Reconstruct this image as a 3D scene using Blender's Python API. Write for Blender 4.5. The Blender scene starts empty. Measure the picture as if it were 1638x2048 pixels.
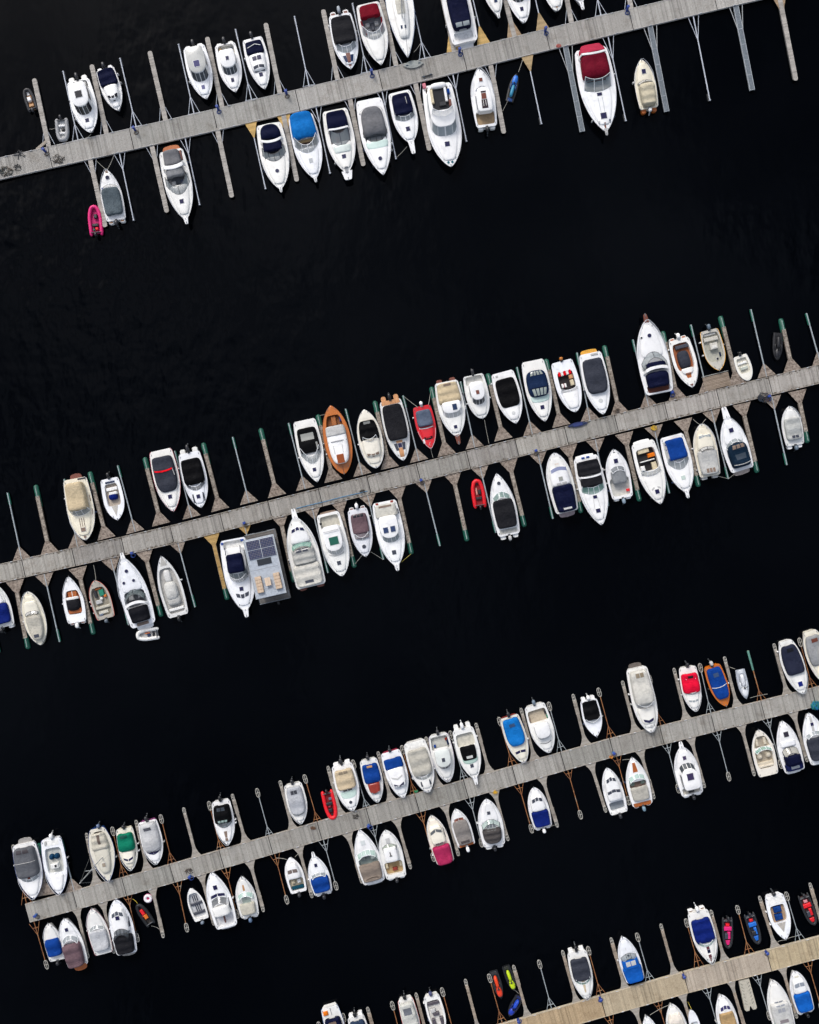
import bpy, math, random
from math import pi, sin, cos, radians, hypot, atan2
from mathutils import Vector

random.seed(11)
scene = bpy.context.scene
C = scene.collection

# ------------------------------------------------------------------ camera, sky, sun, exposure
PXM = 16.0            # photograph pixels per metre at pier-deck height
FPX = 1900.0          # focal length in photograph pixels
DECK = 0.5
CAMZ = FPX / PXM + DECK

cam_data = bpy.data.cameras.new('camera')
cam_data.sensor_fit = 'VERTICAL'
cam_data.sensor_height = 36.0
cam_data.lens = 36.0 * FPX / 2048.0
cam_data.clip_start = 1.0
cam_data.clip_end = 12000.0
cam = bpy.data.objects.new('camera', cam_data)
C.objects.link(cam)
cam.location = (0, 0, CAMZ)
cam.rotation_euler = (0, 0, 0)
scene.camera = cam

SUN_AZ, SUN_EL = radians(118), radians(40)      # azimuth measured from +X, towards upper left
world = bpy.data.worlds.new('World')
scene.world = world
world.use_nodes = True
wn = world.node_tree
bgn = wn.nodes['Background']
sky = wn.nodes.new('ShaderNodeTexSky')
sky.sky_type = 'NISHITA'
sky.sun_disc = False
sky.sun_elevation = SUN_EL
sky.sun_rotation = pi / 2 - SUN_AZ
sky.dust_density = 3.0
sky.air_density = 1.0
hsv = wn.nodes.new('ShaderNodeHueSaturation')
hsv.inputs['Saturation'].default_value = 0.5
wn.links.new(sky.outputs[0], hsv.inputs['Color'])
# broken, thin cloud all over the sky
wco = wn.nodes.new('ShaderNodeTexCoord')
cn = wn.nodes.new('ShaderNodeTexNoise')
cn.inputs['Scale'].default_value = 3.4
cn.inputs['Detail'].default_value = 4.0
cn.inputs['Roughness'].default_value = 0.5
wn.links.new(wco.outputs['Generated'], cn.inputs['Vector'])
cr = wn.nodes.new('ShaderNodeValToRGB')
cr.color_ramp.elements[0].position = 0.36
cr.color_ramp.elements[0].color = (0.36, 0.365, 0.38, 1)
cr.color_ramp.elements[1].position = 0.68
cr.color_ramp.elements[1].color = (2.15, 2.17, 2.22, 1)
wn.links.new(cn.outputs[0], cr.inputs['Fac'])
cm = wn.nodes.new('ShaderNodeMix'); cm.data_type = 'RGBA'; cm.blend_type = 'MULTIPLY'
cm.inputs[0].default_value = 1.0
wn.links.new(hsv.outputs[0], cm.inputs[6])
wn.links.new(cr.outputs[0], cm.inputs[7])
wn.links.new(cm.outputs[2], bgn.inputs['Color'])
bgn.inputs['Strength'].default_value = 0.15

sd = bpy.data.lights.new('sun', 'SUN')
sd.energy = 1.5
sd.angle = radians(16)
sd.color = (1.0, 0.96, 0.91)
sun = bpy.data.objects.new('sun', sd)
C.objects.link(sun)
dirv = Vector((cos(SUN_AZ) * cos(SUN_EL), sin(SUN_AZ) * cos(SUN_EL), sin(SUN_EL)))
sun.rotation_euler = dirv.to_track_quat('Z', 'Y').to_euler()
sun.location = dirv * 200

vs = scene.view_settings
vs.view_transform = 'Standard'
vs.look = 'None'
vs.gamma = 1.0
vs.exposure = 0.13
vs.use_curve_mapping = False

# ------------------------------------------------------------------ helpers
def P(px, py, z=DECK):
    """Point at height z seen at that place of the photograph's plan."""
    k = (CAMZ - z) / FPX
    return Vector(((px - 819.0) * k, (1024.0 - py) * k, z))

def lin(h):
    if isinstance(h, tuple):
        return h
    h = h.lstrip('#')
    o = []
    for i in (0, 2, 4):
        c = int(h[i:i + 2], 16) / 255.0
        o.append(c / 12.92 if c <= 0.04045 else ((c + 0.055) / 1.055) ** 2.4)
    return tuple(o)

PAL = dict(white='#e9e8e6', offwhite='#e4e3de', cream='#e4dcc6', navy='#0a1030', blue='#0d3f8f', royal='#0c2270',
           sky='#0f68b0', black='#08080b', char='#202024', slate='#3a3d47', grey='#77777a', mgrey='#8f9092',
           lgrey='#b4b3b0', beige='#bcab8c', sand='#cdbf9f', tan='#b98a5a', brown='#7d6a5c', red='#7d0d22',
           scarlet='#dc0c1c', crimson='#9c1f45', mauve='#6f595f', green='#0b7a5e', teak='#a4571f', dteak='#6b3a2c',
           pteak='#c08a5c', orange='#d8701a', yellow='#d99c16', teal='#1d5a66', hatch='#1d1b40', dark='#15161c',
           mint='#a9c6bb', clear='#8f9698', smoke='#3c4146', lilac='#8288a4', pink='#d81a70', lime='#b8d010',
           bred='#8a2d1c', dblue='#16294a', ygold='#c8922e', khaki='#a68a5c', steelblue='#5f6a7c')

MATS = {}

def newmat(key):
    m = bpy.data.materials.new(key)
    m.use_nodes = True
    nt = m.node_tree
    return m, nt, nt.nodes['Principled BSDF']

def noise(nt, scale, detail=3.0, vec=None, rough=0.55):
    n = nt.nodes.new('ShaderNodeTexNoise')
    n.inputs['Scale'].default_value = scale
    n.inputs['Detail'].default_value = detail
    n.inputs['Roughness'].default_value = rough
    if vec is not None:
        nt.links.new(vec, n.inputs['Vector'])
    return n

def ramp(nt, fac, stops):
    r = nt.nodes.new('ShaderNodeValToRGB')
    e = r.color_ramp.elements
    while len(e) < len(stops):
        e.new(0.5)
    for i, (p, c) in enumerate(stops):
        e[i].position = p
        e[i].color = (c[0], c[1], c[2], 1)
    nt.links.new(fac, r.inputs['Fac'])
    return r

def objco(nt):
    return nt.nodes.new('ShaderNodeTexCoord').outputs['Object']

def geopos(nt):
    return nt.nodes.new('ShaderNodeNewGeometry').outputs['Position']

def bump(nt, h, dist, strength, bsdf):
    b = nt.nodes.new('ShaderNodeBump')
    b.inputs['Distance'].default_value = dist
    b.inputs['Strength'].default_value = strength
    nt.links.new(h, b.inputs['Height'])
    nt.links.new(b.outputs[0], bsdf.inputs['Normal'])

def sc(c, k):
    return tuple(min(1.0, x * k) for x in c)

def mat(kind, col='white'):
    key = kind + '_' + str(col)
    if key in MATS:
        return MATS[key]
    c = lin(PAL.get(col, col).split('@')[0].rstrip('!')) if isinstance(col, str) else lin(col)
    m, nt, b = newmat(key)
    if kind == 'canvas':
        c = sc(c, 0.78 if max(c) < 0.34 else 1.0)
    if kind == 'gel':                      # gelcoat: light soiling and water marks
        pos = geopos(nt)
        n = noise(nt, 1.1, 5, pos, 0.65)
        r = ramp(nt, n.outputs[0], [(0.30, sc(c, 0.80)), (0.46, sc(c, 0.95)), (0.6, c), (1.0, sc(c, 1.02))])
        nt.links.new(r.outputs[0], b.inputs['Base Color'])
        b.inputs['Roughness'].default_value = 0.28
        b.inputs['Coat Weight'].default_value = 0.2
    elif kind == 'canvas':
        pos = geopos(nt)
        n = noise(nt, 1.6, 5, pos, 0.6)
        r = ramp(nt, n.outputs[0], [(0.25, sc(c, 0.74)), (0.55, c), (0.85, tuple(min(1, x * 1.12 + 0.008) for x in c))])
        nt.links.new(r.outputs[0], b.inputs['Base Color'])
        b.inputs['Roughness'].default_value = 0.75
        b.inputs['Specular IOR Level'].default_value = 0.08
        n2 = noise(nt, 3.5, 2, pos)
        bump(nt, n2.outputs[0], 0.10, 0.8, b)
    elif kind == 'glass':
        b.inputs['Base Color'].default_value = (*c, 1)
        b.inputs['Roughness'].default_value = 0.06
        b.inputs['Alpha'].default_value = 0.6
    elif kind == 'dglass':
        b.inputs['Base Color'].default_value = (*c, 1)
        b.inputs['Roughness'].default_value = 0.08
    elif kind == 'metal':
        b.inputs['Base Color'].default_value = (*c, 1)
        b.inputs['Metallic'].default_value = 0.55
        b.inputs['Roughness'].default_value = 0.5
    elif kind == 'galv':                   # galvanised steel, dull, spotted
        pos = geopos(nt)
        n = noise(nt, 5.0, 4, pos, 0.7)
        r = ramp(nt, n.outputs[0], [(0.3, sc(c, 0.6)), (0.6, c), (0.9, sc(c, 1.3))])
        nt.links.new(r.outputs[0], b.inputs['Base Color'])
        b.inputs['Roughness'].default_value = 0.6
    elif kind == 'rust':
        pos = geopos(nt)
        n = noise(nt, 1.3, 6, pos, 0.7)
        r = ramp(nt, n.outputs[0], [(0.32, lin('#8a8074')), (0.44, lin('#94653c')), (0.54, lin('#80502e')), (0.66, lin('#6a4a36')), (0.8, lin('#9a9184'))])
        nt.links.new(r.outputs[0], b.inputs['Base Color'])
        b.inputs['Roughness'].default_value = 0.85
    elif kind == 'plank':                  # boards: one tone per board, grain, dirt
        g = nt.nodes.new('ShaderNodeNewGeometry')
        rnd = g.outputs['Random Per Island']
        r1 = ramp(nt, rnd, [(0.0, sc(c, 0.66)), (0.2, sc(c, 0.9)), (0.75, c), (1.0, sc(c, 1.16))])
        n = noise(nt, 0.55, 6, g.outputs['Position'], 0.7)
        r2 = ramp(nt, n.outputs[0], [(0.30, (0.74, 0.71, 0.68)), (0.46, (0.97, 0.965, 0.96)), (0.75, (1.05, 1.05, 1.05))])
        n3 = noise(nt, 7.0, 4, g.outputs['Position'], 0.7)
        r3 = ramp(nt, n3.outputs[0], [(0.30, (0.7, 0.68, 0.66)), (0.5, (1, 1, 1))])
        if '!' in str(col):            # weathered boards: mottled with lichen and rot
            n3.inputs['Scale'].default_value = 4.0
            r3 = ramp(nt, n3.outputs[0], [(0.36, (0.42, 0.38, 0.36)), (0.50, (0.95, 0.95, 0.95)), (0.64, (1.25, 1.25, 1.24))])
        mx = nt.nodes.new('ShaderNodeMix'); mx.data_type = 'RGBA'; mx.blend_type = 'MULTIPLY'
        mx.inputs[0].default_value = 1.0
        nt.links.new(r1.outputs[0], mx.inputs[6]); nt.links.new(r2.outputs[0], mx.inputs[7])
        my = nt.nodes.new('ShaderNodeMix'); my.data_type = 'RGBA'; my.blend_type = 'MULTIPLY'
        my.inputs[0].default_value = 1.0
        nt.links.new(mx.outputs[2], my.inputs[6]); nt.links.new(r3.outputs[0], my.inputs[7])
        last = my.outputs[2]
        if '@' in str(col):            # moss and dirt gathered along both edges of an old pier
            hwid = float(str(col).split('@')[1])
            sx = nt.nodes.new('ShaderNodeSeparateXYZ')
            nt.links.new(objco(nt), sx.inputs[0])
            ab = nt.nodes.new('ShaderNodeMath'); ab.operation = 'ABSOLUTE'
            nt.links.new(sx.outputs[1], ab.inputs[0])
            mr = nt.nodes.new('ShaderNodeMapRange')
            mr.inputs[1].default_value = hwid - 0.55; mr.inputs[2].default_value = hwid
            mr.inputs[3].default_value = -0.12; mr.inputs[4].default_value = 0.17
            nt.links.new(ab.outputs[0], mr.inputs[0])
            n4 = noise(nt, 2.6, 5, g.outputs['Position'], 0.75)
            ad = nt.nodes.new('ShaderNodeMath'); ad.operation = 'ADD'
            nt.links.new(n4.outputs[0], ad.inputs[0]); nt.links.new(mr.outputs[0], ad.inputs[1])
            r4 = ramp(nt, ad.outputs[0], [(0.56, (1, 1, 1)), (0.66, (0.30, 0.26, 0.22))])
            mz = nt.nodes.new('ShaderNodeMix'); mz.data_type = 'RGBA'; mz.blend_type = 'MULTIPLY'
            mz.inputs[0].default_value = 1.0
            nt.links.new(last, mz.inputs[6]); nt.links.new(r4.outputs[0], mz.inputs[7])
            last = mz.outputs[2]
        nt.links.new(last, b.inputs['Base Color'])
        b.inputs['Roughness'].default_value = 0.85
        b.inputs['Specular IOR Level'].default_value = 0.2
        bump(nt, n3.outputs[0], 0.01, 0.5, b)
    elif kind == 'wood':                   # varnished / oiled teak with caulk-like grain along the board
        co = objco(nt)
        mp = nt.nodes.new('ShaderNodeMapping')
        mp.inputs['Scale'].default_value = (0.8, 14.0, 1.0)
        nt.links.new(co, mp.inputs['Vector'])
        n = noise(nt, 1.5, 5, mp.outputs[0], 0.6)
        r = ramp(nt, n.outputs[0], [(0.3, sc(c, 0.62)), (0.5, c), (0.75, sc(c, 1.2))])
        nt.links.new(r.outputs[0], b.inputs['Base Color'])
        b.inputs['Roughness'].default_value = 0.5
    elif kind == 'rubber':
        b.inputs['Base Color'].default_value = (*c, 1)
        b.inputs['Roughness'].default_value = 0.5
        pos = geopos(nt)
        n = noise(nt, 4.0, 4, pos, 0.6)
        r = ramp(nt, n.outputs[0], [(0.3, sc(c, 0.75)), (0.6, c)])
        nt.links.new(r.outputs[0], b.inputs['Base Color'])
    elif kind == 'floor':                  # cockpit soles, non-skid
        pos = geopos(nt)
        n = noise(nt, 3.0, 5, pos, 0.7)
        r = ramp(nt, n.outputs[0], [(0.3, sc(c, 0.7)), (0.55, c), (0.8, sc(c, 1.1))])
        nt.links.new(r.outputs[0], b.inputs['Base Color'])
        b.inputs['Roughness'].default_value = 0.8
    elif kind == 'concrete':
        pos = geopos(nt)
        n = noise(nt, 2.0, 6, pos, 0.7)
        r = ramp(nt, n.outputs[0], [(0.3, sc(c, 0.65)), (0.55, c), (0.8, sc(c, 1.15))])
        nt.links.new(r.outputs[0], b.inputs['Base Color'])
        b.inputs['Roughness'].default_value = 0.9
    elif kind == 'solar':
        co = objco(nt)
        br = nt.nodes.new('ShaderNodeTexBrick')
        br.offset = 0.0
        br.inputs['Color1'].default_value = (*c, 1)
        br.inputs['Color2'].default_value = (*sc(c, 1.5), 1)
        br.inputs['Mortar'].default_value = (0.22, 0.2, 0.2, 1)
        br.inputs['Scale'].default_value = 1.0
        br.inputs['Brick Width'].default_value = 0.2
        br.inputs['Row Height'].default_value = 0.2
        br.inputs['Mortar Size'].default_value = 0.014
        nt.links.new(co, br.inputs['Vector'])
        nt.links.new(br.outputs[0], b.inputs['Base Color'])
        b.inputs['Roughness'].default_value = 0.2
    else:                                  # plain plastic / paint
        b.inputs['Base Color'].default_value = (*c, 1)
        b.inputs['Roughness'].default_value = 0.4
    MATS[key] = m
    return m

class MB:
    def __init__(self):
        self.v = []
        self.f = []
    def add(self, p):
        self.v.append((p[0], p[1], p[2]))
        return len(self.v) - 1
    def grid(self, rows, close=False):
        ids = [[self.add(p) for p in r] for r in rows]
        n = len(rows[0])
        for i in range(len(rows) - 1):
            for j in range(n if close else n - 1):
                k = (j + 1) % n
                self.f.append((ids[i][j], ids[i][k], ids[i + 1][k], ids[i + 1][j]))
        return ids
    def poly(self, pts):
        self.f.append(tuple(self.add(p) for p in pts))
    def box(self, cx, cy, z0, z1, lx, ly, rz=0.0, b=0.02, taper=1.0):
        b = min(b, lx * 0.3, ly * 0.3, (z1 - z0) * 0.45)
        c, s = cos(rz), sin(rz)
        rings = []
        for z, hx, hy in ((z0, lx / 2, ly / 2), (z1 - b, lx / 2 * taper, ly / 2 * taper),
                          (z1, (lx / 2) * taper - b, (ly / 2) * taper - b)):
            rings.append([(cx + c * x - s * y, cy + s * x + c * y, z) for x, y in
                          ((-hx, -hy), (hx, -hy), (hx, hy), (-hx, hy))])
        ids = self.grid(rings, True)
        self.f.append(tuple(ids[-1]))
        self.f.append(tuple(reversed(ids[0])))
    def prism(self, poly, z0, z1, b=0.0):
        """Vertical prism on a polygon (list of xy, counter-clockwise), optional top chamfer."""
        rings = [[(x, y, z0) for x, y in poly]]
        if b > 0:
            cx = sum(p[0] for p in poly) / len(poly); cy = sum(p[1] for p in poly) / len(poly)
            rings.append([(x, y, z1 - b) for x, y in poly])
            ins = []
            for x, y in poly:
                d = hypot(x - cx, y - cy) or 1
                ins.append((x - (x - cx) / d * b, y - (y - cy) / d * b, z1))
            rings.append(ins)
        else:
            rings.append([(x, y, z1) for x, y in poly])
        ids = self.grid(rings, True)
        self.f.append(tuple(ids[-1]))
        self.f.append(tuple(reversed(ids[0])))
    def tube(self, pts, r, n=6, close=False, ends=True, radii=None):
        pts = [Vector(p) for p in pts]
        m = len(pts)
        rows = []
        for i, p in enumerate(pts):
            a = pts[(i - 1) % m] if (i > 0 or close) else p
            c = pts[(i + 1) % m] if (i < m - 1 or close) else p
            d = (c - a)
            d = d.normalized() if d.length > 1e-9 else Vector((1, 0, 0))
            up = Vector((0, 0, 1)) if abs(d.z) < 0.9 else Vector((1, 0, 0))
            s = d.cross(up).normalized()
            u = s.cross(d)
            rr = radii[i] if radii else r
            rows.append([p + s * (cos(2 * pi * k / n) * rr) + u * (sin(2 * pi * k / n) * rr) for k in range(n)])
        if close:
            rows.append(rows[0])
        ids = self.grid(rows, True)
        if ends and not close:
            self.f.append(tuple(reversed(ids[0])))
            self.f.append(tuple(ids[-1]))
    def ellipsoid(self, c, r, nu=10, nv=6, k=2.0, rz=0.0, z0=-1.0):
        """Superellipsoid dome; k > 2 is boxier; z0 > -1 cuts the bottom."""
        def sp(x, e):
            return math.copysign(abs(x) ** e, x)
        e = 2.0 / k
        rows = []
        cc, ss = cos(rz), sin(rz)
        for i in range(nv + 1):
            ph = -pi / 2 * (-z0) + (pi / 2 + pi / 2 * (-z0)) * i / nv
            row = []
            for j in range(nu):
                th = 2 * pi * j / nu
                x = r[0] * sp(cos(ph), e) * sp(cos(th), e)
                y = r[1] * sp(cos(ph), e) * sp(sin(th), e)
                row.append((c[0] + cc * x - ss * y, c[1] + ss * x + cc * y, c[2] + r[2] * sp(sin(ph), e)))
            rows.append(row)
        self.grid(rows, True)
    def build(self, name, material, parent=None, sharp=35, smooth=True):
        me = bpy.data.meshes.new(name)
        me.from_pydata(self.v, [], self.f)
        me.materials.append(material)
        if smooth:
            me.polygons.foreach_set('use_smooth', [True] * len(me.polygons))
            me.set_sharp_from_angle(angle=radians(sharp))
        me.update()
        o = bpy.data.objects.new(name, me)
        C.objects.link(o)
        if parent is not None:
            o.parent = parent
        return o

def tag(o, label=None, cat=None, group=None, kind=None):
    if label: o['label'] = label
    if cat: o['category'] = cat
    if group: o['group'] = group
    if kind: o['kind'] = kind
    return o

def empty(name, loc=(0, 0, 0), rz=0.0):
    o = bpy.data.objects.new(name, None)
    o.empty_display_size = 0.3
    C.objects.link(o)
    o.location = loc
    o.rotation_euler = (0, 0, rz)
    return o
# ------------------------------------------------------------------ water
def build_water():
    mb = MB()
    R = 5000.0
    mb.poly([(-R, -R, 0), (R, -R, 0), (R, R, 0), (-R, R, 0)])
    m, nt, b = newmat('harbour_water')
    b.inputs['Base Color'].default_value = (0.0005, 0.0009, 0.0017, 1)
    b.inputs['Roughness'].default_value = 0.03
    b.inputs['IOR'].default_value = 1.122
    pos = geopos(nt)
    mp = nt.nodes.new('ShaderNodeMapping')
    mp.inputs['Rotation'].default_value = (0, 0, radians(35))
    mp.inputs['Scale'].default_value = (1.0, 0.45, 1.0)
    nt.links.new(pos, mp.inputs['Vector'])
    n1 = noise(nt, 0.55, 2, mp.outputs[0], 0.45)
    n2 = noise(nt, 0.30, 2, pos, 0.5)
    # cat's-paws: ruffled patches with calm water between them
    n3 = noise(nt, 0.045, 3, pos, 0.55)
    # the breeze reaches the open water between the two upper piers, mostly from the left
    vd = nt.nodes.new('ShaderNodeVectorMath'); vd.operation = 'DISTANCE'
    vd.inputs[1].default_value = (-36.0, 26.0, 0.0)
    nt.links.new(pos, vd.inputs[0])
    md = nt.nodes.new('ShaderNodeMapRange')
    md.inputs[1].default_value = 4.0; md.inputs[2].default_value = 42.0
    md.inputs[3].default_value = 0.16; md.inputs[4].default_value = -0.12
    nt.links.new(vd.outputs['Value'], md.inputs[0])
    sm = nt.nodes.new('ShaderNodeMath'); sm.operation = 'ADD'
    nt.links.new(n3.outputs[0], sm.inputs[0]); nt.links.new(md.outputs[0], sm.inputs[1])
    r = ramp(nt, sm.outputs[0], [(0.40, (0.06, 0.06, 0.06)), (0.72, (1, 1, 1))])
    ad = nt.nodes.new('ShaderNodeMath'); ad.operation = 'ADD'
    nt.links.new(n1.outputs[0], ad.inputs[0]); nt.links.new(n2.outputs[0], ad.inputs[1])
    bp = nt.nodes.new('ShaderNodeBump')
    bp.inputs['Distance'].default_value = 0.45
    nt.links.new(ad.outputs[0], bp.inputs['Height'])
    ms = nt.nodes.new('ShaderNodeMath'); ms.operation = 'MULTIPLY'
    ms.inputs[1].default_value = 0.5
    nt.links.new(r.outputs[0], ms.inputs[0])
    nt.links.new(ms.outputs[0], bp.inputs['Strength'])
    nt.links.new(bp.outputs[0], b.inputs['Normal'])
    o = mb.build('water', m, smooth=False)
    tag(o, kind='structure')
build_water()

# ------------------------------------------------------------------ piers
PIERS = {
    'top': dict(poly=[(-70, 352.5), (0, 337), (280, 274), (480, 228), (810, 149), (1110, 75), (1440, -4), (1720, -71)],
                w=42.5, col='#a8a59f', joints=[-65, 100, 263, 430, 595, 761, 929, 1095, 1262, 1430, 1598, 1715],
                edge='#b5b2ae', label='topmost floating pier of grey boards with galvanised booms and plank fingers'),
    'second': dict(poly=[(-90, 1167), (0, 1147), (330, 1073), (980, 909), (1338, 821), (1638, 748), (1740, 723)],
                   w=37, col='#9f9b94', joints=[-52, 47, 147, 246, 344, 444, 540, 641, 738, 837, 937, 1034, 1133, 1233, 1333, 1437, 1541, 1640, 1736],
                   edge='#9c948a', label='second floating pier from top, weathered boards with green-ended fingers'),
    'third': dict(poly=[(54, 1827), (330, 1751), (480, 1708), (680, 1650), (1010, 1556), (1210, 1499), (1450, 1439), (1638, 1392), (1740, 1366)],
                  w=37.5, col='#9f9c95', joints=[54, 150, 248, 344, 443, 541, 639, 737, 834, 932, 1029, 1126, 1224, 1324, 1426, 1526, 1628, 1735],
                  edge='#a29b92', label='third floating pier from top, grey boards with rusty orange booms'),
    'bottom': dict(poly=[(560, 2197), (1100, 2043), (1338, 1974), (1638, 1895), (1740, 1868)],
                   w=43, col='#bda684', joints=[565, 712, 877, 1042, 1206, 1372, 1538, 1703],
                   edge='#b9ad98', label='bottom floating pier of pale new tan boards'),
}

def pier_y(p, x):
    q = PIERS[p]['poly']
    for (xa, ya), (xb, yb) in zip(q, q[1:]):
        if xa <= x <= xb:
            return ya + (yb - ya) * (x - xa) / (xb - xa)
    return q[0][1] if x < q[0][0] else q[-1][1]

def build_pier(key):
    d = PIERS[key]
    js = d['joints']
    mid = (js[0] + js[-1]) / 2
    base = P(mid, pier_y(key, mid), 0)
    base.z = 0
    root = empty('floating_pier', base)
    tag(root, d['label'], 'pier', 'floating piers')
    hw = d['w'] / PXM / 2
    rng = random.Random(len(key))
    for i in range(len(js) - 1):
        a = P(js[i] + 0.6, pier_y(key, js[i] + 0.6)) - base
        b = P(js[i + 1] - 0.6, pier_y(key, js[i + 1] - 0.6)) - base
        dx, dy = b.x - a.x, b.y - a.y
        L = hypot(dx, dy)
        ux, uy = dx / L, dy / L
        nx, ny = -uy, ux
        k_ = rng.uniform(0.93, 1.06)
        col = '#' + ''.join('%02x' % min(255, int(int(d['col'][q:q + 2], 16) * k_)) for q in (1, 3, 5))
        if key == 'bottom' and i in (4, 6):
            col = '#b5a68c' if i == 4 else '#b8a88a'
        if key == 'bottom' and i == 5:
            col = '#b2a696'
        # boards across the pier, built in the section's own frame
        pm = MB()
        n = int(L / 0.16)
        pw = L / n
        for k in range(n):
            e = rng.uniform(-0.012, 0.012)
            zt = DECK + rng.uniform(-0.006, 0.006)
            pm.box((k + 0.5) * pw - L / 2, e, DECK - 0.05, zt, pw - 0.014, 2 * hw - 0.10, 0, 0.006)
        dirty = key in ('second', 'third')
        o = pm.build('deck_planks', mat('plank', col + ('@%.2f' % (hw if key == 'second' else hw + 0.18) if dirty else '')), root, smooth=False)
        o.location = ((a.x + b.x) / 2, (a.y + b.y) / 2, 0)
        o.rotation_euler = (0, 0, atan2(uy, ux))
        o['kind'] = 'stuff'
        for s in (-1, 1):
            for f in (0.2, 0.5, 0.8):
                cm = MB()
                px_, py_ = a.x + dx * f + nx * s * (hw - 0.03), a.y + dy * f + ny * s * (hw - 0.03)
                ang = atan2(uy, ux)
                cm.box(px_, py_, DECK + 0.03, DECK + 0.07, 0.12, 0.06, ang, 0.01)
                cm.box(px_, py_, DECK + 0.065, DECK + 0.1, 0.32, 0.06, ang, 0.012)
                cm.build('cleat', mat('galv', '#c9ccd0'), root)
        # float body under the boards
        fm = MB()
        fm.box((a.x + b.x) / 2, (a.y + b.y) / 2, -0.3, DECK - 0.055, L - 0.05, 2 * hw - 0.18, atan2(uy, ux), 0.03)
        fm.build('float', mat('concrete', '#4a4844'), root)
        for s in (-1, 1):
            em = MB()
            off = hw - 0.025
            em.box((a.x + b.x) / 2 + nx * off * s, (a.y + b.y) / 2 + ny * off * s, DECK - 0.28, DECK + 0.035,
                   L - 0.01, 0.075, atan2(uy, ux), 0.01)
            em.build('edge_beam', mat('plank', d['edge']), root, smooth=False)
    return root

for k in ('top', 'second', 'third', 'bottom'):
    build_pier(k)

# ------------------------------------------------------------------ fingers and booms
FINGERS = []      # (object, pier, side, mid x along the pier, description)

def loop_end(root, L, s=1.0):
    """Oval steel loop with bars at the end of a boom or finger, over a small dark float."""
    mb = MB()
    a, b = 0.56 * s, 0.23 * s
    pts = [(L - a + a * sp_(cos(2 * pi * k / 16), 0.75), b * sp_(sin(2 * pi * k / 16), 0.75), 0.42) for k in range(16)]
    mb.tube(pts, 0.036, 5, close=True)
    mb.tube([(L - 2 * a, 0, 0.42), (L, 0, 0.42)], 0.035, 5)
    mb.tube([(L - a, -b, 0.42), (L - a, b, 0.42)], 0.03, 5)
    mb.build('mooring_loop', mat('galv', '#b9b5ab'), root)
    mb = MB()
    mb.ellipsoid((L - a, 0, 0.0), (a * 0.9, b * 0.8, 0.26), 10, 5, 3)
    mb.build('float', mat('rubber', '#141517'), root)

def sp_(x, e):
    return math.copysign(abs(x) ** e, x)

def planked(mb, x0, x1, w0, w1, zt, pw, rng, curve=None):
    n = max(1, int(round((x1 - x0) / pw)))
    st = (x1 - x0) / n
    for k in range(n):
        xa, xb = x0 + k * st + 0.006, x0 + (k + 1) * st - 0.006
        f = lambda x: w0 + (w1 - w0) * ((x - x0) / (x1 - x0)) if curve is None else curve((x - x0) / (x1 - x0))
        wa, wb = f(xa) / 2, f(xb) / 2
        z = zt + rng.uniform(-0.006, 0.006)
        e = rng.uniform(-0.01, 0.01)
        mb.prism([(xa, -wa + e), (xb, -wb + e), (xb, wb + e), (xa, wa + e)], zt - 0.05, z)

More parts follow.
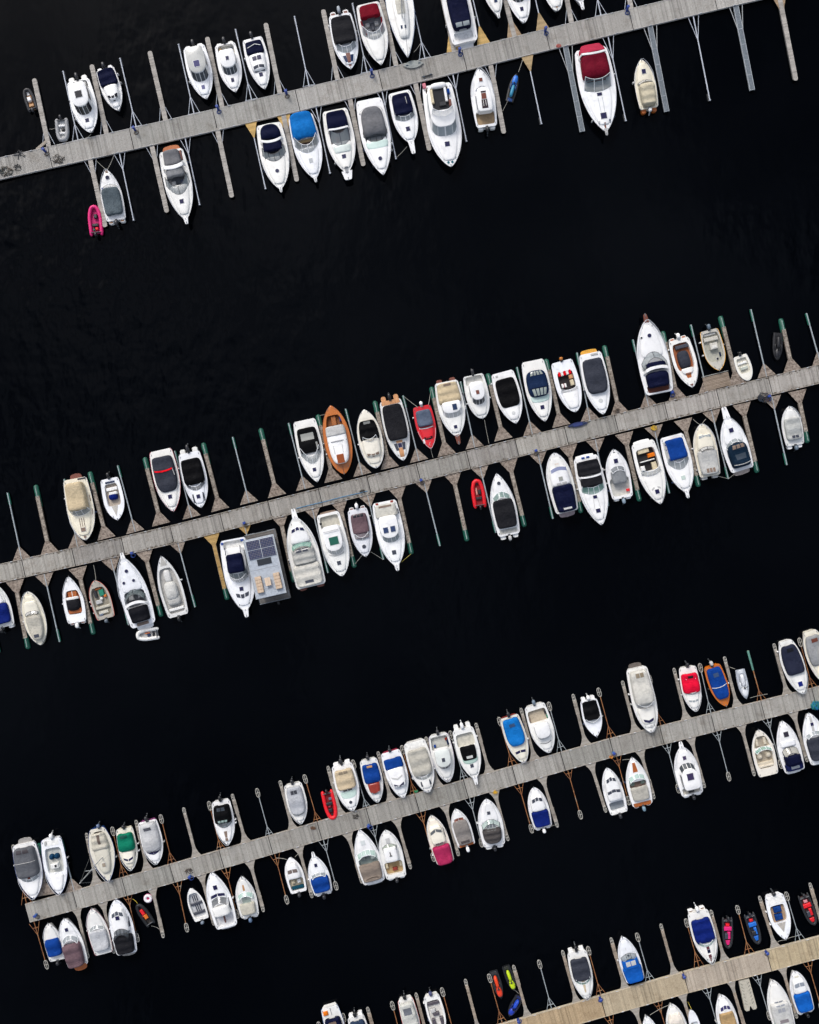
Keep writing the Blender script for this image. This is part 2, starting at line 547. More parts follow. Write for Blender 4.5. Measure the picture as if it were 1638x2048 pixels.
def finger(pier, side, typ, tip, node, rootpt=None, col=None):
    """tip / node / root in plan pixels of the photograph; node is where the struts or the gusset end."""
    rng = random.Random(int(tip[0] * 7 + tip[1]))
    t = P(tip[0], tip[1], 0.42)
    n = P(node[0], node[1], 0.42)
    if rootpt is None:
        d = (n - t).normalized()
        n_root = n + d * (24.0 / PXM)
    else:
        n_root = P(rootpt[0], rootpt[1], 0.42)
    ax = t - n_root
    L = ax.length
    root = empty('mooring_finger', (n_root.x, n_root.y, 0), atan2(ax.y, ax.x))
    ln = (n - n_root).dot(ax / L) if rootpt is not None or True else 0
    Z = 0.44
    steel = mat('galv', '#bcc1ca')
    desc = ''
    grp = ''
    if typ in 'WYV':               # plank finger with two steel braces (V/Y: with a board gusset)
        wood = col or '#a8a39c'
        mb = MB()
        planked(mb, -0.1, L - 0.35, 0.58, 0.58, Z, 0.16, rng)
        k = 8
        poly = [(L - 0.345, -0.29)] + [(L - 0.28 + 0.28 * cos(-pi / 2 + pi * i / k), 0.29 * sp_(sin(-pi / 2 + pi * i / k), 0.8)) for i in range(k + 1)] + [(L - 0.345, 0.29)]
        mb.prism(poly, Z - 0.05, Z)
        tag(mb.build('deck_boards', mat('plank', wood), root, smooth=False), kind='stuff')
        mb = MB()
        for s in (-1, 1):
            mb.box(L / 2, s * 0.255, 0.15, Z - 0.055, L - 0.5, 0.07)
        mb.build('side_beam', mat('galv', '#6e6c69'), root)
        for x in (L * 0.45, L * 0.9):
            mb = MB()
            mb.box(x, 0, -0.25, 0.28, 1.0, 0.46, 0, 0.05)
            mb.build('float', mat('rubber', '#1a1b1d'), root)
        if typ in 'YV':
            mb = MB()
            g = 1.9
            planked(mb, -0.05, g, 1.9, 0.6, Z - 0.06, 0.17, rng)
            tag(mb.build('gusset_boards', mat('plank', '#c0a066' if typ == 'Y' else '#a08a70'), root, smooth=False), kind='stuff')
        else:
            for s in (-1, 1):
                mb = MB()
                mb.tube([(0.0, s * 0.78, 0.36), (1.65, s * 0.30, 0.36)], 0.035, 5)
                mb.build('brace', steel, root)
        desc, grp = 'grey plank finger', 'plank fingers'
    elif typ in 'AXZ':             # steel boom with an A-frame, X/Z: with a board gusset
        mb = MB()
        mb.tube([(-0.1, 0, 0.36), (L, 0, 0.36)], 0.075, 6)
        mb.build('beam', steel, root)
        if typ == 'A':
            for s in (-1, 1):
                mb = MB()
                mb.tube([(0.0, s * 0.72, 0.36), (ln, s * 0.05, 0.36)], 0.037, 5)
                mb.build('strut', steel, root)
            mb = MB()
            mb.tube([(0.03, -0.8, 0.37), (0.03, 0.8, 0.37)], 0.04, 5)
            mb.build('wall_plate', steel, root)
        else:
            mb = MB()
            planked(mb, -0.05, ln, 1.65, 0.16, Z, 0.17, rng)
            tag(mb.build('gusset_boards', mat('plank', '#c0a066' if typ == 'X' else '#a8926f'), root, smooth=False), kind='stuff')
        mb = MB()
        mb.tube([(L - 0.9, 0, 0.05), (L + 0.02, 0, 0.05)], 0.2, 8)
        mb.build('float', mat('rubber', '#1b1d20'), root)
        mb = MB()
        mb.box(L, 0, 0.28, 0.46, 0.12, 0.2)
        mb.build('end_plate', steel, root)
        desc, grp = 'galvanised steel boom', 'galvanised booms'
    elif typ == 'G':               # steel grating finger
        mb = MB()
        for i in range(int(L / 0.12)):
            x = 0.06 + i * 0.12
            mb.box(x, 0, Z - 0.05, Z - 0.015, 0.075, 0.5, 0, 0.004)
        tag(mb.build('grating', mat('galv', '#7d858c'), root, smooth=False), kind='stuff')
        mb = MB()
        for i in range(-2, 3):
            mb.box(L / 2, i * 0.11, Z - 0.07, Z - 0.02, L, 0.05)
        mb.build('grating_bearer', mat('galv', '#6f777e'), root)
        for s in (-1, 1):
            mb = MB()
            mb.box(L / 2, s * 0.29, 0.2, Z + 0.015, L, 0.055)
            mb.build('side_beam', mat('galv', '#aeb4b8'), root)
            mb = MB()
            mb.tube([(0.0, s * 0.86, 0.38), (ln, s * 0.31, 0.38)], 0.045, 5)
            mb.build('brace', mat('galv', '#aeb0b0'), root)
        for x in [ln + (L - ln) * i / 4 for i in range(5)]:
            mb = MB()
            mb.box(min(x, L - 0.04), 0, Z - 0.05, Z + 0.01, 0.06, 0.56)
            mb.build('cross_bar', mat('galv', '#aeb4b8'), root)
        for x in (L * 0.5, L * 0.92):
            mb = MB()
            mb.box(x, 0, -0.25, 0.3, 0.9, 0.46, 0, 0.05)
            mb.build('float', mat('rubber', '#16181a'), root)
        desc, grp = 'steel grating finger', 'steel grating fingers'
    elif typ in 'wy':              # weathered finger with board gusset and green float
        wood = '#978e83!' if typ == 'w' else '#a88a58'
        gl = ln
        mb = MB()
        fl = 1.45
        planked(mb, gl, L - fl, 0.44, 0.44, Z, 0.17, rng)
        tag(mb.build('deck_boards', mat('plank', wood), root, smooth=False), kind='stuff')
        mb = MB()
        planked(mb, -0.1, gl, 2.35, 0.46, Z - 0.01, 0.17, rng)
        tag(mb.build('gusset_boards', mat('plank', '#8d8176!' if typ == 'w' else '#ab8d5a'), root, smooth=False), kind='stuff')
        for s in (-1, 1):
            mb = MB()
            mb.box((gl + L - fl) / 2, s * 0.235, 0.2, Z + 0.012, L - fl - gl - 0.05, 0.04)
            mb.build('side_beam', mat('plank', '#6f665c'), root, smooth=False)
        mb = MB()
        mb.tube([(L - fl - 1.4, 0, 0.12), (L - 0.28, 0, 0.12), (L - 0.1, 0, 0.12), (L, 0, 0.12)], 0.33, 12,
                radii=[0.3, 0.33, 0.26, 0.08])
        mb.build('green_float', mat('rubber', '#0d5140'), root)
        mb = MB()
        mb.tube([(L - fl - 0.1, 0, 0.45), (L - 0.3, 0, 0.45)], 0.06, 6)
        mb.build('spine_tube', mat('galv', '#8fa39c'), root)
        desc = 'green-ended plank finger' if typ == 'w' else 'yellow board finger'
        grp = 'green-ended plank fingers'
    elif typ in 'pq':              # thin pole with board gusset and green float sleeve
        mb = MB()
        mb.tube([(-0.1, 0, 0.38), (L, 0, 0.38)], 0.085, 6)
        mb.build('pole', mat('galv', '#9ea6aa'), root)
        mb = MB()
        planked(mb, -0.1, ln, 2.35, 0.2, Z, 0.17, rng)
        tag(mb.build('gusset_boards', mat('plank', '#8d8176!' if typ == 'p' else '#ab8d5a'), root, smooth=False), kind='stuff')
        mb = MB()
        mb.tube([(L - 1.55, 0, 0.26), (L - 1.5, 0, 0.26), (L - 0.08, 0, 0.26), (L, 0, 0.26)], 0.17, 10, radii=[0.12, 0.17, 0.17, 0.1])
        mb.build('green_float', mat('rubber', '#145a48'), root)
        desc, grp = 'green-sleeved pole boom', 'green-sleeved pole booms'
    elif typ in 'ck':              # narrow finger with a flared root and a loop end
        mb = MB()
        fl = 1.7
        half = L * 0.62
        thick = rng.random() < 0.5
        planked(mb, fl, half, 0.36, 0.36, Z, 0.2, rng)
        planked(mb, half, L - 0.6, 0.46 if thick else 0.37, 0.46 if thick else 0.37, Z, 0.2, rng)
        tag(mb.build('deck_boards', mat('plank', '#989187' if typ == 'c' else '#94887a'), root, smooth=False), kind='stuff')
        mb = MB()
        planked(mb, -0.1, fl, 1, 1, Z - 0.008, 0.15, rng, curve=lambda u: 0.38 + 1.35 * (1 - u) ** 2.2)
        tag(mb.build('flared_root', mat('plank', '#9a948b'), root, smooth=False), kind='stuff')
        mb = MB()
        for s in (-1, 1):
            mb.box((fl + L - 0.6) / 2, s * 0.16, 0.15, Z - 0.055, L - 0.6 - fl, 0.05)
        mb.build('side_beam', mat('galv', '#5c5a57'), root)
        loop_end(root, L + 0.1, 0.75)
        desc, grp = 'loop-ended narrow finger', 'loop-ended narrow fingers'
    elif typ == 'h':               # rusty boom with a long green sleeve
        m = mat('rust')
        mb = MB()
        mb.tube([(-0.1, 0, 0.38), (L, 0, 0.38)], 0.07, 6)
        mb.build('beam', m, root)
        for s in (-1, 1):
            mb = MB()
            mb.tube([(0.0, s * 0.66, 0.38), (ln, s * 0.04, 0.38)], 0.035, 5)
            mb.build('strut', m, root)
        mb = MB()
        mb.tube([(L - 2.6, 0, 0.34), (L - 2.5, 0, 0.34), (L - 0.08, 0, 0.34), (L, 0, 0.34)], 0.15, 10, radii=[0.09, 0.13, 0.15, 0.08])
        mb.build('green_sleeve', mat('rubber', '#5f8f80'), root)
        desc, grp = 'rusty green-sleeved boom', 'loop-ended booms'
    elif typ in 'rg':              # steel boom with A-frame and oval loop end; r: rusty
        m = mat('rust') if typ == 'r' else mat('galv', '#9aa0a2')
        mb = MB()
        mb.tube([(-0.1, 0, 0.38), (L - 1.05, 0, 0.38)], 0.058, 6)
        mb.build('beam', m, root)
        for s in (-1, 1):
            mb = MB()
            mb.tube([(0.0, s * 0.66, 0.38), (ln, s * 0.04, 0.38)], 0.035, 5)
            mb.build('strut', m, root)
        mb = MB()
        mb.tube([(ln * 0.45, -0.4, 0.40), (ln * 0.45, 0.4, 0.40)], 0.04, 5)
        mb.build('cross_bar', m, root)
        loop_end(root, L, 1.0)
        desc = 'rusty orange boom' if typ == 'r' else 'grey steel boom'
        grp = 'loop-ended booms'
    tag(root, 'x', 'mooring boom' if typ in 'AXZpqrgh' else 'pier finger', grp)
    FINGERS.append((root, pier, side, (tip[0] + node[0]) / 2 + 0.25 * ((tip[1] + node[1]) / 2 - pier_y(pier, node[0])) * 0, tip, node, desc))
    return root

# --- top pier, upper side: (type, tip, node, root)
for a in [
    ('W', (68, 157), (92, 265), (97, 291)), ('A', (126, 143), (150, 249), (156, 280)), ('W', (183, 129), (208, 240), (213, 267)),
    ('A', (240, 117), (265, 223), (272, 253)), ('W', (299, 102), (325, 212), (331, 240)), ('A', (357, 89), (381, 194), (388, 227)),
    ('W', (414, 74), (438, 184), (444, 213)), ('A', (471, 59), (496, 167), (503, 199)), ('W', (531, 46), (554, 158), (560, 187)),
    ('A', (589, 33), (612, 139), (618, 171)), ('W', (646, 19), (670, 130), (675, 158)), ('A', (705, 7), (728, 111), (734, 144)),
    ('W', (757, -30), (786, 100), (792, 130)), ('A', (815, -40), (844, 84), (850, 116)), ('Y', (880, -30), (902, 72), (908, 101)),
    ('X', (938, -35), (959, 53), (967, 87)), ('V', (1003, -30), (1023, 45), (1029, 73)), ('Z', (1062, -40), (1078, 26), (1085, 58)),
    ('W', (1126, -40), (1136, 15), (1143, 45)), ('A', (1186, -45), (1196, 0), (1202, 30)), ('W', (1250, -50), (1255, -15), (1262, 15)),
]:
    finger('top', 'upper', *a)
for a in [
    ('W', (210.5, 454), (186, 346), (180, 318)), ('A', (267, 440), (245, 337), (238.5, 305)), ('W', (334, 425), (309, 316), (303, 289)),
    ('A', (399, 409), (376, 306), (369.5, 273)), ('W', (464, 395), (440, 287), (434.5, 258)), ('X', (531, 377), (508, 275), (501, 243)),
    ('Y', (594, 363), (571, 255), (566, 226)), ('A', (660, 346), (638, 244), (631.5, 212)), ('W', (727, 332), (704, 223), (699, 194)),
    ('A', (792, 317), (770, 211), (763.5, 179)), ('W', (859, 301), (836, 192), (830, 162)), ('A', (933, 282), (911, 177), (905.5, 147)),
    ('W', (1008, 267), (987, 156), (981, 128)), ('Z', (1083, 247), (1061, 142), (1054, 110)), ('G', (1165, 263), (1138, 142), (1131, 92)),
    ('A', (1252, 241), (1225, 117), (1216, 71)), ('G', (1334, 223), (1309, 98), (1300, 50)), ('A', (1420, 200), (1394, 78), (1386, 28)),
    ('G', (1505, 180), (1480, 58), (1471, 7)), ('V', (1592, 161), (1566, 25), (1558, -12)),
]:
    finger('top', 'lower', *a)
# --- second pier: gusset apex given, root follows
for a in [
    ('p', (14.5, 985.6), (38, 1094)), ('w', (69.5, 969.5), (94, 1082)), ('p', (128, 958), (150, 1068)), ('w', (178, 943), (206.5, 1052)),
    ('p', (235, 931), (264, 1039)), ('w', (288, 914), (316, 1024)), ('p', (349, 902), (377, 1010)), ('w', (405, 885), (434, 995)),
    ('p', (465, 874), (492, 981)), ('w', (520, 856), (548, 967)), ('p', (577, 846), (604, 953)), ('w', (635, 828.5), (661, 937)),
    ('p', (691, 817.5), (718.5, 925)), ('w', (749, 801), (774, 911)), ('p', (806, 791), (832, 897)), ('w', (862.5, 773), (888, 885)),
    ('p', (921, 763), (944, 870)), ('w', (975.5, 746), (1001, 854)), ('p', (1034, 734), (1059, 843)), ('w', (1092, 717), (1117, 827)),
    ('p', (1154, 705), (1175, 815)), ('w', (1209, 690), (1234, 803)), ('p', (1266, 679), (1292, 790)), ('w', (1326, 661.5), (1350, 774)),
    ('p', (1382, 649), (1409, 760)), ('w', (1441.5, 631), (1469, 743.5)), ('p', (1502, 618.5), (1527.5, 728)), ('w', (1562.5, 636), (1580, 717)),
    ('p', (1613, 626), (1635, 704.5)),
]:
    finger('second', 'upper', *a)
for a in [
    ('p', (-2, 1305), (-28, 1197)), ('w', (55, 1299), (34, 1186)), ('p', (119, 1284), (94, 1173)), ('w', (186, 1270), (161, 1160)),
    ('p', (257, 1250), (228, 1142)), ('w', (322, 1234), (294, 1124)), ('p', (390, 1214.5), (361, 1106)), ('y', (454.5, 1200.5), (428, 1090)),
    ('q', (520, 1180), (493, 1068)), ('w', (588, 1165), (564, 1053)), ('p', (656, 1146), (629.6, 1038)), ('w', (709, 1136), (683, 1024.5)),
    ('p', (767, 1119), (740.5, 1013)), ('w', (823.5, 1109), (799, 998)), ('p', (880, 1092), (853, 984.6)), ('w', (935, 1083), (910, 970)),
    ('p', (992, 1065.5), (965.5, 957)), ('w', (1050, 1054), (1023, 944.6)), ('p', (1106, 1037.6), (1081, 929)), ('w', (1163, 1026.5), (1141, 915)),
    ('p', (1217, 1012), (1195.5, 904)), ('w', (1280.5, 1003), (1254, 891)), ('p', (1339, 986.6), (1313, 877)), ('w', (1398.5, 974), (1372, 863.5)),
    ('p', (1457, 958), (1429, 846)), ('w', (1516, 945.7), (1489, 832)), ('p', (1574, 930), (1549, 818)), ('w', (1617, 886), (1600, 806)),
]:
    finger('second', 'lower', *a)
# --- third pier
for a in [
    ('r', (26, 1690), (46, 1781), (53, 1808)), ('w', (75.5, 1688), (88, 1765)), ('p', (122, 1680), (142, 1757)), ('c', (173, 1668), (186, 1735), (193, 1767)),
    ('r', (223.6, 1654), (242, 1731), (248, 1756)), ('c', (272, 1642), (288, 1710), (295, 1740)), ('r', (320.5, 1629.5), (338.6, 1706), (345, 1730)),
    ('c', (367, 1617), (386, 1690), (393, 1715)), ('r', (417, 1603), (437, 1680), (443, 1704)), ('c', (464.5, 1590), (486, 1662), (492, 1686)),
    ('g', (513, 1577), (534, 1654), (540.5, 1677)), ('c', (560, 1563), (579, 1634), (586, 1660)), ('r', (608, 1549.5), (630, 1625), (637, 1649)),
    ('c', (656, 1534), (675, 1605), (682, 1631)), ('g', (704.6, 1520), (729, 1599), (735, 1621)), ('c', (756, 1505), (776, 1578), (783, 1602)),
    ('r', (803, 1491), (824, 1567), (830, 1593)), ('c', (852, 1475.5), (870, 1548), (877, 1575)), ('g', (899.6, 1462), (923, 1539), (930, 1564)),
    ('c', (952, 1448), (972, 1520), (979, 1546)), ('r', (997, 1434.5), (1019, 1509), (1026, 1533)), ('c', (1042, 1418), (1063, 1490), (1070, 1520)),
    ('g', (1096.6, 1404), (1117, 1480), (1124, 1505)), ('c', (1146, 1390), (1165, 1463), (1172, 1491)), ('r', (1196, 1376), (1217, 1453), (1223.5, 1478)),
    ('c', (1245, 1363.5), (1264, 1436), (1271, 1464)), ('r', (1298, 1351), (1317, 1429), (1322, 1452)), ('c', (1348, 1338), (1366, 1412), (1373, 1440)),
    ('g', (1399, 1327), (1417, 1405), (1422.5, 1429)), ('c', (1449, 1315), (1468, 1390), (1475, 1414)), ('h', (1496, 1301), (1518, 1381), (1524, 1404)),
    ('c', (1548, 1289), (1568, 1362), (1575, 1390)), ('r', (1598, 1276), (1621, 1355), (1626, 1378)),
]:
    finger('third', 'upper', *a)
for a in [
    ('r', (95, 1938), (74, 1869), (68, 1845)), ('c', (176, 1915), (160, 1842), (153, 1816)), ('c', (228, 1905), (212, 1831), (205, 1803)),
    ('r', (276, 1884), (259, 1811), (254, 1788)), ('c', (326.6, 1874), (310, 1800), (304, 1775)), ('r', (375, 1864), (359, 1787), (353.5, 1762)),
    ('c', (428, 1849), (409, 1775), (402, 1748)), ('r', (475.6, 1837), (456.5, 1759), (451, 1735)), ('c', (527, 1822), (506, 1750), (499, 1721)),
    ('r', (575.5, 1808), (555, 1732), (549, 1707)), ('c', (624, 1794), (604, 1720), (597, 1693)), ('g', (674, 1780), (652, 1702.6), (646.5, 1679)),
    ('c', (724, 1765), (701, 1692), (695, 1665)), ('g', (770, 1752), (750, 1674), (744.5, 1650)), ('c', (821, 1736), (800, 1664), (793, 1637)),
    ('r', (869, 1723), (847, 1646), (841, 1623)), ('c', (917, 1710), (896, 1637), (889, 1609)), ('g', (965, 1694), (945, 1618.6), (939, 1595)),
    ('c', (1016, 1680), (994, 1608), (988, 1581)), ('r', (1065, 1666), (1042, 1589.6), (1036.5, 1566)), ('c', (1115, 1653), (1091, 1580), (1084, 1553)),
    ('r', (1163, 1638), (1140, 1559), (1134.5, 1537)), ('c', (1211.7, 1623), (1188, 1548), (1181, 1526)), ('r', (1259, 1610), (1239, 1532.7), (1232.5, 1511)),
    ('c', (1308, 1596), (1287, 1524), (1280, 1499)), ('g', (1358.7, 1586), (1338.6, 1507.5), (1333, 1486)), ('c', (1409, 1574), (1388, 1502), (1381, 1474)),
    ('g', (1459.5, 1562), (1439, 1483), (1433, 1460)), ('c', (1508.7, 1550), (1489, 1478), (1482, 1449)), ('g', (1564, 1537), (1540, 1457), (1534, 1436)),
    ('c', (1614.4, 1522), (1593, 1450), (1586, 1423)),
]:
    finger('third', 'lower', *a)
# --- bottom pier
for a in [
    ('r', (636, 2044), (655, 2118), (661, 2144)), ('r', (685, 2027), (705, 2103), (711, 2130)), ('k', (735, 2016), (757, 2092), (764, 2120)),
    ('r', (783, 2003), (803, 2078), (809, 2102)), ('k', (832, 1987.6), (852, 2063), (859, 2092)), ('r', (883, 1975.7), (903, 2050), (910, 2075)),
    ('k', (930.5, 1960), (951, 2034), (958, 2064)), ('r', (977, 1948), (999, 2024), (1005, 2048)), ('k', (1027, 1932), (1049, 2006), (1056, 2036)),
    ('g', (1077, 1920), (1098, 1996), (1104, 2020)), ('k', (1125, 1902.6), (1147, 1978), (1154, 2008)), ('r', (1175, 1893), (1196, 1968.5), (1202.6, 1992)),
    ('k', (1222, 1877), (1244, 1950), (1251, 1980)), ('g', (1273, 1866), (1295, 1941), (1301, 1964)), ('k', (1321.6, 1849.5), (1343, 1924), (1350, 1951)),
    ('r', (1371, 1837.5), (1391, 1905), (1399, 1936)), ('k', (1422, 1822), (1443, 1897), (1450, 1923)), ('r', (1473.5, 1811), (1493, 1884.7), (1499.5, 1909)),
    ('k', (1519, 1794), (1543, 1868), (1551, 1896)), ('g', (1571.5, 1784), (1593.5, 1857), (1600.5, 1882)), ('k', (1620, 1767.5), (1643, 1845), (1650, 1872)),
]:
    finger('bottom', 'upper', *a)
for a in [
    ('r', (1250, 2130), (1224, 2054), (1217, 2030)), ('k', (1302, 2115), (1276, 2040), (1269, 2014)), ('r', (1345, 2100), (1321, 2025), (1315, 2001)),
    ('k', (1395, 2090), (1371, 2014), (1364, 1987)), ('g', (1442, 2075), (1419, 1999), (1413, 1975)), ('k', (1491, 2060), (1468, 1985), (1461, 1959)),
    ('g', (1541, 2040), (1520, 1972), (1513.5, 1949)), ('k', (1593.5, 2035), (1571, 1960), (1564, 1933)), ('r', (1645, 2024), (1621, 1945), (1615, 1922)),
]:
    finger('bottom', 'lower', *a)
# ------------------------------------------------------------------ boats
BOATS = []       # (object, ref, pier, side, mid px)

class Boat:
    def __init__(s, ref, pier, side, bow, stern, w, hull='white', deck=None, tr=0.86, tm=0.42, p=2.1, q=0.85, fb=None,
                 pit=None, ob=None, rails=True, rub='#bfc0c3', name='motor_boat', cat='motor boat', double=False, coach=True, stripe=None):
        L = hypot(bow[0] - stern[0], bow[1] - stern[1]) / PXM
        s.fb = fb if fb is not None else 0.42 + 0.055 * L
        zt = s.fb * 1.1
        A, Bp = P(stern[0], stern[1], zt), P(bow[0], bow[1], zt)
        s.L = (Bp - A).length
        s.B = w / PXM / 2 * (CAMZ - zt) / (CAMZ - DECK)
        s.tr, s.tm, s.p, s.q, s.double = tr, tm, p + 0.1, q * 0.91, double
        mid = (A + Bp) / 2
        d = Bp - A
        s.rng = random.Random(int(bow[0] * 13 + bow[1] * 7))
        s.root = empty(name, (mid.x, mid.y, 0), atan2(d.y, d.x))
        s.root.rotation_euler[0] = radians(s.rng.uniform(-0.8, 0.8))
        tag(s.root, 'x', cat, 'boats moored at the piers')
        if hull == 'white':
            hull = s.rng.choice(['white', 'white', '#e6e4de', '#e7e8ea', '#dfded9', '#ebebea'])
        s.surf = []
        s.ref = ref
        BOATS.append((s.root, ref, pier, side, ((bow[0] + stern[0]) / 2, (bow[1] + stern[1]) / 2)))
        s.hullmesh(hull, deck or hull, pit, rub, stripe)
        if coach and s.L > 4.6:
            s.cov(0.5, 0.92, 0.72, 0.17, deck or hull, k=2.6, kind='gel', name='coachroof')
        if rails and s.L > 4.6:
            s.rail(0.55, 0.42)
        if s.L > 4.6:
            s.cleats()
        if ob:
            s.outboard(*(ob if isinstance(ob, tuple) else (ob,)))
        if s.L > 4.6 and s.rng.random() < 0.75:
            for k in range(s.rng.choice([1, 2, 2, 3])):
                s.fender(s.rng.uniform(0.15, 0.7), s.rng.choice([-1, 1]), s.rng.choice(['white', 'white', 'dblue', 'char', 'lgrey']))
    # --- shape functions
    def X(s, t):
        return (t - 0.5) * s.L
    def hb(s, t):
        t = max(0.0, min(1.0, t))
        if t < s.tm:
            if s.double:
                u = (s.tm - t) / s.tm
                return s.B * max(0.0, 1 - u ** 2.3) ** 0.75
            u = 1 - t / s.tm
            k = 1 - 0.15 * max(0.0, (0.045 - t) / 0.045) ** 2.2
            return s.B * (1 - (1 - s.tr) * u * u) * k
        u = (t - s.tm) / (1 - s.tm)
        return s.B * max(0.0, 1 - u ** s.p) ** s.q
    def zs(s, t):
        return s.fb * (1 + 0.30 * max(0, t) ** 2)
    def zd(s, t, y=0.0):
        h = s.hb(t)
        v = min(1, abs(y) / h) if h > 1e-4 else 1
        return s.zs(t) + 0.05 * (1 - v * v)
    def zsurf(s, t, y):
        z = s.zd(t, y)
        for f in s.surf:
            q = f(t, y)
            if q is not None and q > z:
                z = q
        return z
    def hullmesh(s, hull, deck, pit, rub, stripe):
        n = 22
        ts = [0.5 - 0.5 * cos(pi * i / n) if s.double else (i / n) ** 0.85 for i in range(n + 1)]
        ts = [1 - (1 - t) ** 1.25 for t in ts]
        if not s.double:
            ts = sorted(ts + [0.007, 0.016, 0.028, 0.045])
        mb = MB()
        rows = []
        for t in ts:
            h, z = s.hb(t), s.zs(t)
            fl = 1 - 0.45 * t ** 2.5
            prof = [(0.0, -0.3), (h * 0.72 * fl, -0.12), (h * 0.90 * (0.4 + 0.6 * fl), z * 0.4), (h, z)]
            rk = s.L * 0.06 * t ** 5
            row = [(s.X(t) - rk * (1 - max(0, zz) / z), y, zz) for y, zz in prof]
            row = [(x, -y, zz) for x, y, zz in reversed(row)] + row[1:]
            rows.append(row)
        ids = mb.grid(rows)
        if not s.double:
            mb.f.append(tuple(ids[0]))
        mb.build('hull', mat('gel', stripe or hull), s.root)
        # deck, with an optional cockpit well
        rows, frows = [], []
        if pit:
            t0, t1, wf, dep, fcol = pit
            tp = [t0 + (t1 - t0) * (0.5 - 0.5 * cos(pi * i / 12)) for i in range(13)]
            tt = sorted([t for t in ts if t < t0 - 0.004 or t > t1 + 0.004] + tp)
        else:
            tt = ts
        dm, fm = MB(), MB()
        dns = []
        for t in tt:
            h = s.hb(t)
            c = 0.0
            if pit and t0 - 1e-6 <= t <= t1 + 1e-6:
                u = abs(2 * (t - t0) / (t1 - t0) - 1)
                c = wf * max(0.0, 1 - u ** 7) ** (1 / 7)
                c = min(c, max(0.0, 1 - 0.12 / max(h, 0.13)))
            def pt(v, down):
                y = v * h
                return (s.X(t), y, (s.zs(t) - dep) if down else s.zd(t, y))
            if pit:
                e = 0.02
                ci = max(0.0, c - e)
                dn = c > 0.02
                dns.append(dn)
                rows.append([pt(-1, 0), pt(-(1 + c) / 2, 0), pt(-c, 0), pt(-ci, dn), pt(0, dn), pt(ci, dn), pt(c, 0), pt((1 + c) / 2, 0), pt(1, 0)])
            else:
                rows.append([pt(v, 0) for v in (-1, -0.75, -0.4, 0, 0.4, 0.75, 1)])
        if pit:
            dm.grid(rows)
            nc = 8
            keep, fl = [], []
            for k, f in enumerate(dm.f):
                rr = k // nc
                (fl if (k % nc) in (3, 4) and dns[rr] and dns[rr + 1] else keep).append(f)
            dm.f = keep
            use = sorted({i for f in fl for i in f})
            ren = {}
            key2 = {}
            for i in use:
                kk = tuple(round(q, 5) for q in dm.v[i])
                if kk not in key2:
                    key2[kk] = fm.add(dm.v[i])
                ren[i] = key2[kk]
            fm.f = [tuple(dict.fromkeys(ren[i] for i in f)) for f in fl]
            fm.f = [f for f in fm.f if len(f) > 2]
            dm.build('deck', mat('gel', deck), s.root, sharp=40)
            fm.build('cockpit_floor', mat('floor', fcol), s.root)
            s.floor = lambda t: s.zs(t) - dep
        else:
            dm.grid(rows)
            dm.build('deck', mat('gel', deck), s.root, sharp=40)
            s.floor = lambda t: s.zs(t)
        # rub rail along the sheer
        rm = MB()
        side = [(s.X(t), s.hb(t), s.zs(t) + 0.005) for t in ts]
        pts = side + [(x, -y, z) for x, y, z in reversed(side[:-1])]
        rm.tube(pts, 0.024, 5)
        rm.build('rub_rail', mat('paint', rub), s.root)
    def outline(s, t0, t1, w, nr=7.0, nf=7.0, m=9):
        """Half-widths following the hull between t0 and t1; list of (t, halfwidth)."""
        out = []
        for i in range(2 * m + 1):
            u = -cos(pi * i / (2 * m))
            t = t0 + (t1 - t0) * (u + 1) / 2
            n = nr if u < 0 else nf
            out.append((t, w * min(s.hb(t), s.B) * max(0.0, 1 - abs(u) ** n) ** (1 / n)))
        return out
    def cleats(s):
        for t, f in ((0.9, 0.72), (0.05, 0.86)):
            for sg in (-1, 1):
                y = sg * s.hb(t) * f
                z = s.zd(t, y)
                mb = MB()
                mb.box(s.X(t), y, z - 0.01, z + 0.05, 0.08, 0.05)
                mb.box(s.X(t), y, z + 0.045, z + 0.08, 0.24, 0.05, 0, 0.01)
                mb.build('cleat', mat('metal', '#6f7276'), s.root)
        mb = MB()      # anchor roller at the stem
        z = s.zs(0.985)
        mb.box(s.X(0.985), 0, z, z + 0.08, 0.34, 0.1)
        mb.build('anchor_roller', mat('metal', '#77797c'), s.root)
    # --- features
    def cov(s, t0, t1, w, h, col, k=4.0, h2=None, nr=8.0, nf=8.0, kind='canvas', name='canvas_cover', bows=0, base=0.03):
        h2 = h if h2 is None else h2
        if kind == 'canvas' and not bows and (t1 - t0) * s.L > 1.8:
            bows = s.rng.choice([1, 1.5, 2, 2.5])
        nu, nv = 20, 12
        hb = s.hb
        def wl(t, u):
            n = nr if u < 0 else nf
            return w * hb(max(t, 0.0)) * max(0.0, 1 - abs(u) ** n) ** (1 / n)
        wav = s.rng.uniform(0, 6)
        def zz(t, y):
            u = 2 * (t - t0) / (t1 - t0) - 1
            if abs(u) >= 1: return None
            ww = wl(t, u)
            if ww < 1e-4 or abs(y) > ww: return None
            a = max(0, 1 - abs(y / ww) ** k) ** (1 / k)
            b = max(0, 1 - abs(u) ** (k * 1.6)) ** (1 / (k * 1.6))
            hh = h + (h2 - h) * (u + 1) / 2
            z = s.zd(max(t, 0), y) + base + hh * a * b
            if bows:
                z += 0.07 * a * b * cos(pi * bows * (u + 1)) 
            if kind == 'canvas':
                z += 0.022 * a * b * sin(7 * t * s.L / 3 + wav) * cos(4 * y + wav)
            return z
        mb = MB()
        rows = []
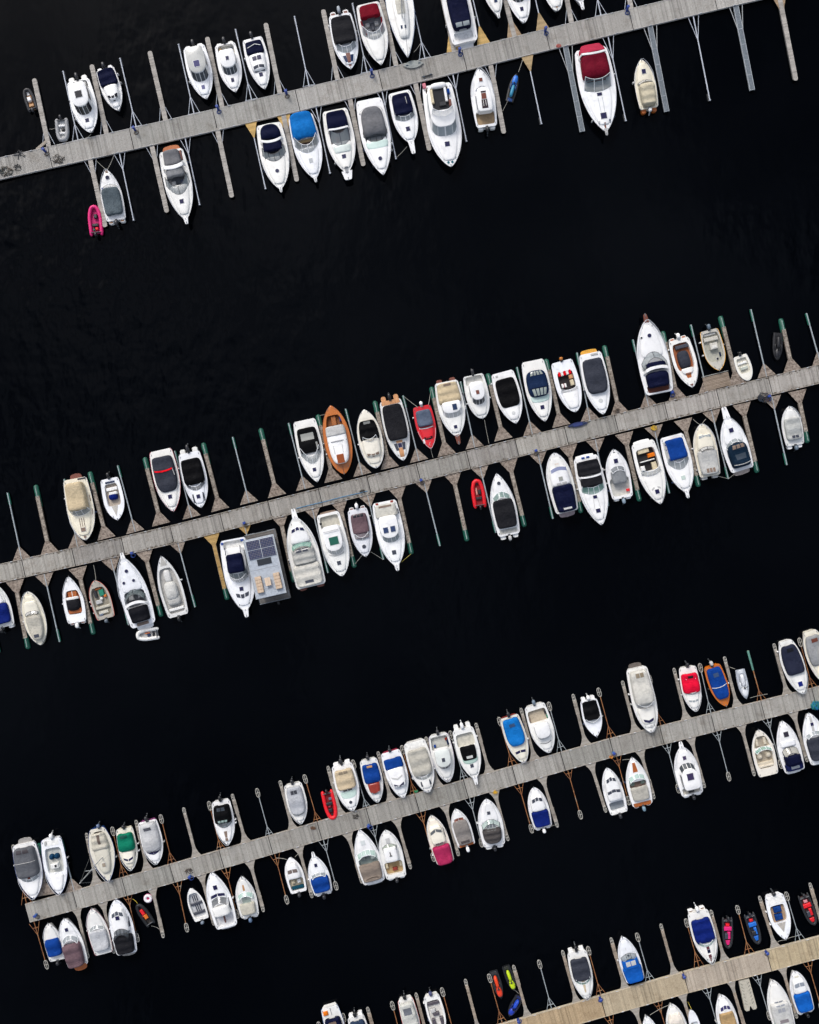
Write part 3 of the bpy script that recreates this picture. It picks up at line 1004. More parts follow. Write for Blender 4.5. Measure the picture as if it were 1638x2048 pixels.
        for i in range(nu + 1):
            u = -cos(pi * i / nu)
            u = max(-0.9999, min(0.9999, u))
            t = t0 + (t1 - t0) * (u + 1) / 2
            ww = wl(t, u)
            row = []
            for j in range(nv + 1):
                v = -cos(pi * j / nv)
                y = v * ww
                z = zz(t, y * 0.99999)
                row.append((s.X(t), y, z if z is not None else s.zd(max(t, 0), y) + base))
            rows.append(row)
        mb.grid(rows)
        o = mb.build(name, mat(kind, col), s.root, sharp=60)
        s.surf.append(zz)
        return o
    def cab(s, t0, t1, w, h, fs=0.1, col='white', roof=None, win='dark', nf=2.6, nr=7, over=0.0, name='cabin'):
        m = 9
        z0 = min(s.zd(t0), s.zd(t1)) - 0.02
        base = s.outline(t0, t1, w, nr, nf, m)
        top = s.outline(t0 + 0.008, t1 - fs, w * 0.86, nr, nf, m)
        # loops counter-clockwise: +y side from rear to front then -y back
        def loop(o, z):
            pts = [(s.X(t), -y, z) for t, y in o]
            return pts + [(s.X(t), y, z) for t, y in reversed(o[1:-1])]
        b0, b1 = loop(base, z0), loop(top, z0 + h)
        mb = MB()
        mb.grid([b0, b1], True)
        mb.build('cabin_wall', mat('gel', col), s.root, sharp=50)
        # panes: front ones between the side posts, side ones along the walls
        n = len(b0)
        def lerp(i, f, off):
            i0 = int(math.floor(i)); fr = i - i0
            a = Vector(b0[i0 % n]).lerp(Vector(b0[(i0 + 1) % n]), fr)
            b = Vector(b1[i0 % n]).lerp(Vector(b1[(i0 + 1) % n]), fr)
            p = a + (b - a) * f
            c = Vector((s.X((t0 + t1) / 2), 0, p.z))
            d = (p - c); d.z = 0
            d.normalize()
            return p + d * off + Vector((0, 0, off))
        if win:
            def pane(i0, i1, f0=0.22, f1=0.88):
                pm = MB()
                k = max(2, int(i1 - i0))
                g0, g1 = i0 + 0.14, i1 - 0.14
                rows = [[lerp(g0 + (g1 - g0) * q / k, f, 0.02) for q in range(k + 1)] for f in (f0, f1)]
                pm.grid(rows)
                pm.build('window_pane', mat('dglass', win), s.root, sharp=50)
            f = 2 * m       # index of the foremost point
            pane(f - 5, f - 2); pane(f - 2, f); pane(f, f + 2); pane(f + 2, f + 5)
            pane(4, f - 7, 0.4, 0.85)
            pane(f + 7, n - 4, 0.4, 0.85)
        rf = MB()
        eave = s.outline(t0 - over, t1 - fs + 0.012, w * 0.90, nr, nf, m)
        ri = s.outline(t0 - over + 0.02, t1 - fs - 0.015, w * 0.80, nr, nf, m)
        rings = [loop(eave, z0 + h), loop(eave, z0 + h + 0.05), loop(ri, z0 + h + 0.10)]
        ids = rf.grid(rings, True)
        rf.f.append(tuple(ids[-1]))
        rf.f.append(tuple(reversed(ids[0])))
        o = rf.build('roof', mat('gel', roof or col), s.root, sharp=40)
        eo = eave
        def zz(t, y):
            if not (t0 - over + 0.01 < t < t1 - fs): return None
            ww = w * 0.8 * s.hb(t)
            return z0 + h + 0.10 if abs(y) < ww else None
        s.surf.append(zz)
        return z0 + h + 0.10
    def ws(s, t, w, ln, col='clear', dep=0.10, n=3, h=0.5, wing=0.0, frame='#e4e5e6'):
        """Raked wrap-round windscreen: t is the foremost point of its foot."""
        def foot(a):
            tt = t - dep * (abs(a) ** 2.2)
            y = a * w * s.hb(tt) 
            return (s.X(tt), y, s.zsurf(tt, y) + 0.01)
        def head(a):
            tt = t - ln - dep * (abs(a) ** 2.2)
            y = a * w * 0.9 * s.hb(t - dep)
            f = foot(a)
            return (s.X(tt), y, s.zd(t) + h)
        fr = MB()
        for i in range(n):
            a0, a1 = -1 + 2 * i / n, -1 + 2 * (i + 1) / n
            aa = [a0 + 0.015 + (a1 - a0 - 0.03) * k / 4 for k in range(5)]
            pm = MB()
            pm.grid([[foot(a) for a in aa], [head(a) for a in aa]])
            pm.build('windscreen_pane', mat('glass', col), s.root, sharp=50)
        for i in range(n + 1):
            a = -1 + 2 * i / n
            fr.tube([foot(a), head(a)], 0.03, 4)
        aa = [-1 + 2 * k / 12 for k in range(13)]
        fr.tube([head(a) for a in aa], 0.028, 5)
        fr.tube([foot(a) for a in aa], 0.02, 4)
        if wing > 0:
            for sg in (-1, 1):
                h0, f0 = head(sg), foot(sg)
                tw = t - dep - wing
                yb = sg * w * s.hb(tw)
                bk = (s.X(tw), yb, s.zsurf(tw, yb) + 0.02)
                fr.tube([h0, bk], 0.025, 4)
                pm = MB()
                pm.poly([f0, h0, bk])
                pm.build('windscreen_wing', mat('glass', col), s.root)
        fr.build('windscreen_frame', mat('paint', frame), s.root)
    def hat(s, t, v=0.0, sx=0.55, sy=0.55, col='hatch', rnd=False, dz=0.0, fr='#d8d8d6'):
        y = v * s.B
        z = s.zsurf(t, y) + dz
        sx, sy = sx * 1.12, sy * 1.12
        mb = MB(); gm = MB()
        if rnd:
            c = [(s.X(t) + sx / 2 * cos(2 * pi * i / 16), y + sx / 2 * sin(2 * pi * i / 16)) for i in range(16)]
            mb.prism(c, z - 0.06, z + 0.035)
            c = [(s.X(t) + sx * 0.44 * cos(2 * pi * i / 16), y + sx * 0.44 * sin(2 * pi * i / 16)) for i in range(16)]
            gm.prism(c, z + 0.03, z + 0.05)
        else:
            mb.box(s.X(t), y, z - 0.08, z + 0.035, sx, sy, 0, 0.012)
            gm.box(s.X(t), y, z + 0.03, z + 0.05, sx * 0.88, sy * 0.88, 0, 0.008)
        o = mb.build('hatch', mat('gel', fr), s.root)
        gm.build('hatch_lens', mat('dglass', col), o)
    def strip(s, t0, t1, w0, w1, col, v=0.0, name='teak_strip', kind='wood', dz=0.018):
        rows = []
        for i in range(9):
            t = t0 + (t1 - t0) * i / 8
            hw = (w0 + (w1 - w0) * i / 8) * s.B
            rows.append([(s.X(t), v * s.B + y, s.zsurf(t, v * s.B + y) + dz) for y in (-hw, -hw * 0.5, 0, hw * 0.5, hw)])
        mb = MB()
        mb.grid(rows)
        # give the sheet a thickness
        low = [[(x, y, z - dz - 0.01) for x, y, z in r] for r in rows]
        edge = [rows[0][j] for j in range(5)] + [r[-1] for r in rows[1:]] + list(reversed(rows[-1][:-1])) + [r[0] for r in reversed(rows[1:-1])]
        edl = [low[0][j] for j in range(5)] + [r[-1] for r in low[1:]] + list(reversed(low[-1][:-1])) + [r[0] for r in reversed(low[1:-1])]
        mb.grid([edl, edge], True)
        mb.build(name, mat(kind, col), s.root, sharp=40)
    def win(s, t, w, n=3, lt=0.07, col='hatch', vee=0.03, gap=0.06):
        """Row of n deck-house panes set across the boat on the coachroof."""
        for i in range(n):
            a0 = -1 + 2 * i / n + gap / 2 * 2
            a1 = -1 + 2 * (i + 1) / n - gap / 2 * 2
            rows = []
            for f in (0, 0.5, 1):
                row = []
                for k in range(4):
                    a = a0 + (a1 - a0) * k / 3
                    tt = t - vee * abs(a) * (1 if vee > 0 else 1) + lt * (f - 0.5)
                    y = a * w * s.hb(tt)
                    row.append((s.X(tt), y, s.zsurf(tt, y) + 0.022))
                rows.append(row)
            mb = MB()
            mb.grid(rows)
            low = [rows[0][k] for k in range(4)] + [rows[1][3], rows[2][3]] + [rows[2][k] for k in (2, 1, 0)] + [rows[1][0]]
            mb.grid([[(x, y, z - 0.06) for x, y, z in low], low], True)
            mb.build('window_pane', mat('dglass', col), s.root, sharp=40)
    def box(s, t, v, lx, ly, h, col, name='seat', kind='rubber', floor=False, dz=0.0, b=0.06, rz=0.0):
        y = v * s.B
        z = (s.floor(t) if floor else s.zsurf(t, y)) + dz
        mb = MB()
        mb.box(s.X(t), y, z - 0.03, z + h, lx, ly, rz, b)
        return mb.build(name, mat(kind, col), s.root)
    def dome(s, t, v, rx, ry, h, col, name='seat', kind='rubber', floor=False, k=3.0, dz=0.0):
        y = v * s.B
        z = (s.floor(t) if floor else s.zsurf(t, y)) + dz
        mb = MB()
        mb.ellipsoid((s.X(t), y, z), (rx, ry, h), 14, 6, k, 0, 0.0)
        return mb.build(name, mat(kind, col), s.root, sharp=60)
    def arch(s, t, w, h, col='white', th=0.28, sweep=0.05, z=0.0):
        """Radar arch: a broad band rising from both gunwales and bowed aft or forward."""
        rows = []
        for i in range(13):
            a = -1 + 2 * i / 12
            tt = t + sweep * (1 - abs(a) ** 2)
            y = w * s.hb(t) * sp_(a, 0.85)
            zz = s.zs(t) + z + h * max(0, 1 - abs(a) ** 6) ** (1 / 3)
            rows.append([(s.X(tt) - th / 2, y, zz), (s.X(tt) - th * 0.4, y, zz + 0.05), (s.X(tt) + th * 0.4, y, zz + 0.05), (s.X(tt) + th / 2, y, zz)])
        mb = MB()
        mb.grid(rows, True)
        mb.build('radar_arch', mat('gel', col), s.root, sharp=40)
    def rail(s, t0=0.5, h=0.45, t1=0.985, inset=0.94):
        mb = MB()
        up = []
        n = 7
        ts = [t0 + (t1 - t0) * i / n for i in range(n + 1)]
        pts = []
        for sg in (1, -1):
            row = []
            for t in ts:
                y = sg * s.hb(t) * inset
                k = min(1, (t - t0) / (0.12 * (1 - t0) + 1e-6) * 0.5)
                row.append((s.X(t), y, s.zs(t) + h * k))
            pts.append(row)
        full = pts[0] + list(reversed(pts[1]))
        mb.tube(full, 0.022, 4)
        for row in pts:
            for i in (2, 4, 6):
                x, y, z = row[i]
                t = ts[i]
                mb.tube([(x, y, s.zs(t)), (x, y, z)], 0.014, 4)
        mb.build('bow_rail', mat('paint', '#c3c6ca'), s.root)
    def pul(s, ln=0.6, w=0.34, col='white', kind='gel'):
        mb = MB()
        z = s.zs(1.0)
        a = s.X(0.96)
        e = s.X(1.0) + ln
        mb.prism([(a, -w * 0.75), (e - 0.1, -w / 2), (e, -w / 3), (e, w / 3), (e - 0.1, w / 2), (a, w * 0.75)], z - 0.02, z + 0.07, 0.02)
        o = mb.build('bow_pulpit', mat(kind, col), s.root)
        mb = MB()
        mb.box(e - 0.12, 0, z + 0.06, z + 0.14, 0.4, 0.09)
        mb.build('anchor', mat('metal', '#85888a'), o)
    def plat(s, d=0.6, w=0.85, col='white', kind='gel', z=0.32):
        mb = MB()
        hw = s.hb(0) * w
        x = s.X(0)
        r = min(0.35, d * 0.5)
        poly = [(x + 0.15, -hw), (x + 0.15, hw), (x - d + r, hw), (x - d + r * 0.3, hw - r * 0.4), (x - d, hw - r * 1.2), (x - d - 0.06, 0),
                (x - d, -hw + r * 1.2), (x - d + r * 0.3, -hw + r * 0.4), (x - d + r, -hw)]
        mb.prism(poly, z - 0.1, z, 0.02)
        mb.build('swim_platform', mat(kind, col), s.root)
    def steps(s, d=0.55, w=0.34, col='white', kind='gel', pad=None):
        for sg in (-1, 1):
            mb = MB()
            hw = s.hb(0)
            x = s.X(0)
            y0, y1 = hw * 0.98, hw * (1 - 2 * w)
            poly = [(x + 0.1, sg * y1), (x + 0.1, sg * y0), (x - d * 0.75, sg * y0), (x - d, sg * (y0 * 0.8 + y1 * 0.2)), (x - d, sg * (y0 * 0.25 + y1 * 0.75)), (x - d * 0.8, sg * y1)]
            if sg > 0:
                poly.reverse()
            poly.reverse()
            mb.prism(poly, 0.05, s.fb * 0.75, 0.03)
            o = mb.build('swim_step', mat(kind, col), s.root)
            if pad:
                pm = MB()
                pm.box(x - d * 0.4, sg * (y0 + y1) / 2, s.fb * 0.75 - 0.01, s.fb * 0.75 + 0.02, d * 0.6, abs(y0 - y1) * 0.7)
                pm.build('step_pad', mat('wood', pad), o)
    def outboard(s, col='char', ln=0.8, v=0.0, big=1.0, off=0.0):
        x = s.X(0) - 0.12 - off
        y = v * s.B
        o = empty('outboard_motor', (x, y, 0))
        o.parent = s.root
        mb = MB()
        z = s.fb * 0.95 + 0.25
        mb.ellipsoid((-ln * 0.36, 0, z), (ln * 0.46, 0.22 * big, 0.26), 12, 8, 2.7)
        mb.build('cowling', mat('paint', col), o, sharp=60)
        mb = MB()
        mb.box(0.08, 0, s.fb * 0.4, z - 0.1, 0.32, 0.3)
        mb.tube([(-0.25, 0, z - 0.2), (-ln * 0.75, 0, z - 0.5), (-ln * 0.95, 0, max(0.05, z - 0.85))], 0.09, 6)
        mb.build('leg', mat('paint', '#3a3d40' if col != 'white' else '#b8babb'), o)
    def fender(s, t, sg, col='white'):
        mb = MB()
        y = sg * (s.hb(t) + 0.10)
        z = s.zs(t)
        mb.tube([(s.X(t), y, z - 0.62), (s.X(t), y, z - 0.55), (s.X(t), y, z - 0.12), (s.X(t), y, z - 0.05)], 0.1, 8, radii=[0.03, 0.1, 0.1, 0.03])
        mb.tube([(s.X(t), y, z - 0.05), (s.X(t), sg * s.hb(t) * 0.97, z + 0.04)], 0.012, 4)
        mb.build('fender', mat('rubber', col), s.root)
    def line(s, pts, r, col, name, kind='paint'):
        mb = MB()
        mb.tube([(s.X(t), v * s.B, s.zsurf(t, v * s.B) + dz) for t, v, dz in pts], r, 5)
        return mb.build(name, mat(kind, col), s.root)
    def band(s, t, w, col, wd=0.1, dz=0.02, sweep=0.0, name='strap', kind='canvas'):
        """Narrow band laid across the covers."""
        rows = []
        for i in range(13):
            a = -1 + i / 6
            tt = t + sweep * (1 - a * a)
            y = a * w * s.hb(t)
            rows.append([(s.X(tt) + d, y, s.zsurf(tt, y) + dz) for d in (-wd / 2, wd / 2)])
        mb = MB()
        mb.grid(rows)
        top = [r[0] for r in rows] + [r[1] for r in reversed(rows)]
        mb.grid([[(x, y, z - 0.05) for x, y, z in top], top], True)
        mb.build(name, mat(kind, col), s.root)
    def panes(s, t0, t1, w0, w1, n, col='lgrey', frame=None):
        """Clear vinyl panes sewn into a canvas top, lying on whatever is below."""
        for i in range(n):
            a0, a1 = -1 + 2 * i / n + 0.07, -1 + 2 * (i + 1) / n - 0.07
            rows = []
            for f in (0, 0.33, 0.67, 1):
                t = t0 + (t1 - t0) * f
                w = w0 + (w1 - w0) * f
                rows.append([(s.X(t), (a0 + (a1 - a0) * k / 3) * w * s.B, s.zsurf(t, (a0 + (a1 - a0) * k / 3) * w * s.B) + 0.02) for k in range(4)])
            mb = MB()
            mb.grid(rows)
            mb.build('vinyl_window', mat('dglass', col), s.root, sharp=70)

def ribboat(ref, pier, side, bow, stern, w, tube='red', floor='char', seats=(), ob='char', r=None, cat='inflatable boat', fcov=None):
    """Inflatable: one tube bent round the bow, floor, seats, motor."""
    A, Bp = P(stern[0], stern[1], 0.45), P(bow[0], bow[1], 0.45)
    d = Bp - A
    L = d.length
    hw = w / PXM / 2
    r = r or hw * 0.3
    root = empty('inflatable_boat', ((A.x + Bp.x) / 2, (A.y + Bp.y) / 2, 0), atan2(d.y, d.x))
    tag(root, 'x', cat, 'boats moored at the piers')
    BOATS.append((root, ref, pier, side, ((bow[0] + stern[0]) / 2, (bow[1] + stern[1]) / 2)))
    X = lambda t: (t - 0.5) * L
    def hy(t):
        if t < 0.45: return (hw - r) * (0.94 + 0.06 * t / 0.45)
        u = (t - 0.45) / 0.55
        return (hw - r) * max(0, 1 - u ** 2.4) ** 0.7
    ts = [0, 0.03, 0.1, 0.25, 0.4, 0.5, 0.6, 0.7, 0.78, 0.85, 0.91, 0.955, 0.985, 1.0]
    side1 = [(X(t) - (r if t > 0.9 else 0) * (t - 0.9) / 0.1, hy(t), 0.32 + 0.18 * t * t) for t in ts]
    pts = side1 + [(x, -y, z) for x, y, z in reversed(side1[:-1])]
    rad = [r * 0.25, r * 0.75] + [r] * (len(pts) - 4) + [r * 0.75, r * 0.25]
    mb = MB()
    mb.tube(pts, r, 10, radii=rad)
    mb.build('tube', mat('rubber', tube), root, sharp=70)
    mb = MB()
    rows = []
    for t in [0.06 + 0.9 * i / 12 for i in range(13)]:
        y = max(0.02, hy(t) - r * 0.3)
        rows.append([(X(t), -y, 0.26), (X(t), 0, 0.22), (X(t), y, 0.26)])
    mb.grid(rows)
    mb.build('floor', mat('floor', floor), root)
    mb = MB()
    rows = [[(X(t), -hy(t) * 0.95, -0.05), (X(t), 0, -0.2), (X(t), hy(t) * 0.95, -0.05)] for t in [0.04, 0.3, 0.6, 0.85, 0.97]]
    mb.grid(rows)
    mb.build('hull', mat('rubber', '#2a2b2d'), root)
    mb = MB()
    mb.box(X(0.1), 0, 0.2, 0.62, 0.07, 2 * (hw - r) * 0.95)
    mb.build('transom', mat('paint', '#55575a'), root)
    for (t, v, lx, ly, h, col, nm) in seats:
        mb = MB()
        mb.box(X(t), v * hw, 0.22, 0.24 + h, lx, ly, 0, 0.06)
        mb.build(nm, mat('rubber', col), root)
    if ob:
        o = empty('outboard_motor', (X(0.04), 0, 0)); o.parent = root
        mb = MB()
        mb.ellipsoid((-0.12, 0, 0.75), (0.3, 0.17, 0.22), 10, 6, 2.7)
        mb.build('cowling', mat('paint', ob), o, sharp=60)
        mb = MB()
        mb.box(-0.1, 0, 0.0, 0.7, 0.2, 0.14)
        mb.build('leg', mat('paint', '#2c2e30'), o)
    return root

def jetski(ref, pier, side, bow, stern, w, body='char', accent='blue', seat='black', nose=None, cover=None):
    A, Bp = P(stern[0], stern[1], 0.5), P(bow[0], bow[1], 0.5)
    d = Bp - A
    L = d.length
    hw = w / PXM / 2
    root = empty('jet_ski', ((A.x + Bp.x) / 2, (A.y + Bp.y) / 2, 0), atan2(d.y, d.x))
    tag(root, 'x', 'jet ski', 'boats moored at the piers')
    BOATS.append((root, ref, pier, side, ((bow[0] + stern[0]) / 2, (bow[1] + stern[1]) / 2)))
    X = lambda t: (t - 0.5) * L
    def hy(t):
        if t < 0.45: return hw * (0.86 + 0.14 * sin(pi / 2 * t / 0.45))
        u = (t - 0.45) / 0.55
        return hw * max(0.0, 1 - u ** 2.2) ** 0.75
    ts = [0, 0.04, 0.12, 0.25, 0.4, 0.52, 0.64, 0.75, 0.84, 0.91, 0.96, 1.0]
    mb = MB()
    rows = []
    for t in ts:
        h = hy(t)
        zg = 0.36 + 0.12 * t
        prof = [(0, -0.15), (h * 0.8, 0.0), (h, zg * 0.75), (h * 0.92, zg), (h * 0.62, zg + 0.03), (h * 0.5, zg - 0.06 if t < 0.6 else zg + 0.05), (0, zg - 0.05 if t < 0.6 else zg + 0.16)]
        row = [(X(t), y, z) for y, z in prof]
        rows.append([(x, -y, z) for x, y, z in reversed(row)] + row[1:])
    ids = mb.grid(rows)
    mb.f.append(tuple(ids[0]))
    mb.build('hull', mat('rubber', body), root, sharp=50)
    mb = MB()       # seat
    mb.ellipsoid((X(0.36), 0, 0.42), (L * 0.22, hw * 0.36, 0.42), 12, 6, 3, 0, 0.0)
    mb.build('seat', mat('rubber', seat), root, sharp=60)
    mb = MB()       # hood
    mb.ellipsoid((X(0.74), 0, 0.42), (L * 0.19, hw * 0.58, 0.32), 12, 6, 2.3, 0, 0.0)
    mb.build('hood', mat('paint', accent), root, sharp=60)
    for sg in (-1, 1):
        mb = MB()
        mb.ellipsoid((X(0.52), sg * hw * 0.55, 0.45), (L * 0.12, hw * 0.16, 0.16), 10, 5, 2.5, 0, 0.0)
        mb.build('side_fairing', mat('paint', nose or accent), root, sharp=60)
    mb = MB()
    mb.tube([(X(0.56), -hw * 0.62, 0.86), (X(0.6), -hw * 0.2, 0.9), (X(0.6), hw * 0.2, 0.9), (X(0.56), hw * 0.62, 0.86)], 0.03, 6)
    mb.box(X(0.61), 0, 0.6, 0.9, 0.18, 0.16)
    mb.build('handlebar', mat('paint', 'black'), root)
    mb = MB()
    mb.box(X(0.07), 0, 0.2, 0.37, L * 0.12, hw * 1.5, 0, 0.05)
    mb.build('rear_deck', mat('floor', nose or '#2b2c2e'), root)
    return root
# ------------------------------------------------------------------ the boats, pier by pier (t runs from stern 0 to bow 1)
# ===== top pier, upper side
r = ribboat('small black inflatable with tan floor', 'top', 'upper', (52, 177), (67, 222), 23, 'char', 'tan',
            [(0.5, 0, 0.5, 0.45, 0.5, 'white', 'console'), (0.25, 0, 0.35, 0.6, 0.3, 'tan', 'seat'), (0.8, 0, 0.5, 0.4, 0.12, 'white', 'locker')], 'char')
ribboat('small pale grey inflatable dinghy', 'top', 'upper', (127, 284), (122, 236), 28, '#8f9092', 'offwhite',
        [(0.62, 0, 0.28, 0.8, 0.22, 'white', 'bench'), (0.32, 0, 0.28, 0.8, 0.25, 'white', 'bench'), (0.48, 0.1, 0.35, 0.35, 0.35, 'char', 'fuel_tank')], 'char')

b = Boat('white pilothouse boat with square black roof hatch', 'top', 'upper', (182, 266), (155, 160), 51, ob=('char', 0.95), q=0.8,
         pit=(0.02, 0.2, 0.75, 0.4, 'lgrey'))
b.steps(0.6, 0.3, 'offwhite'); b.cab(0.14, 0.70, 0.76, 1.35, 0.14); b.hat(0.36, 0, 0.85, 0.85, 'dark'); b.hat(0.78, 0, 0.45, 0.45)
b.box(0.07, 0.4, 0.4, 0.5, 0.35, 'lgrey', 'locker', floor=True); b.box(0.08, -0.4, 0.4, 0.4, 0.3, 'beige', 'locker', floor=True)
b = Boat('white boat with square navy aft canvas', 'top', 'upper', (237, 222), (209, 137), 40, ob='char', tr=0.9, deck='white')
b.cov(0.05, 0.42, 0.9, 0.55, 'navy', k=6); b.cov(0.42, 0.78, 0.72, 0.6, 'white', k=3.5, kind='gel', name='cabin_top'); b.win(0.75, 0.62, 3, 0.10, 'dark', 0.05)
b.steps(0.35, 0.28)

b = Boat('pilothouse boat with pale grey roof and lilac hatch', 'top', 'upper', (413, 199), (387, 92), 49, ob='char', pit=(0.01, 0.16, 0.7, 0.4, 'lgrey'))
b.steps(0.3, 0.3); b.cab(0.1, 0.72, 0.82, 1.25, 0.16, roof='#b9b9b4', win='smoke'); b.hat(0.42, 0, 0.8, 0.72, '#3c3a66'); b.hat(0.79, 0, 0.5, 0.4, '#5f5f86')
b.box(0.06, 0.1, 0.35, 0.7, 0.3, 'char', 'bench', floor=True)
b = Boat('white boat with small purple roof hatch', 'top', 'upper', (471, 185), (449, 87), 46, ob='char', pit=(0.02, 0.24, 0.76, 0.42, '#c9c5b8'))
b.steps(0.3, 0.3, 'offwhite'); b.cab(0.2, 0.7, 0.74, 1.0, 0.16, win='smoke'); b.hat(0.38, 0, 0.48, 0.38); b.hat(0.77, 0, 0.5, 0.36)
b.box(0.1, -0.5, 0.5, 0.3, 0.3, 'khaki', 'locker', floor=True); b.box(0.12, 0.45, 0.5, 0.35, 0.32, 'dblue', 'locker', floor=True)
b = Boat('white boat with navy cover and rope garland', 'top', 'upper', (530, 179), (504, 76), 45, ob='char', tm=0.35)
b.cov(0.08, 0.32, 0.8, 0.45, 'navy', k=6); b.line([(0.2, -0.62, 0.04), (0.18, -0.2, 0.06), (0.16, 0.1, 0.05), (0.2, 0.6, 0.05)], 0.035, 'offwhite', 'rope_garland')
b.cov(0.33, 0.66, 0.74, 0.6, 'white', k=3, kind='gel', name='cabin_top'); b.win(0.43, 0.42, 2, 0.085, 'hatch', 0); b.win(0.61, 0.56, 2, 0.1, 'slate', -0.02); b.hat(0.73, 0, 0.5, 0.45)

b = Boat('white cruiser with black cover and silver outboard', 'top', 'upper', (702, 139), (679, 28), 51, ob=('#8e959c', 1.0), coach=True)
b.steps(0.55, 0.3, 'white', pad='dteak'); b.cov(0.08, 0.57, 0.88, 0.75, 'char', k=6, h2=0.9); b.ws(0.72, 0.84, 0.09, 'clear', 0.10, 4, 0.6)
b.strip(0.72, 0.95, 0.17, 0.1, 'dteak'); b.win(0.82, 0.8, 2, 0.12, 'dblue', 0.0, 0.28)
b = Boat('white cruiser with bright red canopy', 'top', 'upper', (763, 131), (735, 6), 53, pit=(0.12, 0.5, 0.74, 0.45, '#8a8c90'), q=0.95)
b.cov(0.06, 0.26, 0.8, 0.75, 'red', k=5); b.line([(0.26, 0.78, 0.05), (0.4, 0.72, 0.25), (0.5, 0.55, 0.2)], 0.11, 'red', 'canvas_roll', 'canvas'); b.line([(0.26, -0.78, 0.05), (0.4, -0.72, 0.25), (0.5, -0.55, 0.2)], 0.11, 'red', 'canvas_roll', 'canvas')
b.ws(0.6, 0.86, 0.10, 'clear', 0.13, 5, 0.5, 0.05); b.box(0.36, 0, 0.9, 0.4, 0.3, 'slate', 'helm_seat', floor=True); b.box(0.32, 0.35, 0.5, 0.5, 0.3, 'lgrey', 'seat', floor=True); b.box(0.32, -0.35, 0.5, 0.5, 0.3, 'lgrey', 'seat', floor=True)
b.fender(0.78, 1, 'char'); b.fender(0.78, -1, 'char')

b = Boat('cream sailing yacht with mast and long boom', 'top', 'upper', (816, 117), (789, -62), 55, hull='offwhite', name='sailing_boat', cat='sailing boat',
         tm=0.38, p=1.9, q=1.0, tr=0.6, pit=(0.06, 0.3, 0.45, 0.4, '#b9b6ab'), coach=False, rub='#5c6b88')
b.cov(0.3, 0.78, 0.55, 0.42, 'offwhite', k=3, kind='gel', name='coachroof'); b.hat(0.67, 0.14, 0.42, 0.22, 'dblue'); b.hat(0.67, -0.14, 0.42, 0.22, 'dblue')
b.line([(0.28, 0, 1.25), (0.56, 0, 0.95)], 0.13, '#b8b5aa', 'boom_cover', 'canvas'); b.strip(0.36, 0.52, 0.34, 0.3, '#c2bfb4', 0, 'dodger_cover', 'canvas', 0.05)
mb = MB(); mb.tube([(b.X(0.56), 0, 1.0), (b.X(0.55), 0, 11.5)], 0.07, 8); mb.build('mast', mat('metal', '#c5c7c8'), b.root)
mb = MB(); mb.tube([(b.X(0.99), 0, 1.1), (b.X(0.555), 0, 11.4)], 0.02, 4); mb.build('forestay', mat('metal', '#9b9c9d'), b.root)
b.fender(0.3, -1, 'dblue'); b.fender(0.5, 1, 'dblue')

b = Boat('large white cruiser with long navy top, stern to pier', 'top', 'upper', (895, -75), (931, 84), 57, tr=0.9, pit=(0.03, 0.14, 0.7, 0.3, 'white'))
b.plat(0.5, 0.78); b.cov(0.14, 0.8, 0.70, 1.1, 'navy', k=6)
b.panes(0.15, 0.2, 0.5, 0.52, 2, 'clear'); b.ws(0.92, 0.7, 0.06, 'clear')
b = Boat('narrow white bow with square dark hatch', 'top', 'upper', (997, 33), (972, -72), 38, q=0.95)
b.hat(0.72, 0.05, 0.5, 0.4, 'dblue'); b.cov(0.1, 0.55, 0.8, 0.5, 'lgrey'); b.pul(0.3, 0.3)
b = Boat('white bow with wide curved windscreen', 'top', 'upper', (1049, 47), (1021, -78), 48, q=0.8)
b.cab(0.1, 0.72, 0.78, 1.0, 0.14, win='smoke'); b.hat(0.79, 0, 0.5, 0.4)
b = Boat('blunt cream bow with ribbed foredeck', 'top', 'upper', (1115, 23), (1092, -80), 40, hull='offwhite', q=0.6)
for k in (-0.12, -0.04, 0.04, 0.12):
    b.line([(0.75, k, 0.02), (0.94, k * 0.6, 0.02)], 0.025, 'tan', 'deck_batten')
b.cov(0.1, 0.6, 0.8, 0.5, 'beige')
b = Boat('white bow tip with narrow pulpit', 'top', 'upper', (1163, 10), (1136, -95), 42, q=0.95)
b.pul(0.7, 0.36); b.cov(0.1, 0.5, 0.8, 0.5, 'navy')

# ===== top pier, lower side
b = Boat('white boat with grey-green cover and round hatch', 'top', 'lower', (213, 340), (232, 440), 43, ob='char', tr=0.9, deck='white', p=1.9)
b.cov(0.09, 0.62, 0.86, 0.5, '#59646a', k=7); b.ws(0.70, 0.8, 0.06, 'lgrey', 0.04, 2, 0.4); b.hat(0.83, 0, 0.5, 0.5, 'navy', True); b.hat(0.94, 0, 0.45, 0.3, 'brown')
b.steps(0.3, 0.3, pad='pteak'); b.box(0.62, 0.6, 0.5, 0.35, 0.1, 'blue', 'folded_tarp', 'canvas')
r = ribboat('pink inflatable boat with black seats', 'top', 'lower', (187, 410), (193, 471), 29, 'pink', '#b41c62',
            [(0.62, -0.15, 0.5, 0.4, 0.4, 'char', 'console'), (0.34, 0, 0.35, 0.75, 0.35, 'char', 'seat'), (0.22, -0.15, 0.35, 0.35, 0.3, 'scarlet', 'fuel_tank'), (0.2, 0.25, 0.25, 0.2, 0.25, 'green', 'bucket')], 'black', r=0.22)
b = Boat('white cruiser with grey canvas and orange teak platform', 'top', 'lower', (373, 441), (341, 300), 55, pit=(0.3, 0.62, 0.72, 0.45, '#6d6f74'), q=0.9)
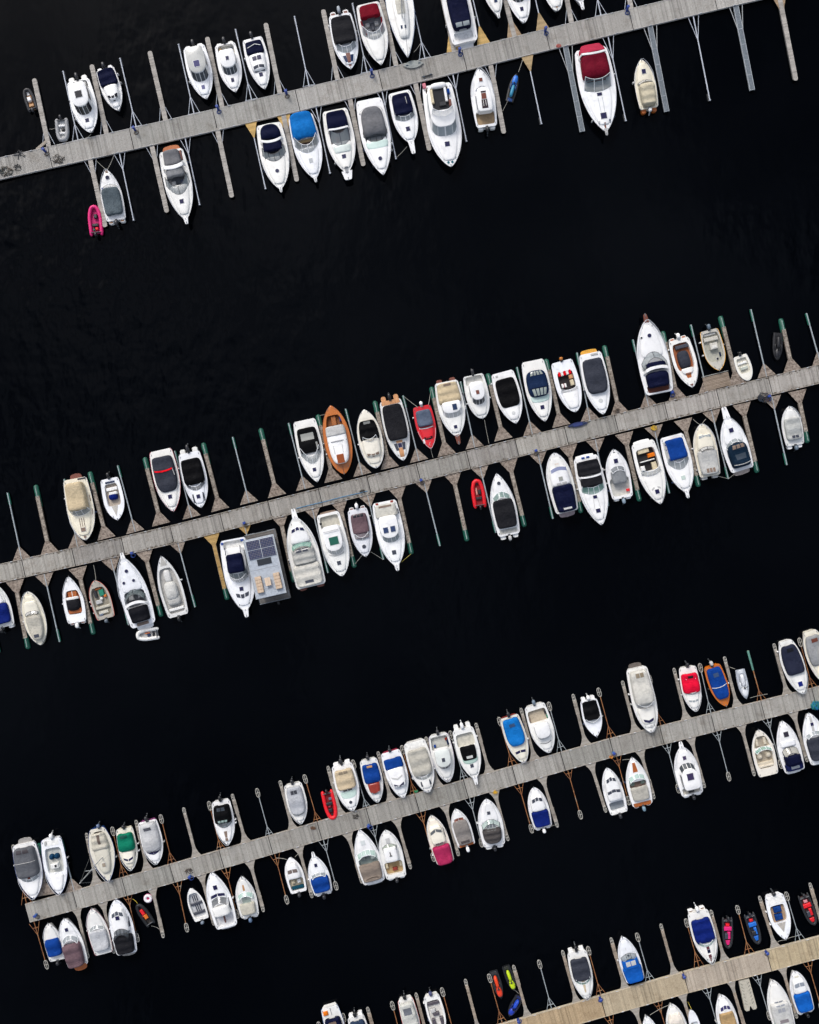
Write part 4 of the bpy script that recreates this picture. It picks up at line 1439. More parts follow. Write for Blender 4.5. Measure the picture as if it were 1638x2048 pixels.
b.plat(0.8, 0.86, 'teak', 'wood'); b.cov(0.02, 0.25, 0.66, 0.85, 'grey', k=4, bows=1); b.arch(0.24, 0.86, 1.0, 'white', 0.5, 0.04); b.cov(0.28, 0.4, 0.66, 0.85, 'mgrey', k=5)
b.ws(0.64, 0.86, 0.10, 'clear', 0.16, 2, 0.6, 0.12, 'dark'); b.hat(0.74, 0, 0.55, 0.5); b.box(0.46, 0.35, 0.5, 0.45, 0.5, 'dblue', 'helm_seat', floor=True); b.box(0.46, -0.3, 0.6, 0.5, 0.35, 'lgrey', 'seat', floor=True); b.box(0.54, -0.3, 0.4, 0.5, 0.4, 'lgrey', 'seat', floor=True)
b.box(0.1, 0.65, 1.2, 0.3, 0.15, 'dteak', 'side_bench', 'wood'); b.pul(0.5, 0.4)
b = Boat('white cruiser with navy oval cover and round hatch', 'top', 'lower', (562, 379), (537, 247), 57, pit=(0.3, 0.56, 0.7, 0.4, '#55575e'), q=0.82)
b.plat(0.25, 0.9); b.cov(0.04, 0.27, 0.74, 0.8, 'navy', k=4, nr=2.8); b.arch(0.26, 0.84, 0.95, 'white', 0.34, 0.05); b.cov(0.29, 0.44, 0.68, 0.85, 'navy', k=5)
b.ws(0.58, 0.82, 0.09, 'clear', 0.12, 4, 0.6, 0.1, 'dark'); b.hat(0.73, 0, 0.48, 0.48, 'hatch', True); b.fender(0.68, 1, 'char'); b.fender(0.68, -1, 'dblue'); b.pul(0.4, 0.3)
b = Boat('white cruiser with bright blue canopy', 'top', 'lower', (631, 359), (600, 230), 56, pit=(0.36, 0.5, 0.75, 0.4, 'brown'), q=0.9)
b.cov(-0.01, 0.37, 0.9, 1.0, 'sky', k=5, h2=0.8); b.strip(0.38, 0.42, 0.6, 0.6, 'khaki', 0, 'dashboard', 'floor'); b.ws(0.6, 0.88, 0.11, 'clear', 0.15, 4, 0.55, 0.03); b.hat(0.72, 0, 0.55, 0.45, '#a9acae'); b.pul(0.4, 0.3)
b = Boat('white cruiser with navy top and grey bow walkway', 'top', 'lower', (695, 348), (669, 219), 57, pit=(0.28, 0.56, 0.7, 0.42, '#8d8783'), q=0.95)
b.plat(0.2, 0.86); b.cov(0.06, 0.33, 0.76, 0.9, 'navy', k=6); b.arch(0.32, 0.8, 0.95, 'white', 0.25, 0.02); b.ws(0.57, 0.68, 0.17, 'clear', 0.09, 2, 0.7, 0.05, 'navy'); b.strip(0.42, 0.52, 0.14, 0.14, 'dteak', -0.2, 'companion_door')
b.cov(0.56, 0.68, 0.66, 0.28, '#c9d2cc', k=3, kind='gel', name='coaming'); b.hat(0.74, 0, 0.5, 0.5); b.pul(0.8, 0.9); b.strip(0.9, 0.995, 0.11, 0.11, 'mgrey', 0, 'nonskid_pad', 'floor', 0.1)
b.box(0.04, 0.3, 0.4, 0.9, 0.12, '#c6c1b4', 'stern_bench'); b.fender(0.8, 1, 'char'); b.fender(0.8, -1, 'lgrey')
b = Boat('white cruiser with grey oval canvas and round hatch', 'top', 'lower', (767, 351), (737, 198), 59, q=0.95, pit=(0.42, 0.56, 0.74, 0.35, '#3c3e44'))
b.arch(0.16, 0.86, 0.5, 'white', 0.2, -0.05); b.cov(0.13, 0.49, 0.78, 0.95, 'grey', k=4, nr=3.5); b.ws(0.57, 0.82, 0.08, 'smoke', 0.1, 4, 0.6, 0.04, 'dark'); b.cov(0.55, 0.66, 0.78, 0.2, '#c6dad2', k=3, kind='gel', name='coaming', nf=3)
b.hat(0.79, 0, 0.5, 0.5, 'hatch', True); b.fender(0.83, 1, 'char'); b.fender(0.86, -1, 'char')
b = Boat('white boat with navy cover and long thin pulpit', 'top', 'lower', (823, 288), (798, 183), 50, q=0.85)
b.plat(0.2, 0.85, 'brown', 'floor'); b.cov(0.08, 0.47, 0.78, 0.8, 'navy', k=5, bows=2); b.strip(0.16, 0.3, 0.02, 0.02, 'lgrey', 0.35, 'cover_tie', 'canvas'); b.ws(0.58, 0.8, 0.07, 'clear', 0.09, 4, 0.55, 0.05); b.hat(0.73, 0, 0.55, 0.5); b.pul(1.3, 0.5); b.band(0.05, 0.7, 'lgrey', 0.08, 0.1, 0, 'stern_rail', 'metal')
b = Boat('large white flybridge cruiser with open helm', 'top', 'lower', (902, 335), (873, 168), 67, q=0.85, pit=(0.02, 0.1, 0.8, 0.4, 'brown'), tm=0.5)
zt = b.cab(0.06, 0.66, 0.84, 1.25, 0.12, win='clear', nf=3.2)
b.strip(0.1, 0.36, 0.52, 0.52, 'dark', 0, 'flybridge_floor', 'floor'); b.dome(0.08, 0, 0.35, 1.0, 0.4, 'white', 'aft_fairing', 'gel')
b.box(0.2, -0.48, 1.7, 0.32, 0.38, 'sand', 'bench')
b.box(0.2, 0.34, 1.7, 0.3, 0.38, 'white', 'bench'); b.box(0.3, 0.08, 0.5, 0.9, 0.25, 'dark', 'helm_seat'); b.box(0.17, 0.52, 0.6, 0.3, 0.42, 'blue', 'cushion', 'canvas'); b.box(0.3, 0.52, 0.8, 0.3, 0.3, 'dteak', 'cabinet', 'wood')
b.cov(0.34, 0.42, 0.62, 0.2, 'dblue', k=4); b.ws(0.44, 0.66, 0.03, 'white', 0.05, 3, 2.2); b.hat(0.73, 0, 0.6, 0.6); b.hat(0.945, 0.12, 0.32, 0.3, 'teal', True); b.hat(0.945, -0.12, 0.32, 0.3, 'teal', True)
b.box(0.0, -0.75, 0.6, 0.4, 0.3, '#c77a86', 'folded_towel', 'canvas'); b.fender(0.2, -1, 'lgrey'); b.fender(0.45, 1, 'char'); b.fender(0.8, 1, 'char')
b = Boat('white pilothouse boat with brown roof hatches, bow at pier', 'top', 'lower', (958, 139), (974, 253), 47, ob='black', pit=(0.04, 0.27, 0.84, 0.4, '#a88e6c'), tm=0.5)
b.steps(0.25, 0.3, 'offwhite'); b.cab(0.22, 0.72, 0.7, 1.0, 0.1, win='dblue', nf=2.8); b.strip(0.26, 0.56, 0.26, 0.22, '#2a1a20', 0, 'roof_hatch', 'dglass'); b.hat(0.47, 0, 0.75, 0.6, 'dteak'); b.hat(0.80, 0, 0.45, 0.42, 'dteak'); b.rail(0.55, 0.6)
b.line([(0.3, 0.1, 0.03), (0.4, 0.1, 0.03)], 0.03, 'offwhite', 'slide_rail'); b.line([(0.3, -0.1, 0.03), (0.4, -0.1, 0.03)], 0.03, 'offwhite', 'slide_rail')
jetski('blue and black jet ski on slack lines', 'top', 'lower', (1034, 146), (1019, 202), 19, 'black', '#1566c0', '#2f86a8', '#143a70')
b = Boat('very large white cruiser with wine red canopy', 'top', 'lower', (1212, 264), (1181, 96), 73, q=0.85, tm=0.38)
b.cov(-0.03, 0.11, 0.78, 0.5, '#a02a42', k=4, h2=1.5); b.arch(0.1, 0.84, 1.45, 'white', 0.28, 0.02); b.cov(0.11, 0.38, 0.76, 1.4, '#740e26', k=5, h2=1.1)  # sloping aft piece has sunlight painted into its colour as a lighter red
b.ws(0.53, 0.76, 0.12, '#3d5358', 0.05, 3, 1.0, 0.02); b.strip(0.38, 0.4, 0.55, 0.5, 'bred', 0, 'dashboard', 'floor'); b.hat(0.56, 0, 0.4, 0.6); b.line([(0.6, 0.12, 0.02), (0.8, 0.1, 0.02)], 0.03, '#a8adb0', 'grab_rail'); b.line([(0.6, -0.12, 0.02), (0.8, -0.1, 0.02)], 0.03, '#a8adb0', 'grab_rail')
b.hat(0.82, 0, 0.75, 0.75); b.strip(0.9, 0.985, 0.05, 0.04, 'dteak'); b.fender(0.84, 1, 'dblue'); b.fender(0.84, -1, 'lgrey'); b.pul(0.5, 0.3, 'lgrey', 'metal'); b.hat(0.88, 0.3, 0.25, 0.25, 'dblue', True); b.hat(0.88, -0.3, 0.25, 0.25, 'lgrey', True)
b = Boat('cream boat with sand tarpaulin and orange swim steps', 'top', 'lower', (1282, 120), (1299, 216), 42, hull='cream', ob=('white', 0.5), tm=0.45)
b.cov(0.04, 0.48, 0.74, 0.9, '#b7ae97', k=5); b.cov(0.02, 0.14, 0.68, 0.55, '#a89f89', k=4); b.ws(0.57, 0.72, 0.06, 'lgrey', 0.05, 2, 0.55, 0.02, 'dark'); b.hat(0.74, 0, 0.55, 0.5); b.steps(0.45, 0.3, 'teak', 'wood')

# ===== second pier, upper side
b = Boat('cream motor cruiser with tan soft top', 'second', 'upper', (173, 1080), (149, 957), 54, hull='cream', q=0.8, tm=0.5)
b.plat(0.6, 0.6, 'dteak', 'wood'); b.cov(0.07, 0.52, 0.72, 1.25, 'beige', k=6); b.ws(0.6, 0.72, 0.07, 'clear', 0.05, 3, 0.9, 0.02)
for v in (-0.16, 0.0, 0.16):
    b.line([(0.64, v, 0.03), (0.8, v, 0.03)], 0.035, 'brown', 'teak_batten')
b.hat(0.83, 0, 0.5, 0.6, 'brown'); b.hat(0.945, 0, 0.35, 0.3, 'brown', True); b.box(0.02, 0.5, 0.2, 1.0, 0.1, 'slate', 'stern_locker'); b.line([(0.3, 0.84, 0.02), (0.4, 0.86, 0.02)], 0.05, 'brown', 'teak_handrail'); b.line([(0.52, 0.86, 0.02), (0.62, 0.84, 0.02)], 0.05, 'brown', 'teak_handrail')
b = Boat('small white open boat with blue console cover', 'second', 'upper', (236, 1040), (218, 957), 41, ob='black', pit=(0.12, 0.66, 0.68, 0.35, '#a69a8c'), rails=False, coach=False, tm=0.5)
b.box(0.09, 0, 0.25, 1.2, 0.06, 'dblue', 'stern_pad'); b.box(0.25, 0, 0.4, 1.4, 0.3, 'white', 'bench', floor=True); b.box(0.36, 0.1, 0.35, 1.0, 0.6, 'offwhite', 'console', floor=True); b.dome(0.44, 0, 0.4, 0.55, 0.7, 'royal', 'console_cover', 'canvas', True); b.strip(0.66, 0.9, 0.32, 0.02, '#b0aca4', 0, 'nonskid_pad', 'floor')
b = Boat('white cruiser in slate cover with red strap', 'second', 'upper', (348, 1023), (320, 900), 52, q=0.9, rub='#a84050')
b.cov(0.11, 0.68, 0.84, 0.8, 'slate', k=5, nr=9, nf=4, h2=0.5); b.band(0.32, 0.84, 'scarlet', 0.2, 0.05, 0.03); b.line([(0.33, 0.7, 0.06), (0.44, 0.75, 0.06)], 0.05, 'lgrey', 'cover_tie'); b.hat(0.76, 0, 0.5, 0.48)
b = Boat('white cruiser with black cover and slanted foredeck windows', 'second', 'upper', (403, 1015), (377, 905), 49, ob=('char', 1.1), q=0.8, stripe='#2d3036')
b.steps(0.55, 0.3, 'offwhite'); b.cov(0.12, 0.58, 0.84, 0.7, 'black', k=6); b.ws(0.69, 0.8, 0.07, 'smoke', 0.10, 4, 0.5); b.hat(0.8, 0, 0.5, 0.45); b.strip(0.74, 0.9, 0.05, 0.09, 'slate', 0.42, 'deck_window', 'dglass'); b.strip(0.74, 0.9, 0.05, 0.09, 'slate', -0.42, 'deck_window', 'dglass')
b = Boat('white cruiser with black cockpit cover and grey panel', 'second', 'upper', (635, 964), (608, 840), 51, q=0.9, pit=(0.5, 0.64, 0.7, 0.3, '#8d9094'))
b.cov(0.13, 0.53, 0.8, 0.6, 'black', k=6); b.panes(0.22, 0.33, 0.55, 0.55, 1, '#8e8e88'); b.ws(0.71, 0.84, 0.12, 'clear', 0.16, 4, 0.5, 0.05); b.hat(0.8, 0, 0.45, 0.42); b.strip(0.38, 0.5, 0.07, 0.07, '#8f8f88', 0.62, 'vinyl_window', 'dglass', 0.03)
b = Boat('varnished wooden double-ender with white cabin', 'second', 'upper', (689, 948), (661, 811), 54, hull='#ac5c1c', deck='#b5641f', double=True, tm=0.5, p=2.3, q=0.75, rub='#7d4314', name='wooden_boat', cat='wooden boat', pit=(0.14, 0.36, 0.7, 0.5, '#7a4a24'), coach=False, rails=False)
b.cov(0.3, 0.45, 0.76, 0.85, 'lgrey', k=5); b.cov(0.38, 0.85, 0.74, 0.75, 'white', k=5, nf=5, kind='gel', name='cabin_top'); b.strip(0.52, 0.535, 0.7, 0.7, 'mgrey', 0, 'windscreen_bar', 'metal', 0.05)
b.hat(0.78, 0.0, 1.0, 0.8, '#8a4416', fr='#9a5020'); b.line([(0.58, 0.3, 0.03), (0.7, 0.28, 0.03)], 0.03, 'lgrey', 'grab_rail'); b.line([(0.58, -0.36, 0.03), (0.7, -0.34, 0.03)], 0.03, 'lgrey', 'grab_rail')
b.box(0.22, 0.0, 1.2, 0.6, 0.3, '#9b5a24', 'engine_box', 'wood', True); b.box(0.21, 0.55, 0.6, 0.4, 0.3, 'blue', 'cushion', 'canvas', True); b.line([(0.88, 0, 0.02), (0.985, 0, 0.02)], 0.035, '#6b3a14', 'king_plank', 'wood')
b = Boat('cream double-ender with black cockpit cover', 'second', 'upper', (753, 936), (728, 819), 48, hull='offwhite', deck='#e0dacb', double=True, tm=0.5, p=2.5, q=0.7)
b.cov(0.19, 0.53, 0.82, 0.4, 'black', k=6); b.panes(0.21, 0.25, 0.3, 0.3, 1, '#8a8a84'); b.cov(0.5, 0.8, 0.74, 0.55, '#e0dacb', k=3.5, kind='gel', name='cabin_top'); b.win(0.79, 0.6, 3, 0.045, 'brown', 0.03); b.ws(0.55, 0.6, 0.04, 'smoke', 0.05, 3, 0.9)
b = Boat('white cruiser with long black cover and teak bow strip', 'second', 'upper', (807, 921), (780, 800), 49, ob=('black', 0.9), q=0.78)
b.steps(0.6, 0.28, 'pteak', 'wood'); b.strip(0.0, 0.07, 0.75, 0.75, 'pteak'); b.cov(0.08, 0.66, 0.86, 0.6, 'char', k=7); b.strip(0.67, 0.94, 0.26, 0.16, 'pteak'); b.hat(0.75, 0, 0.55, 0.5); b.win(0.77, 0.78, 2, 0.12, 'slate', 0.0, 0.27)
b = Boat('bright red runabout with grey canvas', 'second', 'upper', (862, 898), (843, 812), 40, hull='scarlet', deck='#cc0c1c', ob=('white', 0.55), tm=0.36, rub='#7d0a14', coach=False)
b.cov(0.1, 0.47, 0.78, 0.6, 'steelblue', k=5); b.cov(0.5, 0.75, 0.72, 0.2, '#cc0c1c', k=4, kind='gel', name='coachroof'); b.band(0.5, 0.72, 'white', 0.1, 0.04, 0.02, 'windscreen_bar', 'gel'); b.win(0.76, 0.56, 2, 0.06, 'black', 0.02); b.hat(0.8, -0.5, 0.5, 0.22, 'offwhite'); b.line([(0.84, 0.1, 0.03), (0.9, -0.1, 0.03), (0.92, 0.12, 0.03)], 0.03, 'lgrey', 'coiled_rope')
b = Boat('white flush-decked cruiser with beige aft canvas', 'second', 'upper', (915, 874), (892, 763), 53, hull='offwhite', q=0.85)
b.steps(0.4, 0.3, 'dteak', 'wood'); b.cov(0.03, 0.4, 0.86, 0.6, 'beige', k=5); b.panes(0.05, 0.09, 0.3, 0.3, 1, 'brown'); b.cab(0.37, 0.7, 0.76, 0.75, 0.14, roof='white', win='lgrey'); b.hat(0.48, 0.22, 0.75, 0.55, 'dblue'); b.hat(0.82, 0, 0.42, 0.4); b.pul(0.9, 0.44, 'dteak', 'wood')
b = Boat('small white pilothouse boat with brown roof hatch', 'second', 'upper', (965, 837), (946, 750), 46, ob='char', q=0.62, pit=(0.02, 0.22, 0.8, 0.4, '#c9c8c2'))
b.cab(0.18, 0.72, 0.66, 1.1, 0.15, win='smoke'); b.hat(0.42, 0, 0.5, 0.4, 'dteak')
b = Boat('white cruiser with jet black cockpit cover', 'second', 'upper', (1032, 847), (1004, 744), 51, q=0.85)
b.cov(0.13, 0.68, 0.82, 0.35, 'black', k=6, nr=7, nf=6); b.hat(0.8, 0, 0.42, 0.4, '#c5c6c4', True, fr='#cfcfcc'); b.box(0.06, -0.5, 0.25, 0.3, 0.06, 'lgrey', 'cleat_plate')
b = Boat('white cruiser with blue camper canvas and pale windows', 'second', 'upper', (1090, 843), (1065, 721), 51, q=0.88)
b.cov(0.17, 0.6, 0.82, 0.9, 'dblue', k=3.6, nr=4, nf=4); b.panes(0.19, 0.255, 0.42, 0.55, 4, '#8f948d'); b.panes(0.47, 0.58, 0.62, 0.5, 4, '#9ba39c'); b.cov(0.57, 0.69, 0.78, 0.25, '#c2d6ce', k=3, kind='gel', name='coaming', nf=2.6); b.hat(0.77, 0, 0.5, 0.48); b.band(0.46, 0.72, 'navy', 0.06, 0.05)
b = Boat('open white boat with red striped bench', 'second', 'upper', (1151, 824), (1123, 722), 49, ob=('#b06a20', 0.45), pit=(0.2, 0.56, 0.66, 0.45, '#171012'), q=0.68, coach=False)
for k in range(5):
    b.box(0.23, -0.44 + 0.22 * k, 0.6, 0.31, 0.5, 'scarlet' if k % 2 == 0 else 'offwhite', 'striped_cushion', 'canvas', True)
b.box(0.33, 0.42, 0.5, 0.5, 0.45, 'pteak', 'seat', floor=True); b.box(0.44, 0.4, 0.7, 0.45, 0.4, 'sand', 'seat', floor=True); b.box(0.46, -0.3, 0.5, 0.6, 0.4, 'offwhite', 'seat', floor=True); b.box(0.46, -0.3, 0.52, 0.14, 0.42, 'red', 'seat_stripe', floor=True); b.ws(0.62, 0.75, 0.05, 'lgrey', 0.04, 2, 0.4); b.cov(0.6, 0.92, 0.7, 0.18, 'white', k=3, kind='gel', name='coachroof')
b = Boat('white cruiser with slate cover and golden teak platform', 'second', 'upper', (1206, 829), (1180, 706), 51, q=0.85)
b.plat(0.5, 0.9, 'ygold', 'wood'); b.cov(0.1, 0.66, 0.84, 0.65, 'slate', k=5, nf=5); b.hat(0.78, 0, 0.5, 0.48, '#c2c4c2', True, fr='#cfd0cc'); b.box(0.03, 0.3, 0.3, 0.9, 0.08, 'lgrey', 'stern_bench')
b = Boat('large white cruiser moored bow outward with navy covers', 'second', 'upper', (1291, 640), (1320, 786), 63, q=0.85, pit=(0.02, 0.12, 0.8, 0.35, 'dteak'), tm=0.4)
b.cov(0.08, 0.29, 0.74, 0.85, 'navy', k=4, nf=4); b.arch(0.3, 0.82, 1.0, 'white', 0.42, 0.04); b.cov(0.31, 0.42, 0.66, 0.95, 'navy', k=4, nf=4); b.ws(0.56, 0.8, 0.09, 'clear', 0.14, 2, 0.65, 0.1, 'dark'); b.hat(0.78, 0, 0.5, 0.5, 'hatch', True); b.pul(0.7, 0.42, 'dteak', 'wood'); b.rail(0.5, 0.7); b.hat(0.77, 0.5, 0.25, 0.25, 'dark', True)
b = Boat('white boat with orange teak cockpit and grey cover', 'second', 'upper', (1384, 775), (1357, 678), 47, ob=('white', 0.75), q=0.9, pit=(0.08, 0.64, 0.76, 0.35, '#93512a'), coach=False)
b.steps(0.3, 0.3, pad='teak'); b.box(0.16, 0.1, 0.45, 1.6, 0.4, 'slate', 'bench', floor=True); b.dome(0.42, 0.02, 1.15, 0.75, 0.6, 'slate', 'console_cover', 'canvas', True, 3.2); b.cov(0.6, 0.72, 0.55, 0.2, 'offwhite', k=3, kind='gel', name='coaming', nf=2.5); b.strip(0.7, 0.8, 0.26, 0.16, 'teak'); b.strip(0.93, 0.97, 0.14, 0.08, 'dteak')
b = Boat('open workboat with yellow gunwale and grey deck', 'second', 'upper', (1438, 741), (1418, 660), 42, hull='yellow', deck='#b9b5aa', ob=('#53616e', 0.75), rub='#d99a10', pit=(0.06, 0.78, 0.84, 0.35, '#a3a296'), rails=False, coach=False, tm=0.5, q=0.8)
b.box(0.22, 0, 0.5, 1.8, 0.35, '#bdb9ae', 'bench', floor=True); b.box(0.4, 0.05, 0.8, 0.95, 0.6, '#c3bfb4', 'console', floor=True); b.box(0.42, 0.05, 0.4, 0.7, 0.62, '#d5d3cb', 'console_top', floor=True); b.hat(0.72, 0.1, 0.32, 0.3, 'char', True); b.box(0.62, 0.55, 0.5, 0.18, 0.2, 'dblue', 'jacket', 'canvas', True); b.box(0.1, 0, 0.3, 1.6, 0.2, '#c9c7c0', 'stern_box', floor=True)
b = Boat('tiny cream skiff beside plank finger', 'second', 'upper', (1497, 761), (1480, 711), 31, hull='#e2ded2', deck='#e2ded2', pit=(0.1, 0.7, 0.72, 0.25, '#cfcbbd'), ob=('black', 0.4), rails=False, coach=False, fb=0.45, q=0.65)
b.box(0.3, 0, 0.3, 1.2, 0.2, 'offwhite', 'bench', floor=True); b.box(0.5, 0, 0.4, 0.9, 0.35, '#bcc0b4', 'console', floor=True)
jetski('jet ski under black cover', 'second', 'upper', (1555, 721), (1557, 665), 21, '#121216', '#17171b', '#17171b', '#121216')

# ===== second pier, lower side
b = Boat('white boat with navy cover cut by left edge', 'second', 'lower', (-14, 1166), (9, 1254), 46, ob=('black', 0.7, 0.25), hull='offwhite')
b.cov(0.08, 0.52, 0.8, 0.5, 'royal', k=5); b.steps(0.3, 0.3); b.cov(0.52, 0.8, 0.6, 0.4, 'white', kind='gel', name='cabin_top')
b = Boat('cream double-ender with beige tarpaulin', 'second', 'lower', (56, 1183), (81, 1290), 44, hull='cream', deck='#ded7c2', double=True, tm=0.48, p=2.4, q=0.72)
b.cov(0.1, 0.56, 0.72, 0.5, '#b4afa2', k=4); b.cov(0.55, 0.82, 0.7, 0.35, '#e2dcca', k=4, kind='gel', name='cabin_top'); b.ws(0.64, 0.6, 0.05, 'lgrey', 0.03, 2, 0.55, 0.03, 'dark'); b.panes(0.15, 0.21, 0.24, 0.24, 1, 'slate')
b = Boat('white runabout with orange seats and black cover', 'second', 'lower', (138, 1153), (154, 1245), 42, ob=('white', 0.7), pit=(0.18, 0.7, 0.7, 0.3, '#9a4f28'), coach=False, p=1.8, q=0.95)
b.box(0.6, 0, 0.9, 1.1, 0.25, 'teak', 'bow_seat', floor=True); b.box(0.6, 0, 0.92, 0.1, 0.27, 'offwhite', 'seat_stripe', floor=True); b.box(0.25, 0, 0.6, 1.6, 0.3, 'teak', 'stern_seat', floor=True); b.dome(0.4, 0.05, 0.85, 0.85, 0.75, 'char', 'console_cover', 'canvas', True, 3); b.cov(0.5, 0.56, 0.62, 0.3, 'offwhite', kind='gel', name='coaming'); b.steps(0.25, 0.3, pad='teak')
b = Boat('coral red fishing boat full of gear', 'second', 'lower', (190, 1161), (212, 1237), 41, hull='#b8493c', deck='#a9a296', rub='#c45a4a', ob=('#59636c', 0.5), pit=(0.08, 0.82, 0.8, 0.35, '#8d8778'), rails=False, coach=False, tm=0.5, q=0.75)
for (t, v, lx, ly, h, c, nm) in [(0.66, -0.25, 0.8, 0.6, 0.3, 'green', 'net_heap'), (0.66, 0.35, 0.9, 0.35, 0.3, 'char', 'crate'), (0.52, -0.1, 0.3, 0.3, 0.35, 'offwhite', 'buoy'), (0.45, 0.25, 0.5, 0.8, 0.25, 'lgrey', 'crate'), (0.78, 0, 0.3, 0.8, 0.2, 'teak', 'rope_heap'), (0.3, 0, 0.35, 1.9, 0.25, '#bdb8a8', 'bench'), (0.17, 0.1, 0.4, 1.2, 0.2, '#c3bfb2', 'bench'), (0.12, 0.4, 0.3, 0.5, 0.25, 'steelblue', 'fuel_tank'), (0.56, -0.5, 0.3, 0.3, 0.3, 'orange', 'bucket')]:
    b.box(t, v, lx, ly, h, c, nm, floor=True)
b = Boat('large white cruiser with dark glass and black aft cover', 'second', 'lower', (246, 1113), (287, 1251), 58, q=0.95, pit=(0.28, 0.5, 0.72, 0.4, '#44464c'), rub='#9a9a9c', tm=0.4)
b.plat(0.5, 0.8); b.cov(0.06, 0.28, 0.7, 0.8, 'dark', k=4); b.arch(0.29, 0.8, 1.0, 'white', 0.36, 0.05); b.ws(0.52, 0.74, 0.07, '#5b6668', 0.1, 2, 0.6, 0.16, 'dark'); b.hat(0.64, 0.42, 0.38, 0.35, 'hatch', True); b.hat(0.64, -0.28, 0.38, 0.35, 'hatch', True); b.hat(0.79, 0, 0.45, 0.4, 'hatch', True)
b.box(0.42, 0.3, 0.7, 0.6, 0.3, 'lgrey', 'seat', floor=True); b.box(0.42, -0.35, 0.6, 0.6, 0.3, 'mgrey', 'seat', floor=True); b.rail(0.3, 0.7); b.pul(0.5, 0.4); b.box(0.03, 0, 0.4, 1.5, 0.1, 'brown', 'stern_bench', 'wood')
r = ribboat('white tender inflatable across cruiser stern', 'second', 'lower', (272, 1272), (318, 1266), 26, 'offwhite', 'lgrey', [(0.45, 0.1, 0.35, 0.5, 0.25, 'dblue', 'seat'), (0.25, 0, 0.25, 0.6, 0.2, 'char', 'bench'), (0.5, -0.2, 0.6, 0.08, 0.3, 'orange', 'strap')], None, r=0.24)
b = Boat('white open boat in pale grey tarpaulins', 'second', 'lower', (323, 1112), (357, 1232), 47, hull='white', deck='#d4d3cf', ob=('black', 0.7), pit=(0.05, 0.8, 0.82, 0.3, '#a9a7a2'), coach=False, rails=False, p=1.9, q=0.9)
b.dome(0.42, 0, 1.2, 0.8, 0.8, '#bdbcb7', 'console_cover', 'canvas', True, 3.5); b.dome(0.26, 0, 0.6, 0.85, 0.6, '#b0afaa', 'seat_cover', 'canvas', True, 3.5); b.box(0.12, 0, 0.35, 1.9, 0.3, 'offwhite', 'stern_bench', floor=True); b.strip(0.84, 0.97, 0.3, 0.03, '#aaa8a2', 0, 'nonskid_pad', 'floor'); b.dome(0.66, 0, 0.9, 0.45, 0.4, '#c9c8c4', 'bow_cushion', 'rubber', True, 3)
b = Boat('large white flybridge cruiser with navy bimini, moored stern-in', 'second', 'lower', (492, 1222), (465, 1078), 60, q=0.82, pit=(0.02, 0.14, 0.8, 0.4, 'offwhite'), tm=0.45)
b.cab(0.12, 0.6, 0.76, 0.9, 0.14, win='clear'); b.cov(0.2, 0.46, 0.56, 0.9, 'navy', k=6, base=0.9); b.panes(0.47, 0.53, 0.5, 0.48, 3, 'brown'); b.ws(0.6, 0.6, 0.05, 'lgrey', 0.06, 4, 1.1, 0.05); b.hat(0.69, 0, 0.5, 0.48); b.win(0.795, 0.58, 3, 0.055, 'slate', 0.03); b.pul(0.75, 0.5)
for sg in (-1, 1):
    b.line([(0.1, sg * 0.5, 1.2), (0.2, sg * 0.5, 0.6)], 0.05, 'navy', 'bimini_pole')
b.box(0.04, 0.6, 0.3, 0.4, 0.12, 'blue', 'fender_basket'); b.box(0.04, -0.75, 0.3, 0.3, 0.12, 'blue', 'fender_basket')

